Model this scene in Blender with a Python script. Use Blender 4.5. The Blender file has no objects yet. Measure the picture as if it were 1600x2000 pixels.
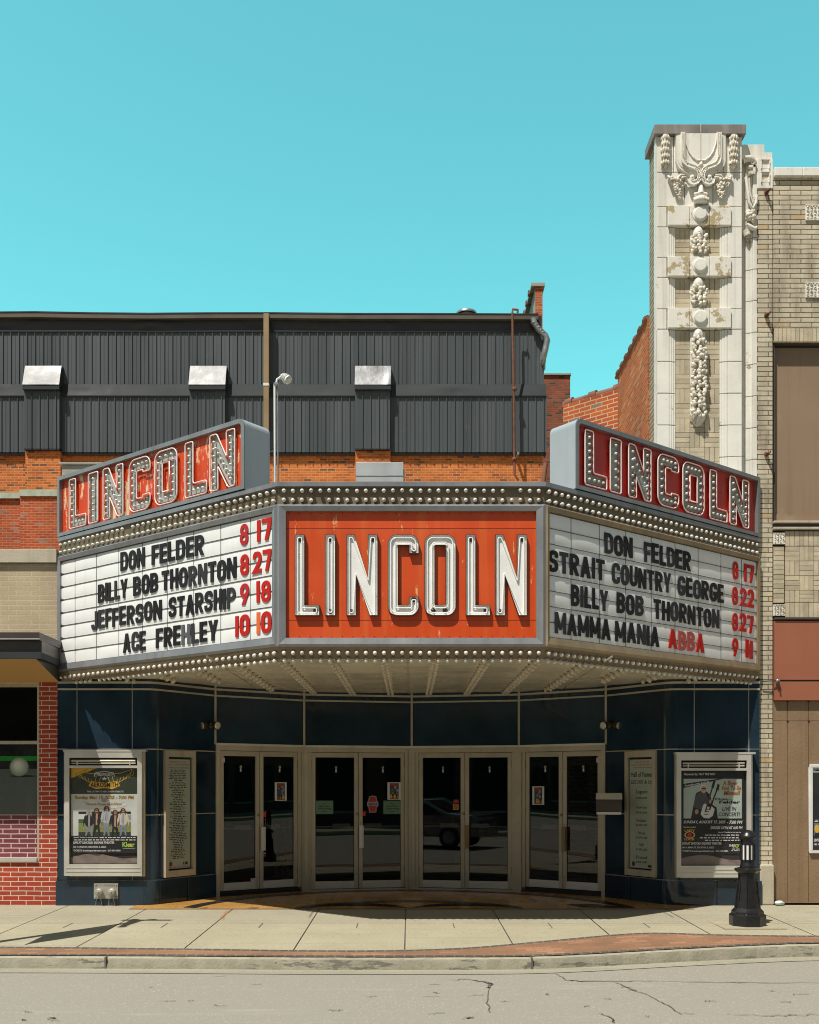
import bpy, math, random
from mathutils import Vector, Matrix
from mathutils.geometry import tessellate_polygon
R = math.radians
random.seed(7)
scn = bpy.context.scene
COL = scn.collection

# ------------------------------------------------------------------ camera
FPX, CX, HY, EYE = 1990.0, 800.0, 1535.0, 1.64
cam_d = bpy.data.cameras.new("camera"); cam = bpy.data.objects.new("camera", cam_d); COL.objects.link(cam)
cam.location = (0, 0, EYE); cam.rotation_euler = (R(90), 0, 0)
cam_d.sensor_fit = 'HORIZONTAL'; cam_d.sensor_width = 36
cam_d.lens = FPX / 1600 * 36; cam_d.shift_y = 535 / 1600
cam_d.clip_start = 0.1; cam_d.clip_end = 2000
scn.camera = cam
# ------------------------------------------------------------------ sun + sky
SUN = Vector((0.33, 0.42, -1.0)).normalized()          # direction the light travels
sun_d = bpy.data.lights.new("sun", 'SUN'); sun = bpy.data.objects.new("sun", sun_d); COL.objects.link(sun)
sun_d.energy = 4.8; sun_d.angle = R(0.5); sun_d.color = (1.0, 0.95, 0.865)
sun.rotation_euler = SUN.to_track_quat('-Z', 'Y').to_euler(); sun.location = (-6, -8, 25)
world = bpy.data.worlds.new("World"); scn.world = world; world.use_nodes = True
wt = world.node_tree; wt.nodes.clear()
wo = wt.nodes.new('ShaderNodeOutputWorld'); bg = wt.nodes.new('ShaderNodeBackground')
sky = wt.nodes.new('ShaderNodeTexSky'); sky.sky_type = 'NISHITA'; sky.sun_disc = False
sky.sun_elevation = math.asin(-SUN.z); sky.sun_rotation = math.atan2(-SUN.x, -SUN.y)
sky.air_density = 1.0; sky.dust_density = 0.6; sky.ozone_density = 1.0
tint = wt.nodes.new('ShaderNodeMix'); tint.data_type = 'RGBA'; tint.blend_type = 'MULTIPLY'
tc_ = wt.nodes.new('ShaderNodeTexCoord'); sp_ = wt.nodes.new('ShaderNodeSeparateXYZ')
wt.links.new(tc_.outputs['Generated'], sp_.inputs[0]); mr_ = wt.nodes.new('ShaderNodeMapRange')      # bright teal sky ahead, dimmed and warmed behind the camera for darker ambient light
mr_.inputs[1].default_value = -0.15; mr_.inputs[2].default_value = 0.55; wt.links.new(sp_.outputs['Y'], mr_.inputs[0])
north = wt.nodes.new('ShaderNodeMix'); north.data_type = 'RGBA'; north.blend_type = 'MULTIPLY'; north.inputs[0].default_value = 1
north.inputs[7].default_value = (0.99, 2.43, 1.59, 1)
gate = wt.nodes.new('ShaderNodeMix'); gate.data_type = 'RGBA'; wt.links.new(mr_.outputs[0], gate.inputs[0])
wt.links.new(sky.outputs[0], north.inputs[6]); tint.inputs[0].default_value = 1.0; tint.inputs[7].default_value = (0.66, 0.54, 0.41, 1)
wt.links.new(sky.outputs[0], tint.inputs[6]); wt.links.new(tint.outputs[2], gate.inputs[6]); wt.links.new(north.outputs[2], gate.inputs[7])
wt.links.new(gate.outputs[2], bg.inputs[0])
wt.links.new(bg.outputs[0], wo.inputs[0])
bg.inputs[1].default_value = 0.12
scn.view_settings.view_transform = 'Standard'; scn.view_settings.look = 'None'
scn.view_settings.exposure = 0.25; scn.view_settings.gamma = 1.0; scn.view_settings.use_curve_mapping = False
scn.cycles.max_bounces = 8; scn.cycles.filter_width = 1.05

# ------------------------------------------------------------------ photo pixel -> place
def PX(px, D): return (px - CX) * D / FPX
def PZ(py, D): return EYE + (HY - py) * D / FPX
SLOPE, FAC = 0.02, 14.0
def ground(px, py):                      # point of the sloping pavement under a pixel
    k = (py - HY) / FPX                  # EYE - z = k*D ; z = -SLOPE*(FAC-D)
    D = (EYE + SLOPE * FAC) / (k + SLOPE)
    return Vector((PX(px, D), D, -SLOPE * (FAC - D)))

# ------------------------------------------------------------------ materials
class NT:
    def __init__(s, name):
        s.m = bpy.data.materials.new(name); s.m.use_nodes = True
        s.t = s.m.node_tree; s.t.nodes.clear()
        s.out = s.n('ShaderNodeOutputMaterial'); s.b = s.n('ShaderNodeBsdfPrincipled')
        s.l(s.b.outputs[0], s.out.inputs[0])
    def n(s, ty, **kw):
        x = s.t.nodes.new(ty)
        for k, v in kw.items(): setattr(x, k, v)
        return x
    def l(s, a, b): s.t.links.new(a, b)
    def coord(s, kind='Object', scale=(1, 1, 1)):
        tc = s.n('ShaderNodeTexCoord'); mp = s.n('ShaderNodeMapping')
        mp.inputs['Scale'].default_value = scale
        s.l(tc.outputs[kind], mp.inputs[0]); return mp.outputs[0]
    def noise(s, co, scale, detail=5, rough=.55):
        x = s.n('ShaderNodeTexNoise'); x.inputs['Scale'].default_value = scale
        x.inputs['Detail'].default_value = detail; x.inputs['Roughness'].default_value = rough
        s.l(co, x.inputs['Vector']); return x.outputs['Fac']
    def ramp(s, f, a, b, c0=(0, 0, 0, 1), c1=(1, 1, 1, 1)):
        x = s.n('ShaderNodeValToRGB'); e = x.color_ramp.elements
        e[0].position = a; e[1].position = b; e[0].color = c0; e[1].color = c1
        s.l(f, x.inputs[0]); return x.outputs[0]
    def mix(s, f, a, b, mode='MIX'):
        x = s.n('ShaderNodeMix'); x.data_type = 'RGBA'; x.blend_type = mode
        for i, v in ((0, f), (6, a), (7, b)):
            if isinstance(v, (int, float)): x.inputs[i].default_value = v
            elif isinstance(v, tuple): x.inputs[i].default_value = v if len(v) == 4 else v + (1,)
            else: s.l(v, x.inputs[i])
        return x.outputs[2]
    def bump(s, h, dist, strength=1.0):
        x = s.n('ShaderNodeBump'); x.inputs['Distance'].default_value = dist; x.inputs['Strength'].default_value = strength
        s.l(h, x.inputs['Height']); s.l(x.outputs[0], s.b.inputs['Normal']); return x
def c3(c, k=1.0): return tuple(min(1, max(0, v * k)) for v in c[:3])

def mat(name, col, rough=.6, metal=0.0, var=.12, vs=2.5, bump=0.0, bs=30, spec=.5, stain=None, streak=None, chip=None, coat=0.0, rvar=.1, sub=0, cs=(1, 1, 1), each=None):
    """General weathered material: mottled colour, optional stains (colour, scale, threshold), vertical streaks, chips."""
    s = NT(name); co = s.coord('Object')
    f = s.noise(co if cs == (1, 1, 1) else s.coord('Object', cs), vs); f = s.ramp(f, .3, .7)
    c = s.mix(f, c3(col, 1 - var), c3(col, 1 + var))
    if each:
        oi = s.n('ShaderNodeObjectInfo'); c = s.mix(s.ramp(oi.outputs['Random'], .35, 1.0), c, each)
    if streak:
        co2 = s.coord('Object', (9, 9, .35)); g = s.ramp(s.noise(co2, 1.0, 4), .5, .72)
        x = s.n('ShaderNodeMath', operation='MULTIPLY'); s.l(g, x.inputs[0]); x.inputs[1].default_value = streak[1]
        c = s.mix(x.outputs[0], c, streak[0])
    if stain:
        g = s.ramp(s.noise(co, stain[1], 7, .65), stain[2], stain[2] + .08)
        c = s.mix(g, c, stain[0])
    if chip:
        co3 = s.coord('Object', chip[3] if len(chip) > 3 else (1, 1, 1))
        g = s.ramp(s.noise(co3, chip[1], 8, .7), chip[2], chip[2] + .025)
        c = s.mix(g, c, chip[0])
    s.l(c, s.b.inputs['Base Color'])
    r = s.n('ShaderNodeMapRange'); s.l(f, r.inputs[0])
    r.inputs[3].default_value = max(.02, rough - rvar); r.inputs[4].default_value = min(1, rough + rvar)
    s.l(r.outputs[0], s.b.inputs['Roughness'])
    s.b.inputs['Metallic'].default_value = metal; s.b.inputs['Specular IOR Level'].default_value = spec
    s.b.inputs['Coat Weight'].default_value = coat
    if bump: s.bump(s.noise(co, bs, 6), bump)
    return s.m

def brick(name, c1, c2, mortar, bw, bh, ms, bump=.006, third=None, offset=.5, dirt=None, rough=.85, rowvar=0):
    s = NT(name); tc = s.n('ShaderNodeTexCoord')
    wob = s.n('ShaderNodeTexNoise'); wob.inputs['Scale'].default_value = 7; s.l(tc.outputs['UV'], wob.inputs['Vector'])
    sb = s.n('ShaderNodeVectorMath', operation='SUBTRACT'); s.l(wob.outputs['Color'], sb.inputs[0]); sb.inputs[1].default_value = (.5, .5, .5)
    sc = s.n('ShaderNodeVectorMath', operation='SCALE'); s.l(sb.outputs[0], sc.inputs[0]); sc.inputs['Scale'].default_value = bh * .14
    ad = s.n('ShaderNodeVectorMath', operation='ADD'); s.l(tc.outputs['UV'], ad.inputs[0]); s.l(sc.outputs[0], ad.inputs[1])
    b = s.n('ShaderNodeTexBrick'); s.l(ad.outputs[0], b.inputs['Vector'])
    b.offset = offset; b.inputs['Scale'].default_value = 1; b.inputs['Brick Width'].default_value = bw
    b.inputs['Row Height'].default_value = bh; b.inputs['Mortar Size'].default_value = ms; b.inputs['Mortar Smooth'].default_value = .15
    b.inputs['Color1'].default_value = c1 + (1,); b.inputs['Color2'].default_value = c2 + (1,); b.inputs['Mortar'].default_value = mortar + (1,)
    c = b.outputs['Color']
    inv = s.n('ShaderNodeMath', operation='SUBTRACT'); inv.inputs[0].default_value = 1; s.l(b.outputs['Fac'], inv.inputs[1])
    if third:                            # odd bricks of another colour: a second lookup with the same layout
        b2 = s.n('ShaderNodeTexBrick'); s.l(ad.outputs[0], b2.inputs['Vector']); b2.offset = offset
        for k in ('Scale', 'Brick Width', 'Row Height', 'Mortar Size', 'Mortar Smooth'): b2.inputs[k].default_value = b.inputs[k].default_value
        b2.inputs['Color1'].default_value = (0, 0, 0, 1); b2.inputs['Color2'].default_value = (1, 1, 1, 1); b2.inputs['Mortar'].default_value = (0, 0, 0, 1)
        g = s.ramp(b2.outputs['Color'], third[1], third[1] + .06); c = s.mix(g, c, third[0])
    n1 = s.ramp(s.noise(tc.outputs['UV'], 1.1, 6), .25, .75); c = s.mix(.28, c, n1, 'OVERLAY')
    n2 = s.noise(tc.outputs['UV'], 45, 4); c = s.mix(.25, c, n2, 'OVERLAY')
    if dirt:
        mp = s.n('ShaderNodeMapping'); mp.inputs['Scale'].default_value = (3.2, .5, 1); s.l(tc.outputs['UV'], mp.inputs[0])
        g = s.ramp(s.noise(mp.outputs[0], 1.3, 6), dirt[1], dirt[1] + .2)
        x = s.n('ShaderNodeMath', operation='MULTIPLY'); s.l(g, x.inputs[0]); x.inputs[1].default_value = dirt[2]
        c = s.mix(x.outputs[0], c, dirt[0])
    s.l(c, s.b.inputs['Base Color']); s.b.inputs['Roughness'].default_value = rough
    h = s.n('ShaderNodeMath', operation='MULTIPLY_ADD'); s.l(n2, h.inputs[0]); h.inputs[1].default_value = .25; s.l(inv.outputs[0], h.inputs[2])
    s.bump(h.outputs[0], bump)
    return s.m

def glass(name, tint, refl=1.0, rough=.0):
    s = NT(name); s.t.nodes.remove(s.b)
    lw = s.n('ShaderNodeLayerWeight'); lw.inputs[0].default_value = .5
    p = s.n('ShaderNodeMath', operation='POWER'); s.l(lw.outputs['Facing'], p.inputs[0]); p.inputs[1].default_value = 4
    ma = s.n('ShaderNodeMath', operation='MULTIPLY_ADD'); s.l(p.outputs[0], ma.inputs[0]); ma.inputs[1].default_value = .9; ma.inputs[2].default_value = .045 * refl
    co = s.coord('Object'); bp = s.n('ShaderNodeBump'); bp.inputs['Distance'].default_value = .002; bp.inputs['Strength'].default_value = .35
    s.l(s.noise(co, 1.3, 1), bp.inputs['Height'])
    g = s.n('ShaderNodeBsdfGlossy'); g.inputs['Roughness'].default_value = rough; s.l(bp.outputs[0], g.inputs['Normal'])
    t = s.n('ShaderNodeBsdfTransparent'); t.inputs[0].default_value = tint + (1,)
    m = s.n('ShaderNodeMixShader'); s.l(ma.outputs[0], m.inputs[0]); s.l(t.outputs[0], m.inputs[1]); s.l(g.outputs[0], m.inputs[2])
    s.l(m.outputs[0], s.out.inputs[0]); return s.m

# ------------------------------------------------------------------ mesh builder
class MB:
    """Collects polygons (local frame M) and links them as ONE mesh object; UVs are metres in the local frame."""
    def __init__(s, M=None): s.v = []; s.f = []; s.mi = []; s.uv = []; s.mats = []; s.sm = []; s.M = M or Matrix()
    def mat_i(s, m):
        if m not in s.mats: s.mats.append(m)
        return s.mats.index(m)
    def poly(s, pts, m, smooth=False, uv=None):
        pts = [Vector(p) for p in pts]; i0 = len(s.v)
        if uv is None:
            n = Vector((0, 0, 0))
            for a, b in zip(pts, pts[1:] + pts[:1]): n += Vector(((a.y - b.y) * (a.z + b.z), (a.z - b.z) * (a.x + b.x), (a.x - b.x) * (a.y + b.y)))
            ax = max(range(3), key=lambda k: abs(n[k]))
            uv = [((p.y, p.z), (p.x, p.z), (p.x, p.y))[ax] for p in pts]
        s.v += [s.M @ p for p in pts]; s.f.append(list(range(i0, i0 + len(pts)))); s.mi.append(s.mat_i(m)); s.uv += list(uv); s.sm.append(smooth)
    def box(s, x0, x1, y0, y1, z0, z1, m, skip=''):
        if x0 > x1: x0, x1 = x1, x0
        if y0 > y1: y0, y1 = y1, y0
        if z0 > z1: z0, z1 = z1, z0
        P = lambda i, j, k: ((x0, x1)[i], (y0, y1)[j], (z0, z1)[k])
        F = {'f': (P(0,0,0), P(1,0,0), P(1,0,1), P(0,0,1)), 'b': (P(1,1,0), P(0,1,0), P(0,1,1), P(1,1,1)),
             'l': (P(0,1,0), P(0,0,0), P(0,0,1), P(0,1,1)), 'r': (P(1,0,0), P(1,1,0), P(1,1,1), P(1,0,1)),
             't': (P(0,0,1), P(1,0,1), P(1,1,1), P(0,1,1)), 'd': (P(0,1,0), P(1,1,0), P(1,0,0), P(0,0,0))}
        for k, q in F.items():
            if k not in skip: s.poly(q, m)
        return s
    def prism_z(s, poly, z0, z1, m, cap=True, smooth=False):       # poly: ccw plan points
        n = len(poly); L = 0
        for i in range(n):
            a, b = poly[i], poly[(i + 1) % n]; d = math.hypot(b[0] - a[0], b[1] - a[1])
            s.poly(((a[0], a[1], z0), (b[0], b[1], z0), (b[0], b[1], z1), (a[0], a[1], z1)), m, smooth, uv=((L, z0), (L + d, z0), (L + d, z1), (L, z1))); L += d
        if cap: s.flat(poly, z1, m, 'z'); s.flat(poly[::-1], z0, m, 'z')
    def flat(s, poly, h, m, axis='y', holes=()):                   # fill a 2-D outline at height h
        loops = [[Vector((p[0], p[1], 0)) for p in poly]] + [[Vector((p[0], p[1], 0)) for p in q] for q in holes]
        allp = [p for q in loops for p in q]
        for t in tessellate_polygon(loops):
            pts = [allp[i] for i in t]
            a = (pts[1].x - pts[0].x) * (pts[2].y - pts[0].y) - (pts[1].y - pts[0].y) * (pts[2].x - pts[0].x)
            if a < 0: pts = pts[::-1]
            if axis == 'y': s.poly([(p.x, h, p.y) for p in pts], m)
            elif axis == 'x': s.poly([(h, p.x, p.y) for p in pts], m)
            else: s.poly([(p.x, p.y, h) for p in pts], m)
    def prism_y(s, poly, y0, y1, m, holes=(), back=False):         # outline in x,z ; front at y0 (towards viewer), back y1
        s.flat(poly, y0, m, 'y', holes)
        if back: s.flat(poly, y1, m, 'y', holes)
        for q in [poly] + list(holes):
            for a, b in zip(q, list(q[1:]) + [q[0]]):
                s.poly(((a[0], y0, a[1]), (a[0], y1, a[1]), (b[0], y1, b[1]), (b[0], y0, b[1])), m)
    def prism_x(s, poly, x0, x1, m):                               # outline in y,z
        s.flat(poly, x0, m, 'x'); s.flat(poly, x1, m, 'x')
        for a, b in zip(poly, list(poly[1:]) + [poly[0]]):
            s.poly(((x0, a[0], a[1]), (x1, a[0], a[1]), (x1, b[0], b[1]), (x0, b[0], b[1])), m)
    def grid(s, rows, m, smooth=True):                             # rows of points sharing vertices
        n = len(rows[0]); i0 = len(s.v); k = s.mat_i(m)
        for r in rows: s.v += [s.M @ Vector(p) for p in r]
        for i in range(len(rows) - 1):
            for j in range(n - 1):
                s.f.append([i0 + i * n + j, i0 + i * n + j + 1, i0 + (i + 1) * n + j + 1, i0 + (i + 1) * n + j]); s.mi.append(k); s.sm.append(smooth)
                for p in (rows[i][j], rows[i][j + 1], rows[i + 1][j + 1], rows[i + 1][j]): s.uv.append((p[0], p[2]))
    def tube(s, path, r, m, n=8, closed=False, cap=True, flat=1.0, up=None):
        path = [Vector(p) for p in path]; N = len(path); rows = []
        rs = r if isinstance(r, (list, tuple)) else [r] * N
        for i, p in enumerate(path):
            if closed: t = (path[(i + 1) % N] - path[i - 1])
            else: t = path[min(i + 1, N - 1)] - path[max(i - 1, 0)]
            t.normalize(); u = Vector(up) if up else (Vector((0, 1, 0)) if abs(t.y) < .9 else Vector((1, 0, 0)))
            a = t.cross(u).normalized(); b = a.cross(t).normalized()
            rows.append([p + a * (rs[i] * math.cos(2 * math.pi * k / n)) + b * (rs[i] * flat * math.sin(2 * math.pi * k / n)) for k in range(n + 1)])
        if closed: rows.append(rows[0])
        s.grid(rows, m)
        if cap and not closed: s.poly(rows[0][:-1][::-1], m); s.poly(rows[-1][:-1], m)
    def lathe(s, prof, m, c=(0, 0, 0), axis='z', n=16, smooth=True, sx=1.0, rot=0.0):    # prof: (radius, height)
        rows = []
        for r, h in prof:
            row = []
            for k in range(n + 1):
                a = 2 * math.pi * k / n + rot; x, y = r * math.cos(a) * sx, r * math.sin(a)
                if axis == 'z': p = (c[0] + x, c[1] + y, c[2] + h)
                elif axis == 'y': p = (c[0] + x, c[1] + h, c[2] - y)
                else: p = (c[0] + h, c[1] + x, c[2] + y)
                row.append(p)
            rows.append(row)
        s.grid(rows, m, smooth)
    def ball(s, c, r, m, n=8, sc=(1, 1, 1)):
        rows = []; h = max(4, n // 2)
        for i in range(h + 1):
            t = math.pi * i / h
            rows.append([(c[0] + r * sc[0] * math.sin(t) * math.cos(2 * math.pi * k / n), c[1] + r * sc[1] * math.sin(t) * math.sin(2 * math.pi * k / n), c[2] - r * sc[2] * math.cos(t)) for k in range(n + 1)])
        s.grid(rows, m)
    def mesh(s, name):
        me = bpy.data.meshes.new(name); me.from_pydata([tuple(p) for p in s.v], [], s.f)
        for m in s.mats: me.materials.append(m)
        me.polygons.foreach_set('material_index', s.mi); me.polygons.foreach_set('use_smooth', s.sm)
        u = me.uv_layers.new(name='UVMap'); u.data.foreach_set('uv', [c for p in s.uv for c in p]); me.update(); return me
    def build(s, name, parent=None, bevel=0, weld=False, origin=None, **tags):
        if origin is not None: o_ = Vector(origin); s.v = [p - o_ for p in s.v]
        o = bpy.data.objects.new(name, s.mesh(name)); COL.objects.link(o)
        if origin is not None: o.location = origin
        if parent is not None: attach(o, parent)
        if bevel:
            w = o.modifiers.new('weld', 'WELD'); w.merge_threshold = 1e-5
            b = o.modifiers.new('bevel', 'BEVEL'); b.width = bevel; b.segments = 2; b.limit_method = 'ANGLE'; b.angle_limit = R(40)
        tag(o, **tags); return o

def attach(o, p):
    o.parent = p; o.matrix_parent_inverse = wmat(p).inverted()
def wmat(o):
    m = o.matrix_basis.copy()
    return m if o.parent is None else wmat(o.parent) @ o.matrix_parent_inverse @ m
def tag(o, label=None, cat=None, group=None, kind=None):
    if label: o['label'] = label
    if cat: o['category'] = cat
    if group: o['group'] = group
    if kind: o['kind'] = kind
    return o
def thing(name, label, cat, loc=(0, 0, 0), group=None):
    o = bpy.data.objects.new(name, None); COL.objects.link(o); o.location = loc; o.empty_display_size = .2
    return tag(o, label, cat, group)
def copy_obj(src, parent=None, loc=None):
    c = src.copy(); COL.objects.link(c)
    if parent is not None: c.parent = parent; c.matrix_parent_inverse = wmat(parent).inverted()
    if loc is not None: c.location = loc
    return c
def frame(o, u):                          # local x = u (plan direction), y = into the wall, z up
    u = Vector((u[0], u[1], 0)).normalized(); w = Vector((-u.y, u.x, 0))
    return Matrix(((u.x, w.x, 0, o[0]), (u.y, w.y, 0, o[1]), (0, 0, 1, o[2] if len(o) > 2 else 0), (0, 0, 0, 1)))
def hit(M, px, py, y=0.0):                # pixel -> local (x, z) on the plane at local depth y of frame M
    o = M @ Vector((0, y, 0)); u = M.to_3x3() @ Vector((1, 0, 0)); rx = (px - CX) / FPX
    t = (rx * o.y - o.x) / (u.x - rx * u.y); D = o.y + t * u.y
    return t, PZ(py, D) - M.translation.z

# ------------------------------------------------------------------ outlines
def inset(poly, d):                       # ccw outline moved inwards by d (negative: outwards)
    n = len(poly); out = []
    for i in range(n):
        a, b, c = poly[i - 1], poly[i], poly[(i + 1) % n]
        e1 = Vector((b[0] - a[0], b[1] - a[1])).normalized(); e2 = Vector((c[0] - b[0], c[1] - b[1])).normalized()
        n1 = Vector((-e1.y, e1.x)); n2 = Vector((-e2.y, e2.x)); k = max(.25, 1 + n1.dot(n2)); v = (n1 + n2) * (d / k)
        out.append((b[0] + v.x, b[1] + v.y))
    return out
def rrect(x0, x1, z0, z1, r, n=6, corners=(1, 1, 1, 1)):           # ccw from bottom left
    P = []
    for (cx, cz, a0, on) in ((x0, z0, 180, corners[0]), (x1, z0, 270, corners[1]), (x1, z1, 0, corners[2]), (x0, z1, 90, corners[3])):
        if not on: P.append((cx, cz)); continue
        mx = cx + (r if cx == x0 else -r); mz = cz + (r if cz == z0 else -r)
        for k in range(n + 1): a = R(a0 + 90 * k / n); P.append((mx + r * math.cos(a), mz + r * math.sin(a)))
    return P

# ------------------------------------------------------------------ lettering
_gc = {}
def glyph(text, bold=.02, depth=0.0, shear=0.0, res=3):
    """2-D outline text as (verts, faces, x0, x1, z0, z1) in the x,z plane (font size 1)."""
    k = (text, bold, depth, shear, res)
    if k in _gc: return _gc[k]
    cu = bpy.data.curves.new('t', 'FONT'); cu.body = text; cu.size = 1; cu.offset = bold; cu.extrude = depth / 2; cu.shear = shear; cu.resolution_u = res
    ob = bpy.data.objects.new('t', cu); COL.objects.link(ob)
    me = bpy.data.meshes.new_from_object(ob.evaluated_get(bpy.context.evaluated_depsgraph_get()))
    V = [(v.co.x, -v.co.z, v.co.y) for v in me.vertices]; F = [list(p.vertices) for p in me.polygons]
    bpy.data.objects.remove(ob); bpy.data.curves.remove(cu); bpy.data.meshes.remove(me)
    xs = [v[0] for v in V] or [0]; zs = [v[2] for v in V] or [0]
    _gc[k] = (V, F, min(xs), max(xs), min(zs), max(zs)); return _gc[k]
def put_text(mb, text, x0, x1, z0, z1, y, m, bold=.02, shear=0.0, rot=0.0, keep=False, res=2):
    """Writing stretched to fill the box x0..x1, z0..z1 on the plane y; rot turns it about the box's middle."""
    V, F, a, b, c, d = glyph(text, bold, 0, shear, res); sx = (x1 - x0) / max(1e-6, b - a); sz = (z1 - z0) / max(1e-6, d - c)
    mx, mz = (x0 + x1) / 2, (z0 + z1) / 2; cr, sr = math.cos(rot), math.sin(rot); pts = []
    for v in V:
        x = x0 + (v[0] - a) * sx - mx; z = z0 + (v[2] - c) * sz - mz
        pts.append((mx + x * cr - z * sr, y, mz + x * sr + z * cr))
    for f in F: mb.poly([pts[i] for i in f], m)
def smear(mb, x0, x1, z, h, y, m, rnd, word=.05):                  # print too small to read: word-long dashes of uneven height
    x = x0
    while x < x1:
        w = min(x1 - x, word * rnd.uniform(.4, 1.3)); zz = z
        if w > .004: mb.poly(((x, y, zz), (x + w, y, zz), (x + w, y, zz + h * rnd.uniform(.75, 1.1)), (x, y, zz + h * rnd.uniform(.75, 1.1))), m)
        x += w + word * .28
# ================================================================== materials
m_siding = mat('dark_siding', (.068, .082, .088), .45, 0, .16, 1.0, spec=.4, streak=((.040, .046, .048), .5), stain=((.085, .095, .095), 2.2, .66), cs=(1.6, 1, .05))
m_flash = mat('grey_flashing', (.040, .046, .050), .62, 0, .12, 1.2, bump=.006, bs=2.2, spec=.12)
m_fascia = mat('black_fascia', (.022, .022, .022), .4, 0, .2, 1.5, bump=.01, bs=2)
m_gutter = mat('gutter_metal', (.085, .072, .052), .5, .0, .1, 1)
m_silver = mat('silver_metal', (.33, .335, .34), .5, .0, .12, 3, bump=.012, bs=4, streak=((.28, .28, .28), .4))
m_silver2 = mat('dull_silver', (.16, .165, .17), .35, .5, .1, 2, bump=.01, bs=3)
m_bronze = mat('tan_pipe', (.26, .18, .085), .5, 0, .1, 2)
m_rust = mat('rust', (.16, .06, .03), .85, 0, .35, 9, bump=.003, bs=60)
m_galv = mat('galvanised', (.30, .31, .31), .4, .6, .1, 6)
m_whitep = mat('white_paint', (.74, .74, .70), .45, 0, .06, 4, streak=((.5, .47, .4), .4))
m_brick_far = brick('orange_brick', (.62, .150, .020), (.38, .072, .010), (.50, .28, .11), .215, .0705, .010, third=((.17, .055, .03), .88))
m_brick_red = brick('red_brick', (.48, .078, .012), (.31, .042, .010), (.46, .23, .11), .215, .0705, .009, third=((.30, .15, .12), .9))
m_brick_side = brick('side_brick', (.46, .095, .018), (.29, .045, .012), (.50, .33, .18), .215, .069, .010, third=((.22, .14, .12), .85), bump=.008)
m_brick_dk = brick('dark_brick', (.36, .075, .02), (.20, .04, .015), (.16, .10, .07), .215, .075, .012, third=((.06, .04, .03), .85))
m_brick_paint = brick('painted_brick', (.38, .045, .016), (.32, .036, .013), (.62, .50, .41), .215, .0653, .0065, bump=.004, third=((.36, .065, .025), .8))
m_block = brick('tan_block', (.46, .37, .235), (.43, .345, .22), (.56, .48, .33), .212, .0665, .005, bump=.003)
m_beige = brick('beige_brick', (.56, .495, .36), (.45, .395, .285), (.075, .06, .045), .30, .0675, .0055, bump=.006, third=((.52, .36, .18), .93), dirt=((.12, .09, .06), .5, .75))
m_terra = mat('white_terracotta', (.785, .765, .685), .32, 0, .05, 3, bump=.002, bs=14, chip=((.42, .34, .19), 4.0, .635), streak=((.34, .31, .25), .42))
m_terra2 = mat('worn_terracotta', (.75, .725, .64), .4, 0, .06, 3, bump=.003, bs=14, chip=((.43, .35, .20), 4.6, .545))
m_terra_r = mat('relief_terracotta', (.68, .63, .52), .4, 0, .22, 14, bump=.006, bs=45, streak=((.26, .21, .13), .5), stain=((.20, .16, .10), 24, .58))
m_bbrick = mat('buff_unit', (.50, .43, .30), .8, 0, .18, 5, bump=.004, bs=60)
m_bbrick2 = mat('buff_unit_dark', (.42, .36, .25), .8, 0, .18, 5, bump=.004, bs=60)
m_joint = mat('dark_joint', (.06, .05, .04), .9)
m_cap = mat('weathered_cap', (.20, .18, .165), .6, 0, .22, 3, streak=((.34, .30, .27), .6))
m_tilecop = mat('clay_coping', (.20, .085, .05), .45, 0, .3, 4)
m_stone = mat('pale_stone', (.46, .41, .31), .8, 0, .10, 3, bump=.003, bs=30, streak=((.28, .25, .18), .5))
m_concgrey = mat('grey_concrete', (.34, .32, .27), .85, 0, .14, 3, bump=.004, bs=30)
m_verdigris = mat('green_stained_stone', (.36, .42, .33), .75, 0, .2, 5, streak=((.52, .5, .42), .7))
m_dark = mat('dark_void', (.010, .010, .011), .8, 0, .1)
m_boardbr = mat('brown_boards', (.235, .155, .088), .6, 0, .10, 2.2, bump=.004, bs=25, streak=((.16, .10, .055), .6), stain=((.27, .185, .11), 6, .66))
m_brown2 = mat('brown_infill', (.255, .175, .11), .6, 0, .10, .7, streak=((.185, .12, .075), .5), stain=((.29, .21, .14), 1.6, .6))
m_redbrown = mat('red_brown_panel', (.315, .112, .060), .5, 0, .06, 1.2, streak=((.30, .10, .05), .45))
m_steel = mat('grey_steel', (.27, .275, .285), .38, .35, .14, 1.5, bump=.004, bs=3, streak=((.17, .165, .16), .5))
m_steel_d = mat('dark_steel', (.13, .14, .155), .38, .45, .12, 2, bump=.003, bs=3)
m_alu = mat('champagne_aluminium', (.47, .42, .32), .4, .15, .10, 3, streak=((.25, .22, .17), .35))
m_alu_l = mat('pale_aluminium', (.62, .60, .54), .38, .45, .07, 3)
m_grout = mat('pale_grout', (.60, .56, .46), .7, 0, .15, 5)
m_navy = mat('navy_tile', (.014, .032, .051), .09, 0, .40, 1.4, bump=.003, bs=2.2, spec=.45, stain=((.05, .10, .14), 60, .66), streak=((.035, .032, .036), .35))
m_navy_rust = m_navy
m_road = None
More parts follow.
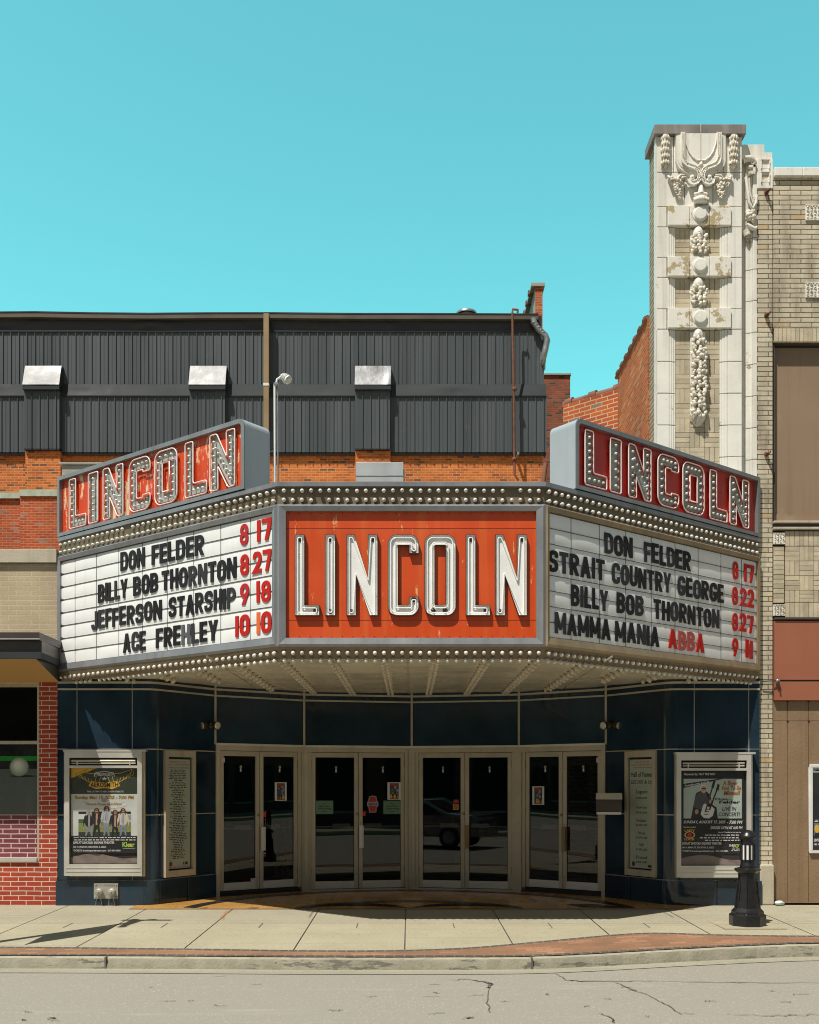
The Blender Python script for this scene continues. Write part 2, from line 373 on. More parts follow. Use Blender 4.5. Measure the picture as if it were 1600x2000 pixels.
# ================================================================== ground, road, kerb, pavement
def spline(pts, n=40):                    # smooth curve x->y through points (monotone x), n samples
    out = []
    for i in range(n + 1):
        x = pts[0][0] + (pts[-1][0] - pts[0][0]) * i / n
        k = max(j for j in range(len(pts) - 1) if pts[j][0] <= x + 1e-9)
        p0 = pts[max(k - 1, 0)]; p1 = pts[k]; p2 = pts[k + 1]; p3 = pts[min(k + 2, len(pts) - 1)]
        t = (x - p1[0]) / (p2[0] - p1[0]); h = p2[0] - p1[0]
        d1 = (p2[1] - p0[1]) / max(1e-6, p2[0] - p0[0]) * h; d2 = (p3[1] - p1[1]) / max(1e-6, p3[0] - p1[0]) * h
        out.append((x, (2 * t**3 - 3 * t**2 + 1) * p1[1] + (t**3 - 2 * t**2 + t) * d1 + (-2 * t**3 + 3 * t**2) * p2[1] + (t**3 - t**2) * d2))
    return out
def gline(px):                            # pavement curve from pixels -> plan points, extended far both ways
    g = [ground(*p) for p in px]; g = [(p.x, p.y) for p in g]
    g = [(-60, g[0][1])] + [(-9, g[0][1])] + g + [(9, g[-1][1] + .12), (60, g[-1][1] + .12)]
    return g
kerb_pts = gline([(0, 1869), (300, 1870), (600, 1872), (850, 1872), (1020, 1871), (1150, 1866), (1345, 1855), (1600, 1845)])
band_pts = gline([(0, 1850), (300, 1853), (700, 1857.5), (900, 1852.5), (1050, 1840), (1180, 1828), (1270, 1822.5), (1400, 1826), (1600, 1828.5)])
XS = [-60, -30, -15] + [-9 + 18 * i / 90 for i in range(91)] + [15, 30, 60]
def interp(pts):
    inner = spline(pts[1:-1], 120)
    def f(x):
        if x <= inner[0][0]: return inner[0][1]
        if x >= inner[-1][0]: return inner[-1][1]
        k = min(int((x - inner[0][0]) / (inner[-1][0] - inner[0][0]) * 120), 119); a, b = inner[k], inner[k + 1]
        return a[1] + (b[1] - a[1]) * (x - a[0]) / (b[0] - a[0])
    return f
fk, fb = interp(kerb_pts), interp(band_pts)
def zs(y): return -SLOPE * (FAC - y)
ROADZ = zs(10.2) - .115

s = NT('asphalt'); co = s.coord('Object'); big = s.ramp(s.noise(s.coord('Object', (.35, 1.6, 1)), .9, 6), .3, .7)
fine = s.noise(s.coord('Object', (1, .45, 1)), 46, 4, .75); c = s.mix(big, (.335, .315, .255), (.405, .38, .31)); c = s.mix(.55, c, fine, 'OVERLAY')
spk = s.ramp(s.noise(s.coord('Object', (1, .45, 1)), 170, 2), .58, .70); c = s.mix(spk, c, (.45, .425, .35)); sp2 = s.ramp(s.noise(s.coord('Object', (1, .45, 1)), 85, 2), .36, .30); c = s.mix(sp2, c, (.26, .24, .20))
wear = s.ramp(s.noise(s.coord('Object', (.25, 3.5, 1)), 1.2, 8, .7), .60, .72); c = s.mix(wear, c, (.34, .32, .265))
vo = s.n('ShaderNodeTexVoronoi', feature='DISTANCE_TO_EDGE'); vo.inputs['Scale'].default_value = .55
wv = s.n('ShaderNodeVectorMath', operation='ADD'); nz = s.n('ShaderNodeTexNoise'); nz.inputs['Scale'].default_value = 3; nz.inputs['Detail'].default_value = 6
s.l(co, nz.inputs['Vector']); s.l(co, wv.inputs[0]); s.l(nz.outputs['Color'], wv.inputs[1]); s.l(wv.outputs[0], vo.inputs['Vector'])
cr = s.ramp(vo.outputs['Distance'], .0, .003, (1, 1, 1, 1), (0, 0, 0, 1)); msk = s.ramp(s.noise(co, .8, 3), .56, .62)
mm = s.n('ShaderNodeMath', operation='MULTIPLY'); s.l(cr, mm.inputs[0]); s.l(msk, mm.inputs[1]); c = s.mix(mm.outputs[0], c, (.19, .18, .155))
s.l(c, s.b.inputs['Base Color']); oil = s.ramp(s.noise(s.coord('Object', (.5, 1.2, 1)), .8, 5), .60, .74); om = s.n('ShaderNodeMath', operation='MULTIPLY'); s.l(oil, om.inputs[0]); om.inputs[1].default_value = .35; c = s.mix(om.outputs[0], c, (.24, .225, .19)); s.l(c, s.b.inputs['Base Color'])
s.b.inputs['Roughness'].default_value = .9; s.bump(fine, .003); m_road = s.m
m_tar = mat('crack_tar', (.115, .105, .09), .75, 0, .3, 20)

def conc(name, a, b):
    s = NT(name); co = s.coord('Object'); n1 = s.ramp(s.noise(co, 1.1, 7), .3, .7); c = s.mix(n1, a, b)
    n2 = s.noise(s.coord('Object', (1, .5, 1)), 55, 4, .7); c = s.mix(.45, c, n2, 'OVERLAY')
    st = s.ramp(s.noise(s.coord('Object', (1, 2.4, 1)), 2.2, 7, .7), .60, .75); c = s.mix(st, c, c3(a, .74))
    ln = s.ramp(s.noise(s.coord('Object', (.12, 5, 1)), 2.0, 5), .54, .62); lm = s.n('ShaderNodeMath', operation='MULTIPLY'); s.l(ln, lm.inputs[0]); lm.inputs[1].default_value = .35; c = s.mix(lm.outputs[0], c, c3(a, .8)); fl = s.ramp(s.noise(co, 18, 2), .70, .74); c = s.mix(fl, c, c3(a, .6))
    s.l(c, s.b.inputs['Base Color']); s.b.inputs['Roughness'].default_value = .85; s.bump(n2, .0015); return s.m
m_walk = conc('pavement_concrete', (.315, .285, .195), (.365, .335, .235))
m_walk2 = conc('pavement_concrete_dark', (.285, .26, .185), (.335, .31, .225))  # slightly darker tone for the slab row along the building
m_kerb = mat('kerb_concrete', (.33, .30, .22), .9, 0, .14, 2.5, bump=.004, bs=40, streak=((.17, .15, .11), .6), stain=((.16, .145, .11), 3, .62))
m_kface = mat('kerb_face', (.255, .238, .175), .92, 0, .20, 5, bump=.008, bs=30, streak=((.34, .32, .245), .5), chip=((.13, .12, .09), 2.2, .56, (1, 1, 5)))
m_gutterpan = conc('gutter_concrete', (.27, .25, .185), (.32, .295, .225))
m_paver = brick('brick_paver', (.265, .135, .070), (.212, .105, .056), (.19, .13, .085), .20, .10, .006, bump=.002, third=((.32, .16, .09), .8))
m_paverdk = brick('soldier_paver', (.085, .075, .065), (.06, .055, .05), (.20, .17, .12), .10, .22, .007, bump=.002)

mb = MB(); mb.poly(((-400, -400, ROADZ - .12), (400, -400, ROADZ - .12), (400, 500, ROADZ - .12), (-400, 500, ROADZ - .12)), mat('earth', (.16, .14, .10), .95)); mb.build('ground', kind='structure')
OPP = -4.6                                # far kerb behind the camera
mb = MB()
for a, b in zip(XS, XS[1:]):
    mb.poly(((a, OPP, ROADZ - .03), (b, OPP, ROADZ - .03), (b, fk(b) + .05, ROADZ), (a, fk(a) + .05, ROADZ)), m_road)
rnd = random.Random(3)
def crack(pts, w):
    P = [ground_road(*p) for p in pts]; Q = []
    for a, b in zip(P, P[1:]):
        for k in range(6): Q.append(a.lerp(b, k / 6) + Vector((rnd.uniform(-.012, .012), rnd.uniform(-.03, .03), 0)))
    Q.append(P[-1])
    for i, (a, b) in enumerate(zip(Q, Q[1:])):
        d = (b - a).normalized(); nrm = Vector((-d.y, d.x, 0)); w0 = w * (1 - abs(2 * i / len(Q) - 1)) * rnd.uniform(.6, 1.3) + .003; w1 = w0 * .9
        mb.poly((a - nrm * w0, b - nrm * w1, b + nrm * w1, a + nrm * w0), m_tar)
def ground_road(px, py):
    D = (EYE - ROADZ) / ((py - HY) / FPX); return Vector((PX(px, D), D, ROADZ + .004))
crack([(918, 1914), (945, 1918), (960, 1922), (955, 1928), (950, 1930)], .022)
crack([(1085, 1902), (1105, 1914), (1130, 1917), (1200, 1917), (1275, 1916)], .010)
crack([(1275, 1916), (1400, 1919), (1600, 1920)], .006)
crack([(1200, 1918), (1225, 1930), (1262, 1942)], .005); crack([(1262, 1942), (1300, 1962), (1330, 1980)], .004)
crack([(905, 1990), (925, 1987)], .012); crack([(955, 1930), (952, 1960), (958, 1978)], .003)
crack([(1170, 1978), (1195, 1990), (1200, 1998)], .006); crack([(90, 1990), (108, 1988)], .010)
rd = random.Random(17)
for k in range(30):
    x, y = rd.uniform(-40, 1640), rd.uniform(1906, 1998) ; w_ = rd.uniform(6, 34); crack([(x, y), (x + w_, y + rd.uniform(-1.5, 1.5))], rd.uniform(.0004, .0015))
crack([(1420, 1982), (1520, 1984), (1600, 1982)], .004); crack([(880, 1914), (920, 1914)], .006)
mb.build('road', kind='structure')
# gutter pan
mb = MB()
for a, b in zip(XS, XS[1:]):
    mb.poly(((a, fk(a) - .26, ROADZ + .005), (b, fk(b) - .26, ROADZ + .005), (b, fk(b) + .03, ROADZ + .006), (a, fk(a) + .03, ROADZ + .006)), m_gutterpan)
mb.build('gutter', kind='structure')
# kerb with a rounded nose and a few broken joints
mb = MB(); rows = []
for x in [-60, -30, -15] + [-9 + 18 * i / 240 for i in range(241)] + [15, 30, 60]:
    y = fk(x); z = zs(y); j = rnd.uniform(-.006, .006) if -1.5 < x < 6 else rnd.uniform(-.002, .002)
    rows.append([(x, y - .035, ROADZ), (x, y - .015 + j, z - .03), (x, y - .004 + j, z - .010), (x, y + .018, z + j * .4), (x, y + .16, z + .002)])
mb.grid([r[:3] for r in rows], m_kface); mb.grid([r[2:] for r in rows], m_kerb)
for px in (207, 1038, -300, 1900):
    g = ground(px, 1870); y = fk(g.x)
    mb.box(g.x - .008, g.x + .008, y - .037, y + .1, ROADZ + .01, zs(y) + .004, m_tar)
mb.build('kerb', kind='structure')
# brick band with dark soldier edges
mb = MB(); zo = .004
for a, b in zip(XS, XS[1:]):
    def strip(f0, d0, f1, d1, m, lift, uv):
        P = []
        for x, f, d in ((a, f0, d0), (b, f0, d0), (b, f1, d1), (a, f1, d1)): y = f(x) + d; P.append((x, y, zs(y) + lift))
        mb.poly(P, m, uv=[(p[0], uv + p[1] - (f0(p[0]) + d0)) for p in P])
    strip(fk, .045, fb, .0, m_paver, 0.005, 0); strip(fk, .045, fk, .12, m_paverdk, .009, 0); strip(fb, -.085, fb, .0, m_paverdk, .006, 0)
mb.build('brick_band', kind='structure')
# concrete pavement: slabs with open joints
JX = [-3.52 + 1.157 * k for k in range(-12, 14)]
mb = MB()
for a, b in zip(JX, JX[1:]):
    n = 8; cut = lambda x: fb(x) + .0
    for i in range(n):
        x0 = a + .007 + (b - a - .014) * i / n; x1 = a + .007 + (b - a - .014) * (i + 1) / n
        for y0_, y1_, mm_ in ((None, 12.36, m_walk), (12.366, 14.02, m_walk2)):
            P = [(x0, y0_ or cut(x0)), (x1, y0_ or cut(x1)), (x1, y1_), (x0, y1_)]
            mb.poly([(p[0], p[1], zs(p[1]) if p[1] < FAC else 0) for p in P], mm_)
for a in JX: mb.poly([(a - .008, fb(a), zs(fb(a)) - .012), (a + .008, fb(a), zs(fb(a)) - .012), (a + .008, 14.0, -.012), (a - .008, 14.0, -.012)], m_tar)
for a, b in zip(JX, JX[1:]):
    x = (a + b) / 2; y0 = 12.05; mb.poly([(x - .006, y0, zs(y0) + .004), (x + .006, y0, zs(y0) + .004), (x + .006, y0 + .34, zs(y0 + .34) + .004), (x - .006, y0 + .34, zs(y0 + .34) + .004)], m_tar)
rnd2 = random.Random(5)
for (px, dx, m) in ((448, .03, mat('rust_stain', (.34, .17, .075), .9, 0, .3, 8)),):
    g = ground(px, 1790)
    for k in range(9):
        t = k / 8; x = -2.37 + (t - .5) * .10 * math.sin(k); y = 13.45 - t * .75; w = .03 * math.sin(math.pi * (t * .9 + .05))
        mb.poly([(x - w, y, zs(y) + .003), (x + w * .6, y - .02, zs(y) + .003), (x + w * .5, y + .09, zs(y) + .004), (x - w * .8, y + .09, zs(y) + .004)], m)
mb.build('pavement', kind='structure')
# terrazzo apron under the doors
s = NT('gold_terrazzo'); co = s.coord('Object'); v = s.n('ShaderNodeTexVoronoi'); v.inputs['Scale'].default_value = 85; s.l(co, v.inputs['Vector'])
n1 = s.ramp(s.noise(co, 1.3, 6), .3, .7); c = s.mix(n1, (.42, .21, .055), (.58, .32, .095)); c = s.mix(.35, c, v.outputs['Color'], 'SOFT_LIGHT')
wr = s.ramp(s.noise(s.coord('Object', (2, .8, 1)), 1.6, 7), .6, .72); c = s.mix(wr, c, (.16, .07, .03))
s.l(c, s.b.inputs['Base Color']); s.b.inputs['Roughness'].default_value = .2; m_gold = s.m
m_tblack = mat('black_terrazzo', (.022, .021, .02), .32, 0, .3, 20); m_tgrey = mat('grey_terrazzo', (.12, .115, .10), .36, 0, .2, 30)
mb = MB()
def on_apron(P, lift, m): mb.poly([(x, y, (zs(y) if y < FAC else 0) + lift) for x, y in P], m)
on_apron([(-3.75, 13.6), (3.8, 13.6), (3.8, 14.0), (-3.75, 14.0)], .006, m_gold); on_apron([(-3.75, 14.0), (3.8, 14.0), (3.8, 17), (-3.75, 17)], .006, m_gold)
def arc(cx, cy, r0, r1, a0, a1, m, lift, n=40, ymin=13.62, taper=False):
    for i in range(n):
        t0 = R(a0 + (a1 - a0) * i / n); t1 = R(a0 + (a1 - a0) * (i + 1) / n)
        k0 = math.sin(math.pi * i / n) if taper else 1; k1 = math.sin(math.pi * (i + 1) / n) if taper else 1
        P = [(cx + r0 * math.cos(t0), cy + r0 * math.sin(t0)), (cx + (r0 + (r1 - r0) * k0) * math.cos(t0), cy + (r0 + (r1 - r0) * k0) * math.sin(t0)),
             (cx + (r0 + (r1 - r0) * k1) * math.cos(t1), cy + (r0 + (r1 - r0) * k1) * math.sin(t1)), (cx + r0 * math.cos(t1), cy + r0 * math.sin(t1))]
        if min(p[1] for p in P) > ymin: on_apron(P[::-1], lift, m)
arc(0, 12.85, 2.98, 3.17, 12, 168, m_tblack, .010); arc(0, 12.6, 1.72, 1.92, 20, 160, m_tgrey, .011, 40)
arc(-.75, 12.55, 1.33, 1.60, 55, 128, m_tblack, .012, 30, taper=True); arc(.75, 12.55, 1.33, 1.60, 52, 125, m_tblack, .012, 30, taper=True)
on_apron([(2.35, 13.75), (2.9, 13.68), (2.55, 14.05), (2.15, 14.05)], .012, m_tblack)
on_apron([(-3.75, 13.585), (3.8, 13.585), (3.8, 13.603), (-3.75, 13.603)], .008, m_tar)
mb.build('terrazzo_apron', kind='structure')

# ================================================================== dark auditorium building far behind
DA = 28.0
X = lambda px: PX(px, DA)
Z = lambda py: PZ(py, DA)
aud = thing('auditorium_building', 'long dark grey metal clad building over orange brick behind the marquee', 'building', (-8, DA, 0))
def corrugated(x0, x1, y, z0, z1, m, pitch=.2215, d=.03):
    mb = MB(); x = x0; P = [(x0, y)]
    while x < x1 - pitch * .5:
        P += [(x + pitch * .36, y), (x + pitch * .38, y - .008), (x + pitch * .44, y - .008), (x + pitch * .46, y), (x + pitch * .84, y), (x + pitch * .87, y - d), (x + pitch * .95, y - d), (x + pitch, y)]; x += pitch
    P.append((x1, y))
    for a, b in zip(P, P[1:]): mb.poly(((a[0], a[1], z0), (b[0], b[1], z0), (b[0], b[1], z1), (a[0], a[1], z1)), m)
    return mb
XL, XR = -22.0, X(1060)
mb = MB(); mb.box(XL, XR, DA, DA + 22, 0, Z(884), m_brick_far)
mb.box(XL, XR - .02, DA + .03, DA + 22, Z(884), Z(616), m_dark)
aud_wall = mb.build('brick_wall', aud)
mb = MB(); mb.box(XL, X(125), DA - .03, DA + .0, Z(1100), Z(967), m_brick_red); mb.box(X(45), X(123), DA - .22, DA - .03, Z(1100), Z(967), m_brick_red)
mb.box(X(55), X(123), DA - .20, DA, Z(967), Z(880), m_brick_far); mb.build('brick_pilaster', aud); mb = MB(); mb.box(X(695), X(763), DA - .20, DA, Z(960), Z(882), m_brick_far)
mb.build('brick_pilaster', aud)
mb = MB(); mb.box(XL, X(45), DA - .10, DA, Z(975), Z(964), m_verdigris); mb.box(X(45), X(124), DA - .27, DA, Z(974), Z(962), m_verdigris); mb.build('stone_band', aud)
corrugated(XL, XR, DA - .02, Z(752), Z(648), m_siding).build('upper_siding', aud)
corrugated(XL, X(1066), DA - .12, Z(886), Z(776), m_siding).build('lower_siding', aud)
mb = MB(); mb.box(XL, X(1066), DA - .1, DA + .02, Z(890), Z(885), m_fascia); mb.box(X(1064.5), X(1066.5), DA - .15, DA + .3, Z(888), Z(776), m_siding); mb.box(XL, XR, DA - .06, DA, Z(649.5), Z(646.5), m_flash)  # black strip stands in for the shadow gap under the lower siding
mb.build('siding_trim', aud)
def dented(x0, x1, y0, z0, y1, z1, m, n=160, a=.02, seed=1):
    r = random.Random(seed); mb = MB(); rows = []
    dents = [(r.uniform(x0, x1), r.uniform(.2, .9), r.uniform(.1, .6), r.uniform(-1, 1)) for _ in range(int((x1 - x0) * 1.2) + 2)]
    for k in range(6):
        t = k / 5; row = []
        for i in range(n + 1):
            x = x0 + (x1 - x0) * i / n; d = sum(q[3] * a * math.exp(-((x - q[0]) / q[2]) ** 2 - ((t - q[1]) / .3) ** 2) for q in dents if abs(x - q[0]) < 3 * q[2])
            row.append((x, y0 + (y1 - y0) * t - d, z0 + (z1 - z0) * t))
        rows.append(row)
    mb.grid(rows, m); return mb
mb = dented(XL, X(1066), DA - .16, Z(777), DA - .05, Z(752), m_flash, 300, .018, 4); mb.box(XL, X(1066), DA - .17, DA - .1, Z(778.5), Z(776.5), m_flash); mb.build('flashing_band', aud)
mb = dented(XL, X(1047), DA - .035, Z(647), DA - .05, Z(620), m_fascia, 220, .03, 9); mb.build('eave_flashing', aud)
mb = MB(); prev = None
for px, py in ((-800, 610), (0, 608), (70, 607.5), (180, 609.5), (290, 610.5), (420, 609.5), (540, 609.5), (700, 611), (820, 611), (1052, 612)):
    p = (PX(px, DA - .19), PZ(py, DA - .19))
    if prev:
        a, b = prev, p
        for (y0, y1, t, bt, m) in ((DA - .19, DA - .1, 0, .035, m_fascia), (DA - .18, DA - .1, .035, .155, m_gutter)):
            mb.poly(((a[0], y0, a[1] - bt), (b[0], y0, b[1] - bt), (b[0], y0, b[1] - t), (a[0], y0, a[1] - t)), m)
        mb.poly(((a[0], DA - .18, a[1] - .155), (b[0], DA - .18, b[1] - .155), (b[0], DA, b[1] - .155), (a[0], DA, a[1] - .155)), m_gutter)
        mb.poly(((a[0], DA - .19, a[1]), (b[0], DA - .19, b[1]), (b[0], DA + 3, b[1] + .02), (a[0], DA + 3, a[1] + .02)), m_fascia)
    prev = p
mb.build('gutter', aud)
for i, (p0, p1, dy, mm_) in enumerate(((55, 123, .0, m_silver), (375, 443, .0, m_silver), (695, 762, .0, m_silver2))):
    mb = corrugated(X(p0), X(p1), DA - .29, Z(884), Z(771), m_siding)
    for sx in (X(p0), X(p1)): mb.poly(((sx, DA - .29, Z(884)), (sx, DA, Z(884)), (sx, DA, Z(771)), (sx, DA - .29, Z(771))), m_siding)
    mb.box(X(p0), X(p1), DA - .29, DA - .1, Z(885.5), Z(883), m_fascia)
    mb.build('clad_pilaster', aud)
    h = dented(X(p0) - .01, X(p1) + .03, DA - .40, Z(762), DA - .19, Z(720), mm_, 24, .02, 20 + i)
    x0, x1 = X(p0) - .01, X(p1) + .03
    h.box(x0, x1, DA - .39, DA - .29, Z(771), Z(762.5), m_flash)
    for sx in (x0, x1): h.poly(((sx, DA - .40, Z(762)), (sx, DA - .02, Z(762)), (sx, DA - .02, Z(720)), (sx, DA - .19, Z(720))), m_flash)
    h.build('pilaster_hood', aud)
mb = MB(); mb.box(X(518), X(528), DA - .32, DA - .17, Z(850), Z(622), m_bronze); mb.box(X(517.5), X(528.5), DA - .33, DA - .19, Z(762), Z(757), m_whitep); mb.build('downpipe', aud)
mb = MB(); pp = lambda px, py, D=DA - .45: (PX(px, D), D, PZ(py, D))
mb.tube([pp(1011, 610), pp(1012, 605), pp(1001.5, 604), pp(1001, 612), pp(1003.5, 760), pp(1005, 900), pp(1005.5, 927), pp(1013, 938)], .033, m_rust, 8)
for py in (760, 897): mb.ball(pp(1005, py), .07, m_rust, 8)
mb.box(X(1007), X(1011), DA - .45, DA, Z(898), Z(893), m_galv); mb.build('rusty_pipe', aud)
mb = MB(); q = lambda px, py, D=DA - .2: (PX(px, D), D, PZ(py, D))
mb.tube([q(1042, 622), q(1043, 630), q(1052, 643), q(1066, 656), q(1069, 664), q(1066, 680), q(1061, 700), q(1060, 720, DA + .2)], .085, m_galv, 10)
for k in range(5): a = q(1043 + k * 4.5, 631 + k * 5); mb.ball(a, .10, m_galv, 8, (1, 1, .35))
mb.build('drain_elbow', aud)
mb = MB(); D = 31; mb.lathe([(.32, 0), (.32, .05), (.30, .08), (.18, .12), (0, .13)], m_galv, (PX(911, D), D, PZ(615.5, D)), n=20)
mb.lathe([(.25, -.6), (.25, 0)], m_galv, (PX(911, D), D, PZ(615.5, D)), n=16); mb.build('roof_ventilator', aud)
# brick parapet end and far stacks
fw = thing('fire_wall', 'narrow red brick parapet wall end rising above the right end of the dark roof', 'wall', (X(1053), 29, 0))
mb = MB(); D0 = 29.0
x0, x1, zt = PX(1046, D0), PX(1060, D0), PZ(560, D0)
mb.box(x0, x1, D0, 31.7, 0, zt, m_brick_red, skip='l'); mb.box(x0 - .006, x0, D0 + .01, 31.7, 0, zt, m_concgrey); mb.build('brick_shaft', fw)
mb = MB(); mb.box(x0 - .12, x1 + .06, D0 - .06, 31.8, zt, zt + .09, m_concgrey)
for k in range(4): mb.box(x0 - .16, x0 - .0, D0 + .4 + k * .62, D0 + .55 + k * .62, zt - .02, zt + .1, m_tilecop)
mb.build('coping', fw)
D = 36.0
st = thing('brick_stack', 'weathered dark red brick stack with square top beyond the dark building', 'chimney', (PX(1090, D), D, 0))
mb = MB(); mb.box(PX(1040, D), PX(1114, D), D, D + 2, 0, PZ(733, D), m_brick_dk); mb.build('stack_body', st)
mb = MB(); mb.box(PX(1038, D), PX(1115.5, D), D - .06, D + 2.06, PZ(733, D), PZ(730, D), m_concgrey); mb.build('stack_cap', st)
# the two brick party walls between stack and tower
M = frame((PX(1100, 17.2), 17.2), (PX(1207, 16.5) - PX(1100, 17.2), 16.5 - 17.2))
L = math.hypot(PX(1207, 16.5) - PX(1100, 17.2), .7)
zt = PZ(760, 16.5)
ow = thing('oblique_brick_wall', 'low orange brick wall with clay coping running back from the tower side wall', 'wall', (2.9, 16.9, 0))
mb = MB(M); mb.box(-.0, L, 0, .3, 0, zt, m_brick_side); mb.build('brick_face', ow)
mb = MB(M); mb.tube([(-.05, .1, zt + .03), (L, .1, zt + .03)], .075, m_tilecop, 10, flat=.7)
for k in (.0, .46, .93): mb.tube([(k, .1, zt + .04), (k + .14, .1, zt + .045)], .092, m_tilecop, 10, flat=.75)
mb.build('clay_coping', ow)
sw = thing('side_brick_wall', 'tall red brick side wall with sloping clay coping beside the white tower', 'wall', (3.38, 15.5, 0))
y0, y1 = 14.455, 16.5; xw0, xw1 = PX(1265, y0), PX(1207, y1)
Lw = math.hypot(xw1 - xw0, y1 - y0); M = frame((xw1, y1), (xw0 - xw1, y0 - y1)); zt = PZ(622, y0)
m_brick_fine = brick('fine_side_brick', (.44, .105, .020), (.26, .050, .012), (.42, .22, .09), .165, .050, .006, third=((.40, .20, .10), .85), bump=.005)
mb = MB(M); mb.box(0, Lw, 0, .32, 0, zt, m_brick_fine); mb.build('brick_face', sw)
mb = MB(M); mb.tube([(-.1, .0, zt + .02), (Lw, .0, zt + .02)], .032, m_tilecop, 10)
for k in range(7): a = .02 + k * .31; mb.tube([(a, .0, zt + .03), (a + .08, .0, zt + .035)], .046, m_tilecop, 10)
mb.build('clay_coping', sw)
pb = thing('parapet_block', 'grey concrete parapet block behind the left end of the left neon sign', 'parapet', (-4.4, 14.5, 0))
mb = MB(); mb.box(-4.90, -3.2, 14.35, 14.75, 4.0, PZ(908, 14.35), m_concgrey); mb.build('block', pb, bevel=.01)
mb = MB(); mb.box(-4.93, -3.2, 14.32, 14.78, PZ(908, 14.35), PZ(904, 14.35), m_concgrey); mb.build('cap', pb, bevel=.008)
# ================================================================== theatre: tiled front, doors, lobby
th = thing('theatre_building', 'theatre front of dark navy tiles with four pairs of glass doors under the marquee', 'theatre', (0, 15, 0))
XA, XB = -4.833, 4.812                                  # ends of the front on the street line
YF = 14.0
PB, PE = (-3.53, YF), (3.58, YF)                        # where the front turns in to the doors
V = [(-2.857, 15.0), (-1.637, 15.85), (.035, 16.2), (1.70, 15.85), (2.89, 15.0)]
ZH = 2.25; ZT = 3.12
ROWS = [(0.0, .335), (.345, 1.232), (1.246, 2.138), (2.152, ZT)]
def tile_path(pts, rows, m=m_navy, splits=()):
    """Tiles along a plan polyline (street side on its right hand), each row a band with an open joint."""
    mb = MB()
    for (a, b) in zip(pts, pts[1:]):
        Mx = frame((a[0], a[1], 0), (b[0] - a[0], b[1] - a[1])); L = math.hypot(b[0] - a[0], b[1] - a[1]); mb.M = Mx
        for z0, z1 in rows:
            mb.poly(((0, 0, z0), (L, 0, z0), (L, 0, z1), (0, 0, z1)), m, smooth=False); mb.poly(((0, 0, z1), (L, 0, z1), (L, .03, z1), (0, .03, z1)), m); mb.poly(((0, 0, z0), (0, .03, z0), (L, .03, z0), (L, 0, z0)), m)
    return mb
def fillet(p0, p1, p2, r, n=8):
    a = (Vector(p0) - Vector(p1)).normalized(); b = (Vector(p2) - Vector(p1)).normalized(); ang = a.angle(b); t = r / math.tan(ang / 2)
    c = Vector(p1) + (a + b).normalized() * (r / math.sin(ang / 2)); s_ = Vector(p1) + a * t; e = Vector(p1) + b * t; P = []
    for k in range(n + 1):
        q = (s_ - c).lerp(e - c, k / n).normalized() * r + c; P.append((q.x, q.y))
    return P
BASE = [(.0, .335)]
fl_l = fillet((XA, YF), PB, V[0], .22); fl_r = fillet(V[4], PE, (XB, YF), .22)
def straight(a, b, rows, cuts):
    """Straight run a->b cut at the given lengths into tiles with 7 mm joints."""
    mb = MB(frame((a[0], a[1], 0), (b[0] - a[0], b[1] - a[1]))); L = math.hypot(b[0] - a[0], b[1] - a[1]); c = [0] + list(cuts) + [L]
    for z0, z1 in rows:
        for x0, x1 in zip(c, c[1:]):
            mb.box(x0 + (.006 if x0 else 0), x1 - (.006 if x1 < L else 0), 0, .03, z0, z1, m_navy, skip='b')
    return mb
mbs = [straight((XA, YF), fl_l[0], ROWS[1:], (.26, 1.02)), straight((XA - .02, YF - .035), (fl_l[0][0], YF - .035), BASE, ()),
       straight(fl_l[-1], V[0], ROWS[1:], ()), straight((fl_l[-1][0] + .02, fl_l[-1][1] - .03), (V[0][0] + .02, V[0][1] - .03), BASE, (.52,)),
       straight(V[4], fl_r[0], ROWS[1:], ()), straight((V[4][0] - .02, V[4][1] - .03), (fl_r[0][0] - .02, fl_r[0][1] - .03), BASE, (.50,)),
       straight(fl_r[-1], (XB, YF), ROWS[1:], (.22, .97)), straight((fl_r[-1][0], YF - .035), (XB + .02, YF - .035), BASE, (.52,))]
for i in range(4): mbs.append(straight(V[i], V[i + 1], [(ZH, ZT)], ()))
tm = MB()
for q in mbs:
    n = len(tm.v); tm.v += q.v; tm.f += [[k + n for k in f] for f in q.f]; tm.mi += [tm.mat_i(m_navy)] * len(q.f); tm.uv += q.uv; tm.sm += q.sm
tm.build('tile_cladding', th, bevel=.004)
for fl, off in ((fl_l, 1), (fl_r, 1)):
    cm = MB()
    for z0, z1 in ROWS[1:]: cm.grid([[(x, y, z0) for x, y in fl], [(x, y, z1) for x, y in fl]], m_navy)
    ctr = Vector((sum(p[0] for p in fl) / len(fl), sum(p[1] for p in fl) / len(fl)))
    ext = [(x + (.0 if abs(y - YF) < .01 else (.012 if x < 0 else -.012)), y - .035 if abs(y - YF) < .05 else y - .032) for x, y in fl]
    cm.grid([[(x, y, 0) for x, y in ext], [(x, y, .335) for x, y in ext]], m_navy); cm.grid([[(x, y, .335) for x, y in ext], [(x, y + .05, .335) for x, y in ext]], m_navy)
    cm.build('corner_tile', th)
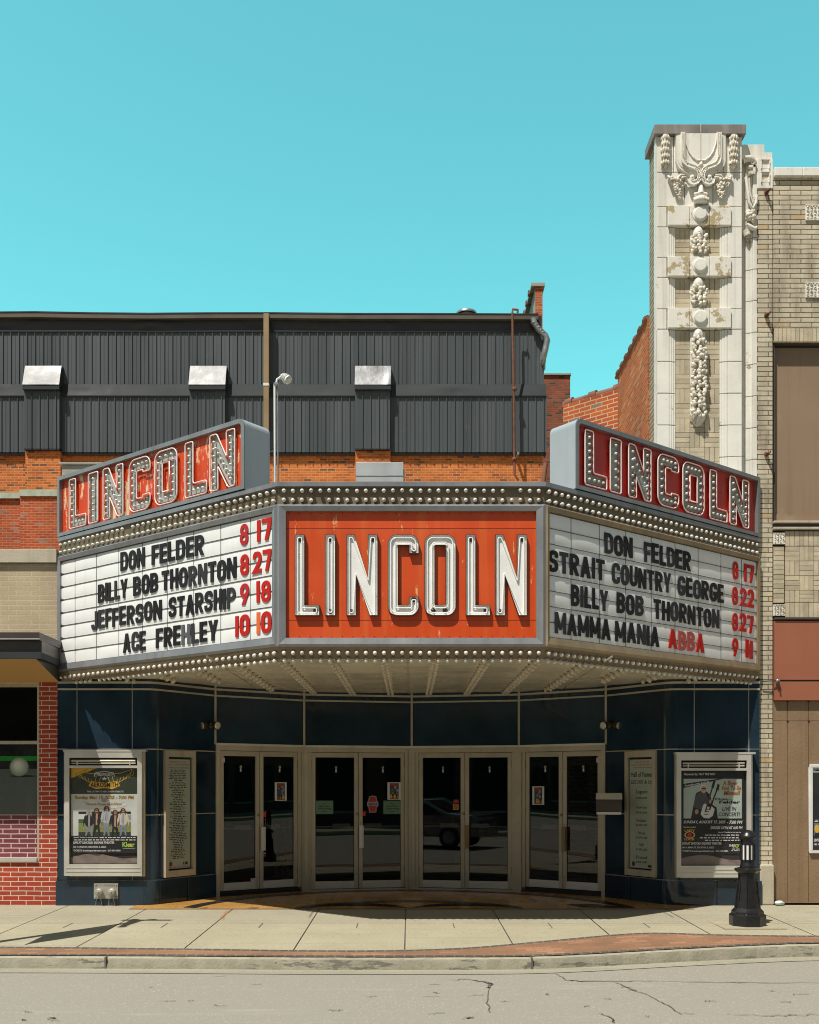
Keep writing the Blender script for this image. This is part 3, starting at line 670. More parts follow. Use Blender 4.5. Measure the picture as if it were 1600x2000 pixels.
# grout backing and the thin pale metal strips
bk = MB()
def back(a, b, z0, z1, d=.012, m=m_grout):
    bk.M = frame((a[0], a[1], 0), (b[0] - a[0], b[1] - a[1])); L = math.hypot(b[0] - a[0], b[1] - a[1]); bk.box(0, L, d, d + .2, z0, z1, m)
back((XA, YF), fl_l[0], 0, ZT); back(fl_l[-1], V[0], 0, ZT); back(V[4], fl_r[0], 0, ZT); back(fl_r[-1], (XB, YF), 0, ZT)
for i in range(4): back(V[i], V[i + 1], ZH, ZT, .02)
for fl in (fl_l, fl_r):
    bk.M = Matrix(); P = [(x, y + .006) for x, y in fl]; bk.grid([[(x, y, 0) for x, y in P], [(x, y, ZT) for x, y in P]], m_grout)
bk.build('backing_wall', th)
sp = MB()
def strip(a, b, z0, z1, d=.012):
    sp.M = frame((a[0], a[1], 0), (b[0] - a[0], b[1] - a[1])); L = math.hypot(b[0] - a[0], b[1] - a[1]); sp.box(0, L, -d, .004, z0, z1, m_alu)
path = [(XA, YF)] + fl_l + V + fl_r + [(XB, YF)]
for a, b in zip(path, path[1:]):
    for z0, z1 in ((2.955, 2.98), (3.045, 3.075)): strip(a, b, z0, z1)
for i in range(0, len(V)):
    M0 = frame((V[i][0], V[i][1], 0), (1, 0)); sp.M = M0; sp.box(-.016, .016, -.018, .03, ZH, ZT, m_alu)
sp.build('metal_strip', th)
for a, b in ((fl_l[-1], V[0]), (V[4], fl_r[0])):
    for z_ in (2.138, 1.232): sp = MB(); strip(a, b, z_, z_ + .014); sp.build('metal_strip', th)
# doors -------------------------------------------------------------
m_glass = glass('door_glass', (.55, .55, .53), 1.0); m_black = mat('black_rubber', (.015, .014, .013), .6)
m_brass = mat('aged_brass', (.55, .30, .08), .28, .9, .15, 8)
m_red = mat('red_sticker', (.62, .012, .012), .5, 0, .05)
doors = []
for i in range(4):
    a, b = V[i], V[i + 1]; L = math.hypot(b[0] - a[0], b[1] - a[1]); M = frame((a[0], a[1], 0), (b[0] - a[0], b[1] - a[1]))
    f = MB(M); lo = .10 if i else .03; ro = .10 if i < 3 else .03
    f.box(.0, .055, -.03, .09, 0, ZH, m_alu); f.box(L - .055, L, -.03, .09, 0, ZH, m_alu)
    f.box(.055, L - .055, -.02, .09, ZH - .085, ZH, m_alu); f.box(.0, L, -.034, -.002, ZH - .01, ZH + .022, m_alu_l)
    jl, jr = .055 + (.035 if i else .0), L - .055 - (.035 if i < 3 else .0)
    f.box(.055, jl + .02, .0, .09, 0, ZH - .085, m_alu); f.box(jr - .02, L - .055, .0, .09, 0, ZH - .085, m_alu)
    f.box(.055, L - .055, -.02, .12, 0, .022, m_alu if i in (1, 2) else m_black)
    if i in (0, 3): f.box(.055, L - .055, .0, .12, .022, .075, m_black)
    f.build('door_frame', th, bevel=.003)
    zb = .03 if i in (1, 2) else .082; zt = ZH - .09; mid = (jl + jr) / 2
    for k, (x0, x1) in enumerate(((jl + .022, mid - .004), (mid + .004, jr - .022))):
        d = MB(M); sw = .062
        d.box(x0, x0 + sw, .02, .062, zb, zt, m_alu); d.box(x1 - sw, x1, .02, .062, zb, zt, m_alu)
        d.box(x0 + sw, x1 - sw, .02, .062, zt - .075, zt, m_alu); d.box(x0 + sw, x1 - sw, .02, .062, zb, zb + .115, m_alu_l)
        for (c0, c1, c2, c3_) in ((x0 + sw, x0 + sw + .008, zb + .115, zt - .075), (x1 - sw - .008, x1 - sw, zb + .115, zt - .075)): d.box(c0, c1, .03, .05, c2, c3_, m_black)
        for hz in (.25, 1.05, 1.9):
            d.box(mid + (-.03 if k == 0 else .03) - .004, mid + (-.03 if k == 0 else .03) + .004, .016, .02, hz, hz + .012, m_black)
        do = d.build('door', th, bevel=.002, origin=M @ Vector(((x0 + x1) / 2, .04, 0))); doors.append((do, M, x0, x1, zb, zt))
        g = MB(M); g.box(x0 + sw, x1 - sw, .036, .044, zb + .115, zt - .075, m_glass); g.build('glass_pane', do)
        pb_ = MB(M); pz = 1.0; pb_.box(x0 + .02, x1 - .02, .075, .09, pz - .008, pz + .008, m_alu_l); pb_.box(mid + (-.40 if k == 0 else .10), mid + (-.12 if k == 0 else .38), .07, .105, pz - .02, pz + .045, m_alu_l); pb_.build('push_bar', do)
        h = MB(M); hx = x0 - .006 if k == 0 else x1 + .006
        for hz in (.32, 1.98): h.tube([(hx, .012, hz - .055), (hx, .012, hz + .055)], .011, m_bronze, 8)
        h.build('hinge', do)
        cl = MB(M); cx_ = (x0 + x1) / 2 + .02; cl.lathe([(.0, 0), (.028, 0), (.024, -.02), (.0, -.03)], m_alu, (cx_, .03, zt - .235), 'y', 12, sx=.65); cl.lathe([(.006, -.0), (.014, -.03), (.01, -.06), (0, -.06)], m_whitep, (cx_, .03, zt - .25), 'z', 8)
        cl.build('pull_hook', do)
        if (i, k) in ((0, 1), (1, 1), (2, 1), (3, 1)):
            hd = MB(M); mm = {0: m_alu_l, 1: m_alu_l, 2: m_bronze, 3: m_bronze}[i]; hx = x0 + .03
            hd.box(hx - .03, hx + .035, -.035, -.02, .66, 1.02, mm); hd.box(hx + .025, hx + .04, -.045, .02, .66, 1.02, mm)
            for hz in (.70, .98): hd.box(hx - .01, hx + .01, -.02, .02, hz - .012, hz + .012, m_alu)
            hd.build('pull_handle', do, bevel=.003)
            lk = MB(M); lk.lathe([(.022, 0), (.022, -.012), (.012, -.016), (0, -.016)], m_bronze, (x0 - .02, .02, 1.2), 'y', 12)
            if i < 2: lk.box(x0 + sw + .002, x0 + sw + .05, .028, .035, 1.165, 1.235, m_red)
            lk.build('lock', do)
# lobby -------------------------------------------------------------
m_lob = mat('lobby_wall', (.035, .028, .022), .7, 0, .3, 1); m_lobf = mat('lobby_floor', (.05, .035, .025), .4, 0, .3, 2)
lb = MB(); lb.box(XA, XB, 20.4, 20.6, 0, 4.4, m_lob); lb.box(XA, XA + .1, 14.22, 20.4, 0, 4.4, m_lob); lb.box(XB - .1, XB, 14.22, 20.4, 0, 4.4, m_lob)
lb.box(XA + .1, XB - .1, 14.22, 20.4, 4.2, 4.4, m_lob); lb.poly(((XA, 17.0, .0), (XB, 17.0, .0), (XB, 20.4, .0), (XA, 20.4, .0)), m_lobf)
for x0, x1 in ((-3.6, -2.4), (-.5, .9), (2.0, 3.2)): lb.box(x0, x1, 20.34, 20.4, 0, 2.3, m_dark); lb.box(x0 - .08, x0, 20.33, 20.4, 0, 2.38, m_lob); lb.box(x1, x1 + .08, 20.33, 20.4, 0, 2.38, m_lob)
lb.build('lobby_room', th)
bd = MB(); bd.box(XA, XB, 14.24, 27.0, 4.405, 4.6, m_concgrey); bd.box(XA, XB, 14.02, 14.24, ZT + .01, 4.6, m_concgrey); bd.build('roof', th)
# ropes posts in the lobby, notices on the doors
for i, (px, D) in enumerate(((539, 18.0), (554, 18.3), (558, 19.0))):
    lbls = ('thin brass rope post in the lobby, left one seen through the second door leaf', 'thin brass rope post in the lobby, middle of the three behind the glass', 'thin brass rope post in the lobby, farthest back of the three')
    t = thing('rope_post', lbls[i], 'rope post', (PX(px, D), D, 0), 'rope posts in the lobby'); p = MB()
    p.lathe([(.0, 0), (.16, 0), (.16, .015), (.03, .05), (.022, .06), (.022, .92), (.035, .94), (.035, .98), (.02, 1.0), (0, 1.01)], m_brass, (PX(px, D), D, .001), n=14); p.build('post', t)
def on_door(k, px0, px1, py0, py1, y=.014):
    do, M, x0, x1, zb, zt = doors[k]; a = hit(M, px0, py0, y); b = hit(M, px1, py1, y); return M, a[0], b[0], b[1], a[1], y
m_paper = mat('white_paper', (.66, .66, .64), .6, 0, .03); m_pblack = mat('ink_black', (.02, .02, .022), .5); m_ink = mat('ink_dark', (.05, .06, .075), .5)
m_pgreen = mat('green_paper', (.13, .24, .15), .6, 0, .04); m_porange = mat('ink_orange', (.60, .22, .03), .5); m_pblue = mat('ink_blue', (.10, .15, .22), .5); m_pgrey = mat('ink_grey', (.32, .33, .35), .5)
m_skin = mat('ink_skin', (.50, .28, .17), .5); m_pyellow = mat('ink_yellow', (.70, .42, .04), .5); m_pred = mat('ink_red', (.45, .03, .02), .5)
def flyer(k, box, label):
    M, x0, x1, z0, z1, y = on_door(k, *box); mb = MB(M); mb.box(x0, x1, y, y + .003, z0, z1, m_paper); w, h = x1 - x0, z1 - z0; r = random.Random(k)
    q = lambda u0, u1, v0, v1, l, m: mb.poly(((x0 + w * u0, y - l, z0 + h * v0), (x0 + w * u1, y - l, z0 + h * v0), (x0 + w * u1, y - l, z0 + h * v1), (x0 + w * u0, y - l, z0 + h * v1)), m)
    q(.17, .84, .04, .95, .001, m_ink)
    for j in range(9): u = r.uniform(.2, .68); v = r.uniform(.25, .7); q(u, u + r.uniform(.06, .16), v, v + r.uniform(.08, .2), .0015 + j * .0002, r.choice((m_pblue, m_pgrey, m_pblack, m_pgrey)))
    q(.28, .72, .78, .93, .004, m_pred); q(.2, .8, .08, .24, .004, m_porange)
    for j in range(4): u = .22 + j * .14; q(u, u + .09, .1, .3 + .03 * (j % 2), .0045, r.choice((m_skin, m_pyellow, m_pblack)))
    o = mb.build('flyer', **dict(label=label, cat='flyer', group='white flyers taped to the doors')); return o
flyer(1, (537, 560, 1528, 1564), 'white flyer with red heading taped to the second door leaf, beside the blue tiles')
flyer(3, (757, 783, 1528, 1562), 'white flyer with red heading above the right green notice')
flyer(6, (1040, 1063, 1536, 1572), 'white flyer with red heading on the rightmost pair of doors')
for k, box, lab in ((2, (617, 651, 1564, 1590), 'green paper notice on the left leaf of the second pair of doors'), (3, (749, 783, 1564, 1590), 'green paper notice beneath the flyer on the second pair of doors')):
    M, x0, x1, z0, z1, y = on_door(k, *box); mb = MB(M); mb.box(x0, x1, y, y + .003, z0, z1, m_pgreen); w, h = x1 - x0, z1 - z0
    put_text(mb, 'Please', x0 + w * .4, x0 + w * .6, z0 + h * .74, z0 + h * .82, y - .001, m_pblack); put_text(mb, 'Have Your', x0 + w * .18, x0 + w * .8, z0 + h * .53, z0 + h * .67, y - .001, m_pblack, .03)
    put_text(mb, 'Ticket Ready', x0 + w * .1, x0 + w * .9, z0 + h * .31, z0 + h * .47, y - .001, m_pblack, .03); smear(mb, x0 + w * .35, x0 + w * .65, z0 + h * .18, h * .05, y - .001, m_pblack, random.Random(1))
    mb.build('paper_notice', label=lab, cat='notice', group='green ticket notices')
M, x0, x1, z0, z1, y = on_door(3, 717, 739, 1554, 1587); mb = MB(M); w, h = x1 - x0, z1 - z0
P = [(x0 + w * u, z0 + h * v) for u, v in ((.18, 0), (.82, 0), (.86, .28), (1, .42), (1, .58), (.88, .72), (.82, .95), (.5, 1), (.18, .95), (.12, .72), (0, .58), (0, .42), (.14, .28))]
mb.prism_y(P, y - .002, y, m_pgrey); mb.flat(inset(P, .012), y - .003, m_pred); mb.box(x0, x1, y - .004, y - .003, z0 + h * .40, z0 + h * .62, m_pgrey); put_text(mb, 'tabs', x0 + w * .1, x0 + w * .9, z0 + h * .42, z0 + h * .6, y - .005, m_ink, .03)
mb.build('door_sticker', label='tall red shaped sticker with a pale band on the glass beside the green notice', cat='sticker')
for k, box, lab, c in ((0, (431, 439, 1480, 1489), 'small white square sticker in the top left corner of the leftmost door', m_paper), (7, (1165, 1173, 1480, 1489), 'small white square sticker in the top right corner of the rightmost door', m_paper),
                       (4, (885, 896, 1571, 1582), 'small orange no smoking sticker on the third pair of doors', m_porange), (4, (886, 896, 1562, 1569), 'small red and white label above the orange sticker', m_pred), (0, (490, 499, 1716, 1725), 'small round red and white sticker low on the leftmost door', m_paper)):
    M, x0, x1, z0, z1, y = on_door(k, *box); mb = MB(M); mb.box(x0, x1, y, y + .003, z0, z1, c); cx_, cz_, r = (x0 + x1) / 2, (z0 + z1) / 2, (z1 - z0) * .36
    ring = [(cx_ + r * math.cos(R(a)), cz_ + r * math.sin(R(a))) for a in range(0, 360, 30)]
    mb.flat(ring, y - .001, m_pred if c is not m_porange else m_pblack, holes=[[(cx_ + (p[0] - cx_) * .7, cz_ + (p[1] - cz_) * .7) for p in ring]])
    if c is m_porange: mb.poly(((cx_ - r * .6, y - .0015, cz_ + r * .4), (cx_ - r * .4, y - .0015, cz_ + r * .6), (cx_ + r * .6, y - .0015, cz_ - r * .4), (cx_ + r * .4, y - .0015, cz_ - r * .6)), m_pblack)
    mb.build('door_sticker', label=lab, cat='sticker')
# wall box by the right doors
wb_c = Vector((PX(1192, 14.6), 14.45, 0)); wb = thing('wall_box', 'brown metal box with pale slanted lid on the wall between doors and price list', 'box', (wb_c.x, 14.55, 1.3))
m_wbox = mat('dark_brown_metal', (.055, .042, .03), .45, .2, .2, 6)
Mw = frame((PX(1164, 14.35), 14.35, 0), (V[4][0] - fl_r[0][0], V[4][1] - fl_r[0][1]) if False else (.55, -.12)); z0 = PZ(1591, 14.35); z1 = PZ(1549, 14.35)
mb = MB(Mw); mb.box(.0, .36, .02, .34, z0 + .03, z1 - .09, m_wbox); mb.box(.03, .36, .34, .8, z0 + .05, z1 - .1, m_wbox); mb.build('box_body', wb, bevel=.006)
mb = MB(Mw); mb.prism_x([(.0, z1 - .09), (.34, z1 - .09), (.34, z1), (.08, z1)], .0, .36, m_alu_l); mb.build('lid', wb, bevel=.004)
mb = MB(Mw); mb.box(.01, .35, .0, .05, z0, z0 + .035, m_alu_l); mb.build('lip', wb, bevel=.003)
# twin emergency lamps
for sx, px, lab in ((-1, 412, 'twin head emergency lamp on the navy tiles left of the doors'), (1, 1191, 'twin head emergency lamp on the navy tiles right of the doors')):
    D = 14.85; c = Vector((PX(px, D), D, PZ(1416, D))); t = thing('emergency_lamp', lab, 'wall lamp', c, 'emergency lamps above the doors')
    mb = MB(); mb.lathe([(0, 0), (.05, 0), (.05, -.05), (.03, -.06), (0, -.06)], m_wbox, c + Vector((0, .06, 0)), 'y', 12); mb.build('mount', t)
    for k in (-1, 1):
        h = MB(); d = Vector((k * .75, -.65, -.12)).normalized(); p0 = c + Vector((k * .03, 0, 0)); p1 = p0 + d * .11
        h.tube([p0, p0 + d * .04, p0 + d * .05, p1], [.02, .04, .055, .062], m_wbox, 12, cap=True); h.build('lamp_head', t)
        l = MB(); l.tube([p1 + d * .001, p1 + d * .012], [.055, .04], m_alu_l, 12); l.build('lens', t)
# fire department inlet
c = Vector((PX(205, 13.9), 13.9, PZ(1741, 13.9))); t = thing('standpipe_inlet', 'grey twin standpipe inlet plate with two dangling chains at the foot of the left tiles', 'standpipe', (c.x, YF - .035, c.z))
m_plate = mat('cast_plate', (.40, .385, .33), .5, .35, .15, 12, bump=.002, bs=60); yp = YF - .036
mb = MB(); mb.box(c.x - .165, c.x + .165, yp - .02, yp, c.z - .105, c.z + .105, m_plate); put_text(mb, 'AUTO  SPRINKLER', c.x - .14, c.x + .14, c.z + .065, c.z + .09, yp - .022, m_galv)
for sx in (-.14, .14):
    for sz in (-.08, .08): mb.ball((c.x + sx, yp - .02, c.z + sz), .011, m_galv, 8)
mb.build('plate', t, bevel=.004)
for sx in (-.085, .09):
    n = MB(); n.lathe([(.045, 0), (.045, -.03), (.052, -.03), (.052, -.05), (.038, -.06), (0, -.06)], m_plate, (c.x + sx, yp - .02, c.z - .012), 'y', 16)
    n.lathe([(.012, -.06), (.012, -.08), (0, -.08)], m_galv, (c.x + sx, yp - .02, c.z - .012), 'y', 8); n.build('inlet_cap', t)
    for dx in (-.05, .035):
        h = MB(); h.tube([(c.x + sx + dx * .4, yp - .07, c.z - .06), (c.x + sx + dx * .8, yp - .05, c.z - .13), (c.x + sx + dx, yp - .04, c.z - .2)], .004, m_galv, 6); h.build('chain', t)
# ================================================================== marquee canopy
D1 = 11.4
PL, FL, FR, PR = (-4.833, 14.0), (-1.484, D1), (1.524, D1), (4.812, 14.0)
MF = frame(FL, (1, 0)); LF = FR[0] - FL[0]
ML = frame(PL, (FL[0] - PL[0], FL[1] - PL[1])); LL = math.hypot(FL[0] - PL[0], FL[1] - PL[1])
MR = frame(FR, (PR[0] - FR[0], PR[1] - FR[1])); LR = math.hypot(PR[0] - FR[0], PR[1] - FR[1])
SIDES = (('left', ML, LL), ('front', MF, LF), ('right', MR, LR))
Z_TOP, Z_CAP, Z_BS, Z_PT, Z_PB, Z_FB, Z_SOF = 5.045, 4.995, 4.79, 4.716, 3.296, 3.198, 3.10
mq = thing('marquee', 'angular steel theatre marquee with rows of round bulbs and two white letter boards', 'marquee', (0, 14, Z_SOF))
m_white = mat('white_board', (.80, .81, .80), .35, 0, .025, 1.2, bump=.0006, bs=6, streak=((.62, .61, .55), .25))
m_track = mat('track_metal', (.10, .10, .095), .5, .3, .2, 6); m_seam = mat('seam_dark', (.13, .13, .125), .6)
m_soffit = mat('cream_soffit', (.66, .60, .46), .26, 0, .08, 1.1, bump=.0015, bs=2)
m_bulb = mat('pearl_bulb', (.76, .74, .67), .22, 0, .16, 16, coat=.3, each=(.50, .46, .38)); m_bulbd = mat('soffit_bulb', (.52, .46, .35), .3, 0, .12, 9)  # bulbs under the soffit get a darker, browner tone
m_sock = mat('lamp_socket', (.16, .14, .11), .5, .3, .2, 9)
m_steel_t = mat('ground_tinted_steel', (.30, .235, .15), .4, .3, .18, 2, bump=.003, bs=4, streak=((.24, .14, .06), .5))  # warm ground reflection put into the right frame's base colour
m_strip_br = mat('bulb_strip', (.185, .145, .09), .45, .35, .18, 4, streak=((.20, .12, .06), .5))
plan = [PL, FL, FR, PR]
def ins_plan(d): # plan outline moved inwards by d along the three street faces
    out = []
    for p, ms in ((PL, (ML,)), (FL, (ML, MF)), (FR, (MF, MR)), (PR, (MR,))):
        ns = [Vector((m[0][1], m[1][1])) for m in ms]
        if len(ns) == 1: v = ns[0] * d
        else: v = (ns[0] + ns[1]) * (d / (1 + ns[0].dot(ns[1])))
        out.append((p[0] + v.x, p[1] + v.y))
    out[0] = (out[0][0], 13.99); out[3] = (out[3][0], 13.99); return out
def ring(mb, d0, z0, d1, z1, m):          # band round the three faces from inset d0 at z0 to d1 at z1
    a, b = ins_plan(d0), ins_plan(d1); L = 0
    for i in range(3):
        l = math.hypot(a[i + 1][0] - a[i][0], a[i + 1][1] - a[i][1])
        mb.poly(((*a[i], z0), (*a[i + 1], z0), (*b[i + 1], z1), (*b[i], z1)), m, uv=((L, z0), (L + l, z0), (L + l, z1), (L, z1))); L += l
b_ = MB(); ring(b_, .07, Z_SOF + .03, .07, Z_CAP, m_steel_d); P = ins_plan(.07)
b_.flat(P, Z_CAP, m_steel_d, 'z'); b_.build('core', mq)
r_ = MB(); ring(r_, 0, Z_CAP, 0, Z_TOP, m_steel); ring(r_, 0, Z_CAP, .06, Z_CAP - .004, m_steel); ring(r_, 0, Z_TOP, .45, Z_TOP + .012, m_steel)
P = ins_plan(.45); r_.flat(P, Z_TOP + .011, m_steel, 'z'); r_.build('top_rail', mq)
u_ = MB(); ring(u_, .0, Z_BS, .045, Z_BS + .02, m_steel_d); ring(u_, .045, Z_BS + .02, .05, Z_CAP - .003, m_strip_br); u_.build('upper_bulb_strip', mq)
# picture-frame borders of the three boards (mitred, sloping slightly inwards)
for nm, M, L in SIDES:
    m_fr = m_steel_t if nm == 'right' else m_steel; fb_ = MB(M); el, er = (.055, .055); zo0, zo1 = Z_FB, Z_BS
    if nm == 'front': zi0, zi1, xl, xr = Z_PB, Z_PT, .10, .105
    elif nm == 'left': zi0, zi1, xl, xr = Z_PB + .01, Z_PT, .06, .07
    else: zi0, zi1, xl, xr = Z_PB + .01, Z_PT, .055, .055
    O = [(0, zo0), (L, zo0), (L, zo1), (0, zo1)]; I = [(xl, zi0), (L - xr, zi0), (L - xr, zi1), (xl, zi1)]; dp = .035 if nm == 'front' else .02
    for k in range(4):
        a, b, c, d = O[k], O[(k + 1) % 4], I[(k + 1) % 4], I[k]
        e = lambda p, q, t: (p[0] + (q[0] - p[0]) * t, p[1] + (q[1] - p[1]) * t)
        a1, b1 = e(a, d, .28), e(b, c, .28)
        fb_.poly(((a[0], 0, a[1]), (b[0], 0, b[1]), (b1[0], -.022, b1[1]), (a1[0], -.022, a1[1])), m_fr)
        fb_.poly(((a1[0], -.022, a1[1]), (b1[0], -.022, b1[1]), (c[0], -.008, c[1]), (d[0], -.008, d[1])), m_fr)
        fb_.poly(((d[0], -.008, d[1]), (c[0], -.008, c[1]), (c[0], dp + .01, c[1]), (d[0], dp + .01, d[1])), m_fr)
    fb_.build('board_frame', mq)
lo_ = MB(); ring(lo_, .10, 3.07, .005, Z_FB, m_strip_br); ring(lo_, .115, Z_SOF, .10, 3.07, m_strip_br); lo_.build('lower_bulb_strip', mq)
# soffit with shallow waves
so = MB(); P = ins_plan(.11); rows = []
for j in range(25):
    t = j / 24; y = P[1][1] + t * (16.3 - P[1][1]); row = []
    if y < 13.99: k = (y - P[1][1]) / (13.99 - P[1][1]); xl = P[1][0] + (P[0][0] - P[1][0]) * k; xr = P[2][0] + (P[3][0] - P[2][0]) * k
    else: xl, xr = P[0][0], P[3][0]
    for i in range(49): x = xl + (xr - xl) * i / 48; row.append((x, y, Z_SOF + .008 + .006 * math.sin(y * 9 + .7 * math.sin(x * 1.3)) * (1 if 11.6 < y else .3)))
    rows.append(row)
so.grid(rows[::-1], m_soffit)
for x in (-2.3, -.02, 2.3): so.box(x - .004, x + .004, P[1][1] + .05, 16.2, Z_SOF - .002, Z_SOF + .02, m_alu)
so.build('soffit', mq)
# bulbs: one mesh, the hundred that show largest are objects of their own
def bulb_mesh(down):
    mb = MB(); pr = [(.013, .0), (.014, .012), (.022, .030), (.0265, .046), (.0255, .060), (.018, .073), (0, .078)]
    if down: mb.lathe([(r, -h) for r, h in pr], m_bulbd, n=10); mb.lathe([(.018, 0), (.018, -.012), (.012, -.014)], m_sock, n=10)
    else: mb.lathe([(r, -h) for r, h in pr], m_bulb, axis='y', n=10); mb.lathe([(.019, 0), (.019, -.012), (.012, -.014)], m_sock, axis='y', n=10)
    return mb
spots = []                                # (matrix, kind) of every bulb
RB = Matrix.Rotation(R(28), 4, 'X')
def put(M, x, y, z, tilt=None, s=.87):
    m = M @ Matrix.Translation((x, y, z)) @ (tilt or Matrix()) @ Matrix.Scale(s, 4); spots.append(m)
rb = random.Random(11)
for nm, M, L in (SIDES[1], SIDES[0], SIDES[2]):
    n = 29 if nm == 'front' else 40; p = (.102 if nm == 'front' else (L - .12) / 39); x0 = (L - p * (n - 1)) / 2
    for row, (z, y) in enumerate(((4.945, .05), (4.838, .047))):
        for i in range(n):
            if nm == 'front' and (row, i) in ((0, 25), (1, 4)): continue
            if nm != 'front' and rb.random() < .02: continue
            put(M, x0 + i * p, y, z, Matrix.Rotation(R(rb.uniform(-4, 4)), 4, 'X') @ Matrix.Rotation(R(rb.uniform(-4, 4)), 4, 'Z'))
    for row, (z, y) in enumerate(((3.155, .045), (3.088, .09))):
        for i in range(n):
            if nm == 'left' and row == 1 and i in (0, 1, 6): continue
            x = x0 + (i + (.5 if row and nm != 'front' else 0)) * p
            if x > L - .06: continue
            put(M, x, y, z, Matrix.Rotation(R(38 + 26 * row), 4, 'X'))
nfirst = 100
hero = None
for k, m in enumerate(spots[:nfirst]):
    if hero is None: hero = bulb_mesh(False).build('light_bulb'); o = hero
    else: o = bpy.data.objects.new('light_bulb', hero.data); COL.objects.link(o)
    o.matrix_world = m; o.matrix_basis = m; o.parent = mq; o.matrix_parent_inverse = wmat(mq).inverted()
def mass(mats, proto, name, parent):
    mb = MB()
    for m in mats:
        n = len(mb.v); mb.v += [m @ p for p in proto.v]; mb.f += [[k + n for k in f] for f in proto.f]; mb.mi += [mb.mat_i(proto.mats[k]) for k in proto.mi]; mb.uv += proto.uv; mb.sm += proto.sm
    o = mb.build(name, parent); o['kind'] = 'stuff'; return o
rest = spots[nfirst:]
# downlights: staggered double rows running back under the canopy
soff = []
for j, x in enumerate([-3.78, -3.2, -2.62, -2.04, -1.46, -.875, -.29, .295, .88, 1.465, 2.05, 2.63, 3.21, 3.78]):
    y0 = D1 + .16 if abs(x) < 1.5 else D1 + .16 + (abs(x) - 1.5) * .787
    y = y0 + .05; k = 0
    while y < 16.0:
        if y < 14.0 or abs(x) < 2.6 and y < 15.8 - .75 * max(0, abs(x) - 1.3):
            soff.append(Matrix.Translation((x + (.028 if k % 2 else -.028), y, Z_SOF + .002)) @ Matrix.Scale(.95, 4))
        y += .155; k += 1
all_rest = MB(); pa, pd = bulb_mesh(False), bulb_mesh(True)
for src, ms in ((pa, rest), (pd, soff)):
    for m in ms:
        n = len(all_rest.v); all_rest.v += [m @ p for p in src.v]; all_rest.f += [[k + n for k in f] for f in src.f]
        all_rest.mi += [all_rest.mat_i(src.mats[k]) for k in src.mi]; all_rest.uv += src.uv; all_rest.sm += src.sm
all_rest.build('light_bulbs', mq, kind='stuff')
# white letter boards: bowed panels between tracks
SEAM = {'left': [1360, 1163, 983, 808, 642, 485, 337, 195], 'right': [222, 410, 585, 755, 913, 1067, 1218, 1355]}
BOARD = {}
for nm, M, L, ox in (('left', ML, LL, 90), ('right', MR, LR, 1050)):
    y = .02; xs = sorted(hit(M, ox + q / 3.404, 1150, y)[0] for q in SEAM[nm]); x0, x1 = (.06, L - .07) if nm == 'left' else (.055, L - .055)
    cols = [x0] + xs + [x1]; z0, z1 = Z_PB + .01, Z_PT; NR = 8; BOARD[nm] = (M, cols, z0, z1)
    mb = MB(M); rb2 = random.Random(nm); zr = [z0 + (z1 - z0) * k / NR for k in range(NR + 1)]
    for a, b in zip(cols, cols[1:]):
        amp = [rb2.uniform(.0042, .0075) for _ in range(NR)]; ph = rb2.uniform(-.25, .25)
        rows = []
        for r in range(NR):
            for k in range(0 if r == 0 else 1, 9):
                t = k / 8; row = []
                for i in range(13):
                    s_ = i / 12; bow = amp[r] * 4 * t * (1 - t) * (.45 + .55 * (1 - (2 * s_ - 1 + ph) ** 2))
                    row.append((a + (b - a) * s_, y - bow, zr[r] + (zr[r + 1] - zr[r]) * t))
                rows.append(row)
        mb.grid(rows, m_white)
    bo = mb.build('letter_board', mq)
    tk = MB(M)
    for k in range(0, NR + 1):
        zz = zr[k] if 0 < k < NR else (zr[k] + (.006 if k == 0 else -.006))
        tk.box(x0, x1, y - .009, y + .005, zz - .0028, zz + .0028, m_track)
    for q in xs: tk.box(q - .003, q + .003, y - .006, y + .005, z0, z1, m_seam)
    tk.build('track', bo)

# ------------------------------------------------------------------ changeable letters, each a thing
m_lblack = [mat('letter_black', (.018, .019, .020), .6, 0, .1, 5, spec=.25), mat('letter_charcoal', (.032, .034, .037), .6, 0, .1, 5, spec=.25), mat('letter_black_worn', (.013, .013, .014), .55, 0, .1, 5, spec=.25)]
m_lgrey = mat('letter_grey', (.085, .092, .105), .5, 0, .1, 5); m_lred = [mat('letter_red', (.48, .012, .006), .5, 0, .08, 5, spec=.3), mat('letter_red_dark', (.44, .012, .012), .42, 0, .1, 5)]
m_lfade = mat('letter_faded_red', (.42, .075, .06), .5, 0, .1, 5); m_lorange = mat('letter_orange', (.72, .13, .03), .4, 0, .06, 5)
def rpath(pts, r, closed=False, n=7):       # polyline with rounded corners; r one radius or one per point
    P = [Vector(p) for p in pts]; N = len(P); out = []; rs = r if isinstance(r, (list, tuple)) else [r] * N
    for i in range(N):
        if (not closed and i in (0, N - 1)) or rs[i] == 0: out.append(tuple(P[i])); continue
        a, b, c = P[i - 1], P[i], P[(i + 1) % N]; u, v = (a - b), (c - b); kk = min(rs[i], u.length * .499, v.length * .499); p, q = b + u.normalized() * kk, b + v.normalized() * kk
        for j in range(n + 1):
            t = j / n; w_ = .7071; den = (1 - t) ** 2 + 2 * w_ * t * (1 - t) + t * t
            out.append(tuple(((1 - t) ** 2 * p + 2 * w_ * t * (1 - t) * b + t * t * q) / den))
    return out
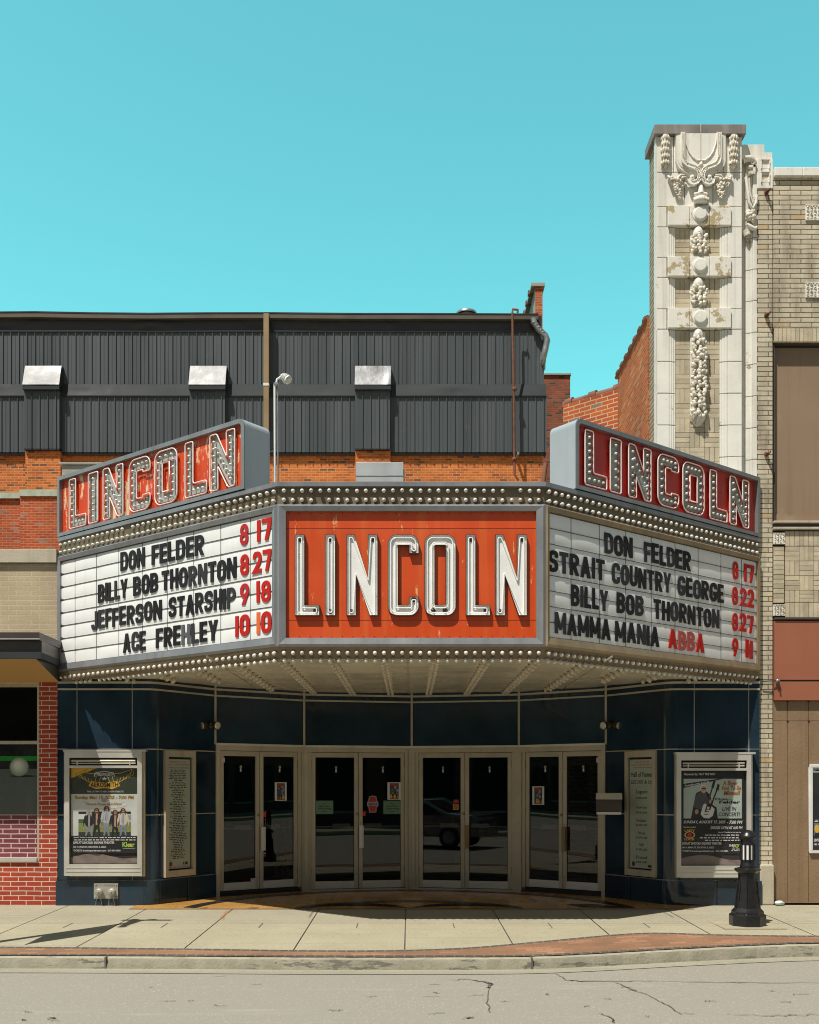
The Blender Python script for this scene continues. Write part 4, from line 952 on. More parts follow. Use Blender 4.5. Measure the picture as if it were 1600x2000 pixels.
def stroke(pts, t, closed=False):           # thick line -> (outline, holes)
    n = len(pts); L, Rr = [], []
    for i in range(n):
        a = Vector(pts[i - 1]) if (i or closed) else None; b = Vector(pts[i]); c = Vector(pts[(i + 1) % n]) if (i < n - 1 or closed) else None
        e1 = (b - a).normalized() if a is not None else (c - b).normalized(); e2 = (c - b).normalized() if c is not None else e1
        n1, n2 = Vector((-e1.y, e1.x)), Vector((-e2.y, e2.x)); v = (n1 + n2) * (t / 2 / max(.35, 1 + n1.dot(n2))); L.append(tuple(b + v)); Rr.append(tuple(b - v))
    if closed: return (Rr, [L]) if abs(area(Rr)) > abs(area(L)) else (L, [Rr])
    return (Rr + L[::-1], [])
def area(p): return sum(a[0] * b[1] - b[0] * a[1] for a, b in zip(p, list(p[1:]) + [p[0]])) / 2
_sc = {}
def STROKES(c):
    if c in _sc: return _sc[c]
    t, W = .205, .60; a = t / 2; h = .19; e = h / 2; P = lambda *q: (list(q), []); S = lambda pts, th=t: stroke(pts, th)
    stem = lambda x=a: P((x - a, 0), (x + a, 0), (x + a, 1), (x - a, 1)); bar = lambda x0, x1, z: P((x0, z - e), (x1, z - e), (x1, z + e), (x0, z + e)); rr = W / 2 - a
    D_ = lambda x1, z0, z1, th=t * .93: stroke(rpath([(a, z0 + th / 2), (x1 - th / 2, z0 + th / 2), (x1 - th / 2, z1 - th / 2), (a, z1 - th / 2)], [0, .24, .24, 0]), th)
    if c == 'A': W = .66; g = [P((0, 0), (t, 0), (W / 2 + t * .5, 1), (W / 2 - t * .5, 1)), P((W - t, 0), (W, 0), (W / 2 + t * .5, 1), (W / 2 - t * .5, 1)), P((W * .25, .2), (W * .75, .2), (W * .7, .35), (W * .3, .35))]
    elif c == 'B': g = [stem(), D_(W * .97, .47, 1), D_(W, 0, .58)]
    elif c == 'C': g = [S(rpath([(W - a, .66), (W - a, 1 - e), (a, 1 - e), (a, e), (W - a, e), (W - a, .34)], rr))]
    elif c == 'D': g = [stem(), D_(W, 0, 1)]
    elif c == 'E': W = .50; g = [stem(), bar(a, W, e), bar(a, W * .92, .5), bar(a, W, 1 - e)]
    elif c == 'F': W = .49; g = [stem(), bar(a, W * .92, .47), bar(a, W, 1 - e)]
    elif c == 'G': g = [S(rpath([(W - a, .68), (W - a, 1 - e), (a, 1 - e), (a, e), (W - a, e), (W - a, .5)], [0, rr, rr, rr, .18, 0])), bar(W * .5, W, .42)]
    elif c == 'H': g = [stem(), stem(W - a), bar(a, W - a, .5)]
    elif c == 'I': W = t; g = [stem()]
    elif c == 'J': W = .5; g = [S(rpath([(W - a, 1), (W - a, e), (a, e), (a, .30)], W / 2 - a))]
    elif c == 'L': W = .48; g = [stem(), bar(a, W, e)]
    elif c == 'M': W = .76; g = [stem(), stem(W - a), P((0, 1), (t, 1), (W / 2 + t * .3, .18), (W / 2 - t * .35, .18)), P((W - t, 1), (W, 1), (W / 2 + t * .35, .18), (W / 2 - t * .3, .18))]
    elif c == 'N': W = .63; g = [stem(), stem(W - a), P((0, 1), (t * 1.05, 1), (W, 0), (W - t * 1.05, 0))]
    elif c in 'O0': g = [stroke(rpath([(a, e), (W - a, e), (W - a, 1 - e), (a, 1 - e)], rr, True), t, True)]
    elif c == 'P': g = [stem(), D_(W, .36, 1)]
    elif c == 'R': g = [stem(), D_(W, .42, 1), P((W - t * 1.05, 0), (W, 0), (W * .62, .48), (W * .62 - t, .48))]
    elif c == 'S': g = [S(rpath([(W - a, .69), (W - a, 1 - e), (a, 1 - e), (a, .52), (W - a, .50), (W - a, e), (a, e), (a, .31)], [0, rr, rr, .22, .22, rr, rr, 0]), .19)]
    elif c == 'T': W = .56; g = [stem(W / 2), bar(0, W, 1 - e)]
    elif c == 'U': g = [S(rpath([(a, 1), (a, e), (W - a, e), (W - a, 1)], rr))]
    elif c == 'Y': W = .62; g = [P((W / 2 - a, 0), (W / 2 + a, 0), (W / 2 + a, .48), (W / 2 - a, .48)), P((0, 1), (W / 2 - a, .38), (W / 2 + a * .7, .42), (t * 1.05, 1)), P((W, 1), (W - t * 1.05, 1), (W / 2 - a * .7, .42), (W / 2 + a, .38))]
    elif c == '1': W = t; g = [stem(), ]
    elif c == '2': g = [S(rpath([(a, .66), (a, 1 - e), (W - a, 1 - e), (W - a, .56), (a * 1.15, e), (W * .5, e)], [0, rr, rr, .16, 0, 0])), bar(a * .5, W, e)]
    elif c == '7': g = [bar(0, W, 1 - e), P((W - t * 1.1, 1 - h), (W, 1 - h), (W * .30 + t, 0), (W * .30, 0))]
    elif c == '8': g = [stroke(rpath([(a, e), (W - a, e), (W - a, .53), (a, .53)], .2, True), t * .93, True), stroke(rpath([(a * 1.15, .5), (W - a * 1.15, .5), (W - a * 1.15, 1 - e), (a * 1.15, 1 - e)], .19, True), t * .9, True)]
    elif c == '9': g = [stroke(rpath([(a, .42), (W - a, .42), (W - a, 1 - e), (a, 1 - e)], .2, True), t * .95, True), P((W - t, .62), (W, .62), (W * .42 + t * .4, 0), (W * .42 - t * .75, 0))]
    _sc[c] = (W, g); return _sc[c]
ORD = ['first', 'second', 'third', 'fourth', 'fifth', 'sixth', 'seventh', 'eighth', 'ninth']; LINE = ['top', 'second', 'third', 'bottom']
TEXTS = {'left': (90, [[('DON', 483, 645), ('FELDER', 690, 1038)], [('BILLY', 333, 530), ('BOB', 568, 732), ('THORNTON', 757, 1255)], [('JEFFERSON', 290, 758), ('STARSHIP', 803, 1248)], [('ACE', 500, 650), ('FREHLEY', 718, 1130)]],
                  [[('8', 1288, 1347), ('17', 1403, 1503)], [('8', 1290, 1352), ('27', 1375, 1500)], [('9', 1290, 1352), ('18', 1400, 1497)], [('10', 1258, 1355), ('10', 1400, 1500)]]),
         'right': (1050, [[('DON', 458, 645), ('FELDER', 722, 1032)], [('STRAIT', 85, 458), ('COUNTRY', 507, 900), ('GEORGE', 945, 1250)], [('BILLY', 235, 482), ('BOB', 538, 718), ('THORNTON', 785, 1222)], [('MAMMA', 128, 498), ('MANIA', 528, 822), ('ABBA', 882, 1122)]],
                   [[('8', 1318, 1358), ('17', 1395, 1463)], [('8', 1315, 1355), ('22', 1368, 1461)], [('8', 1315, 1355), ('27', 1365, 1459)], [('9', 1315, 1357), ('11', 1403, 1453)]])}
YREF = {'left': [(231.9, 1078.5, 1116.5), (188, 1140.5, 1177.5), (177, 1193.5, 1230.5), (238, 1236.5, 1275)], 'right': [(1184.5, 1037.6, 1079.5), (1076, 1072, 1113.5), (1119, 1139.5, 1182), (1088, 1193, 1237)]}
LTH = .008
def letters(nm):
    M = BOARD[nm][0]; ox, words, dates = TEXTS[nm]; rl = random.Random(nm + 'x')
    for ln in range(4):
        px, pt, pb = YREF[nm][ln]; zt = hit(M, px, pt, -.02)[1]; zb = hit(M, px, pb, -.02)[1]; zb, zt = (zb + zt) / 2 - .122, (zb + zt) / 2 + .122
        for isd, ws in ((False, words[ln]), (True, dates[ln])):
            zz = .012 if isd else 0
            for wi, (w, p0, p1) in enumerate(ws):
                xa = hit(M, ox + p0 / 3.404, 1150, -.02)[0]; xb = hit(M, ox + p1 / 3.404, 1150, -.02)[0]; n = len(w)
                if isd: xa -= .028; xb -= .034
                G = [STROKES(c) for c in w]; wd = [g[0] for g in G]; gap = .075 if n > 1 else 0
                tot = sum(wd) + gap * (n - 1); k = (xb - xa) / tot; x = xa
                for ci, (c, g) in enumerate(zip(w, G)):
                    dz = rl.uniform(-.006, .006); tilt = rl.uniform(-.014, .014); hgt = zt - zb
                    if isd: m = m_lred[rl.random() < .3]
                    elif w == 'ABBA': m = m_lfade if c == 'B' else m_lred[0]
                    else: m = m_lblack[rl.choice((0, 0, 0, 1, 2))]
                    col = 'red' if m in m_lred else 'black'
                    if m is m_lfade: col = 'faded red'
                    if nm == 'left' and w == 'FREHLEY' and c == 'H': m = m_lgrey; col = 'grey'
                    if nm == 'left' and isd and ln == 3 and wi == 1 and ci == 0: m = m_lorange; col = 'orange'
                    mb = MB(); ct = (wd[ci] * k / 2, hgt / 2)
                    for li, pl in enumerate(g[1]):
                        mb.prism_y([(p[0] * k, p[1] * hgt) for p in pl[0]], -LTH + li * .0006, 0, m, holes=[[(p[0] * k, p[1] * hgt) for p in q] for q in pl[1]])
                    kind = 'digit' if c.isdigit() else 'letter'
                    if isd: lab = f"{col} digit {c}, {ORD[ci] if n > 1 else 'single'} in the {'day' if wi else 'month'} number on {LINE[ln]} line, {nm} board"
                    else: lab = f"{col} letter {c}, {ORD[ci]} in the {ORD[wi]} word on {LINE[ln]} line of {nm} board"
                    o = mb.build('marquee_' + kind, **dict(label=lab, cat=kind, group=f"{'digits' if isd else 'letters'} on the {nm} letter board"))
                    o.matrix_basis = M @ Matrix.Translation((x, .011, zb + dz + zz)) @ Matrix.Rotation(tilt, 4, 'Y')
                    x += wd[ci] * k + gap * k
letters('left'); letters('right')

# ------------------------------------------------------------------ LINCOLN signs
m_or = mat('orange_sign', (.62, .072, .010), .38, 0, .07, 1.6, bump=.0008, bs=8, streak=((.68, .16, .03), .5), chip=((.76, .42, .20), 5.0, .635, (1.5, 1, .4)))
m_redL = mat('red_sign_peeling', (.58, .055, .012), .42, 0, .10, 1.6, bump=.002, bs=9, streak=((.66, .13, .03), .4), chip=((.72, .52, .34), 2.1, .548, (3.2, 3.2, .8)))
m_redR = mat('red_sign', (.50, .024, .010), .34, 0, .12, 1.2, streak=((.42, .06, .02), .4), chip=((.45, .18, .06), 2.4, .68, (3.0, 3.0, .5)))
m_can = mat('letter_can_white', (.82, .82, .79), .4, 0, .05, 6, chip=((.22, .09, .03), 9, .66)); m_canin = mat('letter_can_grey', (.37, .37, .355), .4, .1, .12, 5)
m_canout = mat('letter_can_edge', (.05, .035, .03), .5, .2, .2, 8); m_neon = mat('neon_glass', (.86, .86, .84), .15, 0, .03, 8, coat=.5); m_neonp = mat('neon_glass_rose', (.80, .70, .66), .15, 0, .05, 8, coat=.5)
m_elec = mat('electrode', (.02, .02, .02), .4)
def outline(ch, w, h, s):
    if ch == 'L': return [(0, 0), (w, 0), (w, s * 1.08), (s, s * 1.08), (s, h), (0, h)], []
    if ch == 'I': return [(0, 0), (w, 0), (w, h), (0, h)], []
    if ch == 'N': a = s; d = .83 * s; return [(0, 0), (a, 0), (a, h * .49), (w - d, 0), (w, 0), (w, h), (w - a, h), (w - a, h * .467), (d, h), (0, h)], []
    if ch == 'O': return rrect(0, w, 0, h, s * .92), [rrect(s * 1.05, w - s * 1.05, s * 1.1, h - s * 1.1, s * .12, 2)]
    if ch == 'C':
        o = rrect(0, w, 0, h, s * .92); t = h * .235
        k = [p for p in o]; n = 7; bl, br, tr, tl = k[0:n], k[n:2 * n], k[2 * n:3 * n], k[3 * n:]
        return bl + br + [(w, t), (w - s, t), (w - s, s * 1.1), (s * 1.05, s * 1.1), (s * 1.05, h - s * 1.1), (w - s, h - s * 1.1), (w - s, h - t), (w, h - t)] + tr + tl, []
def can(mb, outer, holes, d0, d1, mo, mi, mbk, t=.006):     # open trough: rim d1 in front, back plate d0
    for q, sg in [(outer, 1)] + [(x, -1) for x in holes]:
        i_ = inset(q, t * sg); n = len(q)
        for a in range(n):
            b = (a + 1) % n
            mb.poly(((q[a][0], d1, q[a][1]), (q[a][0], d0, q[a][1]), (q[b][0], d0, q[b][1]), (q[b][0], d1, q[b][1])), mo)
            mb.poly(((i_[a][0], d1, i_[a][1]), (i_[b][0], d1, i_[b][1]), (i_[b][0], d0, i_[b][1]), (i_[a][0], d0, i_[a][1])), mi)
            mb.poly(((q[a][0], d1, q[a][1]), (q[b][0], d1, q[b][1]), (i_[b][0], d1, i_[b][1]), (i_[a][0], d1, i_[a][1])), mo)
    mb.flat(inset(outer, t), d0 - .004, mbk, 'y', [inset(x, -t) for x in holes])
def soft(poly, r, n=3):                    # round every corner of an outline a little
    out = []; N = len(poly)
    for i in range(N):
        a, b, c = Vector(poly[i - 1]), Vector(poly[i]), Vector(poly[(i + 1) % N]); u = (a - b); v = (c - b); k = min(r, u.length * .45, v.length * .45)
        p, q = b + u.normalized() * k, b + v.normalized() * k
        for j in range(n + 1): t = j / n; out.append(tuple((1 - t) ** 2 * p + 2 * t * (1 - t) * b + t * t * q))
    return out
# centre sign on the front
sg = thing('neon_sign', 'large orange centre sign on the marquee front with white neon trough letters', 'sign', (0, D1, 4))
mb = MB(MF); yp = .035; mb.box(.09, LF - .095, yp, yp + .02, Z_PB - .01, Z_PT + .01, m_or)
for zz in (4.53, 3.50): mb.box(.09, LF - .095, yp - .0015, yp, zz - .002, zz + .002, m_canout)
for xx in (.62, 1.52, 2.2): mb.box(xx, xx + .003, yp - .0012, yp, 3.50, 4.53, m_redL)
for k in range(24):
    for zz in (Z_PB + .02, Z_PT - .02): mb.ball((.13 + k * .12, yp, zz), .006, m_canout, 6)
mb.build('sign_panel', sg)
kx = 2.807
LT = [('L', 157, 293), ('I', 323, 380), ('N', 440, 612), ('C', 667, 837), ('O', 868, 1040), ('L', 1095, 1228), ('N', 1256, 1430)]
ztop = hit(MF, 800, 920 + 348 / kx, -.01)[1]; zbot = hit(MF, 800, 920 + 793 / kx, -.01)[1]; hh = ztop - zbot
for ch, a, b in LT:
    x0 = hit(MF, 520 + a / kx, 1100, -.01)[0]; x1 = hit(MF, 520 + b / kx, 1100, -.01)[0]; w = x1 - x0; s_ = w if ch == 'I' else .110
    outer, holes = outline(ch, w, hh, s_); T = MF @ Matrix.Translation((x0, 0, zbot)); mb = MB(T)
    can(mb, outer, holes, yp - .020, yp - .050, m_canout, m_can, m_can); mb.prism_y(outer, yp - .0235, yp - .001, m_canout, holes); lo = mb.build('sign_letter', sg)
    nb = MB(T)
    sm = soft(inset(outer, s_ * (.30 if ch != 'I' else .32)), .02)
    nb.tube([(p[0], yp - .040, p[1]) for p in sm], .0075, m_neon, 8, closed=True, up=(0, 1, 0))
    if holes: nb.tube([(p[0], yp - .040, p[1]) for p in inset(holes[0], -s_ * .30)], .0075, m_neon, 8, closed=True, up=(0, 1, 0))
    nb.build('neon_tube', lo)
    el = MB(T); E = {'L': [(s_ * .5, hh - .05), (w - .045, .06)], 'I': [(w / 2, hh - .05), (w / 2, .05)], 'N': [(w - s_ * .5, hh - .05), (s_ * .5, .05)], 'C': [(w - s_ * .5, hh * .80), (w - s_ * .5, hh * .2)], 'O': [(w * .28, .06), (w * .66, .06)]}[ch]
    for ex, ez in E:
        el.lathe([(.022, 0), (.02, -.010), (.008, -.016), (0, -.016)], m_elec, (ex, yp - .0245, ez), 'y', 12); el.lathe([(.030, 0), (.024, -.003), (0, -.003)], m_rust, (ex, yp - .0245, ez), 'y', 9)
    el.build('electrode', lo)
# the two tall side signs
def side_sign(nm, M, L, ox, oy, marks, mpan, label, zb0):
    t = thing('neon_sign', label, 'sign', M @ Vector((L / 2, .2, Z_TOP)), 'tall side signs on the marquee'); W = .40
    px = (478, 815) if nm == 'left' else (1124, 815); xe, zt = hit(M, px[0], px[1], 0)
    xa, xb = (0, xe) if nm == 'left' else (xe, L - .0)
    z0 = Z_TOP + .013; r = .09; N = 5; cl, cr = ((0, 1) if nm == 'left' else (1, 0))
    O = rrect(xa, xb, z0, zt, r, 6, (0, 0, cr, cl)); f = .052; I = rrect(xa + f, xb - f, z0 + f * .9, zt - f, r * .55, 6, (0, 0, cr, cl))
    bx = MB(M); n = len(O)
    m_box = mat('sign_box_steel', (.46, .475, .495), .35, .25, .08, 1.2, bump=.004, bs=2.5, streak=((.36, .37, .39), .4))
    for k in range(n):
        a, b = O[k], O[(k + 1) % n]
        if k == 0: continue
        sm = abs(a[0] - b[0]) > 1e-4 and abs(a[1] - b[1]) > 1e-4
        bx.poly(((a[0], 0, a[1]), (a[0], W, a[1]), (b[0], W, b[1]), (b[0], 0, b[1])), m_box, sm)
    bx.flat(O, W, m_steel, 'y'); bx.build('sign_box', t)
    fr = MB(M); fr.flat(O, -.012, m_steel, 'y', [I])
    for q in (O, I):
        for a, b in zip(q, list(q[1:]) + [q[0]]): fr.poly(((a[0], -.012, a[1]), (a[0], .08 if q is I else .002, a[1]), (b[0], .08 if q is I else .002, b[1]), (b[0], -.012, b[1])), m_steel)
    fr.build('sign_frame', t)
    pn = MB(M); pn.flat(inset(I, -.004), .046, mpan, 'y'); pn.build('sign_panel', t)
    nleft = 100
    for ch, a, b, za, zbp in marks:
        x0 = hit(M, ox + a / 3.404, 1000, -.01)[0]; x1 = hit(M, ox + b / 3.404, 1000, -.01)[0]
        w = x1 - x0; hh_ = LH[1] - LH[0]; s_ = w * .92 if ch == 'I' else .128; g = .020
        T = M @ Matrix.Translation((x0 + g, 0, LH[0] + g)); w -= 2 * g; hl = hh_ - 2 * g; s_ = w if ch == 'I' else .105
        outer, holes = outline(ch, w, hl, s_); mb = MB(T); can(mb, outer, holes, .042, .012, mpan, m_canin, m_canin, .005); lo = mb.build('sign_letter', t)
        nb = MB(T); y = .002; nb.tube([(p[0], y, p[1]) for p in soft(inset(outer, -g), .03)], .0085, m_neonp, 8, closed=True, up=(0, 1, 0))
        if holes: nb.tube([(p[0], y, p[1]) for p in soft(inset(holes[0], g * .9), .012)], .0085, m_neonp, 8, closed=True, up=(0, 1, 0))
        for kk in range(2): q = hl * (.3 + .4 * kk); nb.tube([(-g, y, q), (-g - .004, .044, q + .005)], .005, m_elec, 6)
        nb.build('neon_tube', lo)
        P = []; st = .0885
        def seg(p, q, ends=True):
            d = math.hypot(q[0] - p[0], q[1] - p[1]); m_ = max(1, round(d / st))
            for k in range(m_ + 1): P.append((p[0] + (q[0] - p[0]) * k / m_, p[1] + (q[1] - p[1]) * k / m_))
        c = s_ / 2
        if ch == 'L': seg((c, hl - .06), (c, c)); seg((c + st, c), (w - .045, c))
        if ch == 'I': seg((w / 2, hl - .06), (w / 2, .06))
        if ch == 'N': seg((c, hl - .07), (c, .05)); seg((w - c, hl - .06), (w - c, .07)); seg((c + .03, hl - .15), (w - c - .02, .12))
        if ch == 'C': seg((c, hl - .12), (c, .12)); seg((c + .035, hl - c), (w - c, hl - c)); seg((c + .035, c), (w - c, c)); seg((w - c, hl * .82), (w - c, hl * .82)); seg((w - c, hl * .18), (w - c, hl * .18))
        if ch == 'O': seg((c, hl - .12), (c, .12)); seg((w - c, hl - .12), (w - c, .12)); seg((c + .035, hl - c), (w - c - .035, hl - c)); seg((c + .035, c), (w - c - .035, c))
        for (bx_, bz) in P:
            o = bpy.data.objects.new('light_bulb', SB); COL.objects.link(o); o.matrix_basis = T @ Matrix.Translation((bx_, .040, bz)) @ Matrix.Scale(.82, 4); o.parent = lo; o.matrix_parent_inverse = wmat(lo).inverted()
    return t
sbm = MB(); sbm.lathe([(.010, 0), (.011, -.02), (.018, -.034), (.0215, -.046), (.020, -.058), (.013, -.068), (0, -.071)], m_bulb, axis='y', n=8); SB = sbm.mesh('sign_bulb')
zt_l, zb_l = hit(ML, 90 + 1240 / 3.404, 790 + 172 / 3.404, -.02)[1], hit(ML, 90 + 1250 / 3.404, 790 + 574 / 3.404, -.02)[1]
zt_r, zb_r = hit(MR, 1050 + 327 / 3.404, 800 + 142 / 3.404, -.02)[1], hit(MR, 1050 + 327 / 3.404, 800 + 535 / 3.404, -.02)[1]
LH = (zb_l + .072, zt_l + .028)
side_sign('left', ML, LL, 90, 790, [('L', 150, 260, 0, 0), ('I', 277, 340, 0, 0), ('N', 375, 507, 0, 0), ('C', 548, 688, 0, 0), ('O', 718, 866, 0, 0), ('L', 920, 1062, 0, 0), ('N', 1085, 1250, 0, 0)], m_redL,
          'tall peeling red sign above the left letter board, neon edged letters full of bulbs', 0)
LH = (zb_r + .072, zt_r + .028)
side_sign('right', MR, LR, 1050, 800, [('L', 322, 466, 0, 0), ('I', 490, 562, 0, 0), ('N', 612, 760, 0, 0), ('C', 806, 944, 0, 0), ('O', 972, 1113, 0, 0), ('L', 1152, 1266, 0, 0), ('N', 1285, 1410, 0, 0)], m_redR,
          'tall dark red shaded sign above the right letter board, letters edged in neon', 0)
# things standing on the canopy roof
D = 12.9
fp = thing('floodlight_pole', 'thin white pole with a small floodlight on the marquee roof beside the left sign', 'floodlight', (PX(541, D), D, Z_TOP))
q = lambda px, py, d=D: (PX(px, d), d, PZ(py, d))
mb = MB(); mb.tube([(PX(537.5, D), D, Z_TOP), q(536.5, 750)], .014, m_whitep, 8); mb.tube([(PX(543.5, D), D + .02, Z_TOP), (PX(541.5, D), D + .02, PZ(748, D))], .009, m_galv, 8)
mb.box(PX(535, D), PX(544, D), D - .02, D + .04, PZ(752, D), PZ(748, D), m_galv); mb.box(PX(530, D), PX(550, D), D - .09, D + .09, Z_TOP, Z_TOP + .02, m_galv); mb.build('pole', fp)
mb = MB(); mb.tube([q(540, 748), q(541, 741), q(553, 733)], .014, m_whitep, 8); mb.build('bracket', fp)
mb = MB(); p0 = Vector(q(550, 733)); d = Vector((.62, -.35, -.55)).normalized(); mb.tube([p0, p0 + d * .03, p0 + d * .09, p0 + d * .135], [.02, .035, .05, .056], m_whitep, 14); mb.tube([p0 + d * .135, p0 + d * .15], [.05, .035], m_alu_l, 14)
for k in range(3): mb.tube([p0 + d * (.04 + .028 * k), p0 + d * (.046 + .028 * k)], [.05 + .006 * k] * 2, m_whitep, 14)
mb.build('lamp_head', fp)
D = 12.6
cb = thing('roof_cabinet', 'pale metal equipment cabinet standing behind the centre of the marquee top edge', 'cabinet', (PX(742, D), D, Z_TOP))
m_cab = mat('brushed_cabinet', (.46, .475, .47), .42, .35, .08, 2, streak=((.36, .37, .36), .4))
mb = MB(); mb.box(PX(695, D), PX(788, D), D, D + .5, Z_TOP + .09, PZ(903, D), m_cab); mb.box(PX(694.5, D), PX(788.5, D), D - .006, D, PZ(930, D), PZ(928, D), m_galv); mb.build('cabinet_body', cb, bevel=.008)
mb = MB(); mb.box(PX(787, D), PX(790, D), D + .05, D + .2, PZ(925, D), PZ(914, D), m_galv); mb.build('latch', cb)
mb = MB(); mb.box(PX(668, D), PX(801, D), D - .1, D + .62, Z_TOP + .03, Z_TOP + .09, m_whitep)
for x in (PX(680, D), PX(790, D)): mb.box(x - .03, x + .03, D, D + .5, Z_TOP + .013, Z_TOP + .03, m_galv)
mb.build('base_pan', cb)
D = 12.5
bs = thing('sign_brace', 'rusty angle iron brace leaning against the back of the right sign', 'brace', (PX(1062, D), D, Z_TOP))
mb = MB(); mb.tube([(PX(1056, D), D, Z_TOP + .012), (PX(1071, D), D + .25, PZ(893, D))], .028, m_rust, 6); mb.tube([(PX(1020, D), D + .05, Z_TOP + .015), (PX(1030, D), D, Z_TOP + .045), (PX(1042, D), D, Z_TOP + .02)], .012, m_rust, 6); mb.build('angle_iron', bs)
# ================================================================== poster cases and posters
m_liner = mat('case_liner', (.030, .027, .028), .7, 0, .3, 3); m_cloth = mat('taupe_cloth', (.22, .175, .15), .8, 0, .15, 6, bump=.01, bs=9)
m_pgl = glass('case_glass', (.985, .985, .985), .15)
def poster_case(px0, px1, py0, py1, label, px_in):
    """Framed display case on the tiled front; returns the frame matrix and the inner opening."""
    D = YF - .10; x0, x1, z0, z1 = PX(px0, D), PX(px1, D), PZ(py1, D), PZ(py0, D); M = frame((0, D, 0), (1, 0)); t = thing('poster_case', label, 'display case', ((x0 + x1) / 2, YF, z0), 'poster cases beside the entrance')
    mb = MB(M); 
    for (a_, b_, c_, d_) in ((x0 + .03, x0 + .06, z0, z1), (x1 - .05, x1 + .03, z0 - .01, z1 + .0), (x0 + .06, x1 - .05, z0 - .01, z0 + .13), (x0 + .06, x1 - .05, z1 - .06, z1)): mb.box(a_, b_, .036, .098, c_, d_, m_alu)
    mb.box(x0, x1, .0, .034, z0, z0 + .16, m_alu_l); mb.box(x0, x1, .0, .034, z1 - .085, z1, m_alu_l)
    mb.box(x0, x0 + .062, 0, .034, z0 + .16, z1 - .085, m_alu_l); mb.box(x1 - .062, x1, 0, .034, z0 + .16, z1 - .085, m_alu_l)
    mb.box(x0 + .062, x1 - .062, .0, .03, z1 - .225, z1 - .19, m_alu_l); mb.box(x0 - .012, x0, .01, .1, z0, z1, m_alu); mb.box(x0 - .02, x1 + .055, -.006, .1, z1, z1 + .026, m_alu_l)
    for zz in (z0 + .055, z0 + .105): mb.box(x0 + .02, x1 - .02, -.006, 0, zz, zz + .012, m_alu_l)
    mb.build('case_frame', t, bevel=.004)
    ln = MB(M); ln.box(x0 + .05, x1 - .05, .060, .075, z0 + .14, z1 - .07, m_liner); r = random.Random(px0); P = []
    ln.build('liner', t)
    tb = MB(M); tb.tube([(x0 + .09, .02, z1 - .125), (x1 - .09, .02, z1 - .125)], .014, m_alu, 8); tb.tube([(x0 + .09, .02, z1 - .16), (x1 - .09, .02, z1 - .16)], .009, m_alu, 8)
    for k in (.16, .84): tb.box(x0 + (x1 - x0) * k - .008, x0 + (x1 - x0) * k + .008, .01, .03, z1 - .185, z1 - .13, m_alu_l)
    tb.build('lamp_tube', t)
    cl = MB(M); r = random.Random(3); xa, xb = x0 + .075, x1 - .07; rows = []
    for k in range(8):
        v = k / 7; rows.append([(xa + (xb - xa) * i / 24, .052 - .008 * math.sin(i * .9 + v * 3) * v, z0 + .165 + v * (.12 + .03 * math.sin(i * .25) - .03 * abs(i - 12) / 12)) for i in range(25)])
    cl.grid(rows, m_cloth); cl.build('backing_cloth', t)
    g = MB(M); g.box(x0 + .062, x1 - .062, .012, .016, z0 + .16, z1 - .225, m_pgl); g.build('glass_pane', t)
    return M, x0, x1, z0, z1
class Sheet:
    """A printed sheet: everything drawn as thin layers on one mesh, in the sheet's own 0..1 coordinates."""
    def __init__(s, M, x0, x1, z0, z1, y, base):
        s.mb = MB(M); s.x0, s.x1, s.z0, s.z1, s.y = x0, x1, z0, z1, y; s.w, s.h = x1 - x0, z1 - z0; s.k = 0; s.mb.box(x0, x1, y, y + .002, z0, z1, base)
    def Y(s): s.k += 1; return s.y - .0004 - .00006 * s.k
    def p(s, u, v): return (s.x0 + s.w * u, s.z0 + s.h * v)
    def rect(s, u0, u1, v0, v1, m): y = s.Y(); a = s.p(u0, v0); b = s.p(u1, v1); s.mb.poly(((a[0], y, a[1]), (b[0], y, a[1]), (b[0], y, b[1]), (a[0], y, b[1])), m)
    def pg(s, pts, m): s.mb.flat([s.p(*q) for q in pts], s.Y(), m)
    def text(s, t, u0, u1, v0, v1, m, bold=.02, shear=0, rot=0): a = s.p(u0, v0); b = s.p(u1, v1); put_text(s.mb, t, a[0], b[0], a[1], b[1], s.Y(), m, bold, shear, rot)
    def smear(s, u0, u1, v, h, m, seed=1, word=.05): a = s.p(u0, v); smear(s.mb, a[0], s.p(u1, v)[0], a[1], h * s.h, s.Y(), m, random.Random(seed), word)
    def ell(s, u, v, ru, rv, m, n=18): s.pg([(u + ru * math.cos(2 * math.pi * k / n), v + rv * math.sin(2 * math.pi * k / n)) for k in range(n)], m)
    def line(s, pts, w, m):
        y = s.Y(); P = [Vector((*s.p(*q), 0)) for q in pts]
        for a, b in zip(P, P[1:]):
            d = (b - a).normalized(); n = Vector((-d.y, d.x, 0)) * w / 2; s.mb.poly(((a.x - n.x, y, a.y - n.y), (b.x - n.x, y, b.y - n.y), (b.x + n.x, y, b.y + n.y), (a.x + n.x, y, a.y + n.y)), m)
m_pgreen_dk = mat('print_olive', (.045, .055, .038), .4, 0, .05); m_psky = mat('print_pale', (.62, .64, .60), .5); m_pgrass = mat('print_grass', (.24, .27, .10), .5, 0, .1, 6); m_pblk2 = mat('print_charcoal', (.018, .019, .021), .5, 0, .1)
m_phair = mat('print_hair', (.09, .04, .025), .5); m_pdenim = mat('print_denim', (.22, .25, .30), .5); m_pgreyj = mat('print_grey_jacket', (.42, .45, .47), .5); m_pcream = mat('print_cream', (.60, .57, .49), .5); m_plime = mat('print_lime', (.36, .58, .06), .5); m_pmint = mat('print_mint', (.42, .50, .44), .5)
m_pgold = mat('print_gold', (.62, .36, .03), .5, 0, .08)
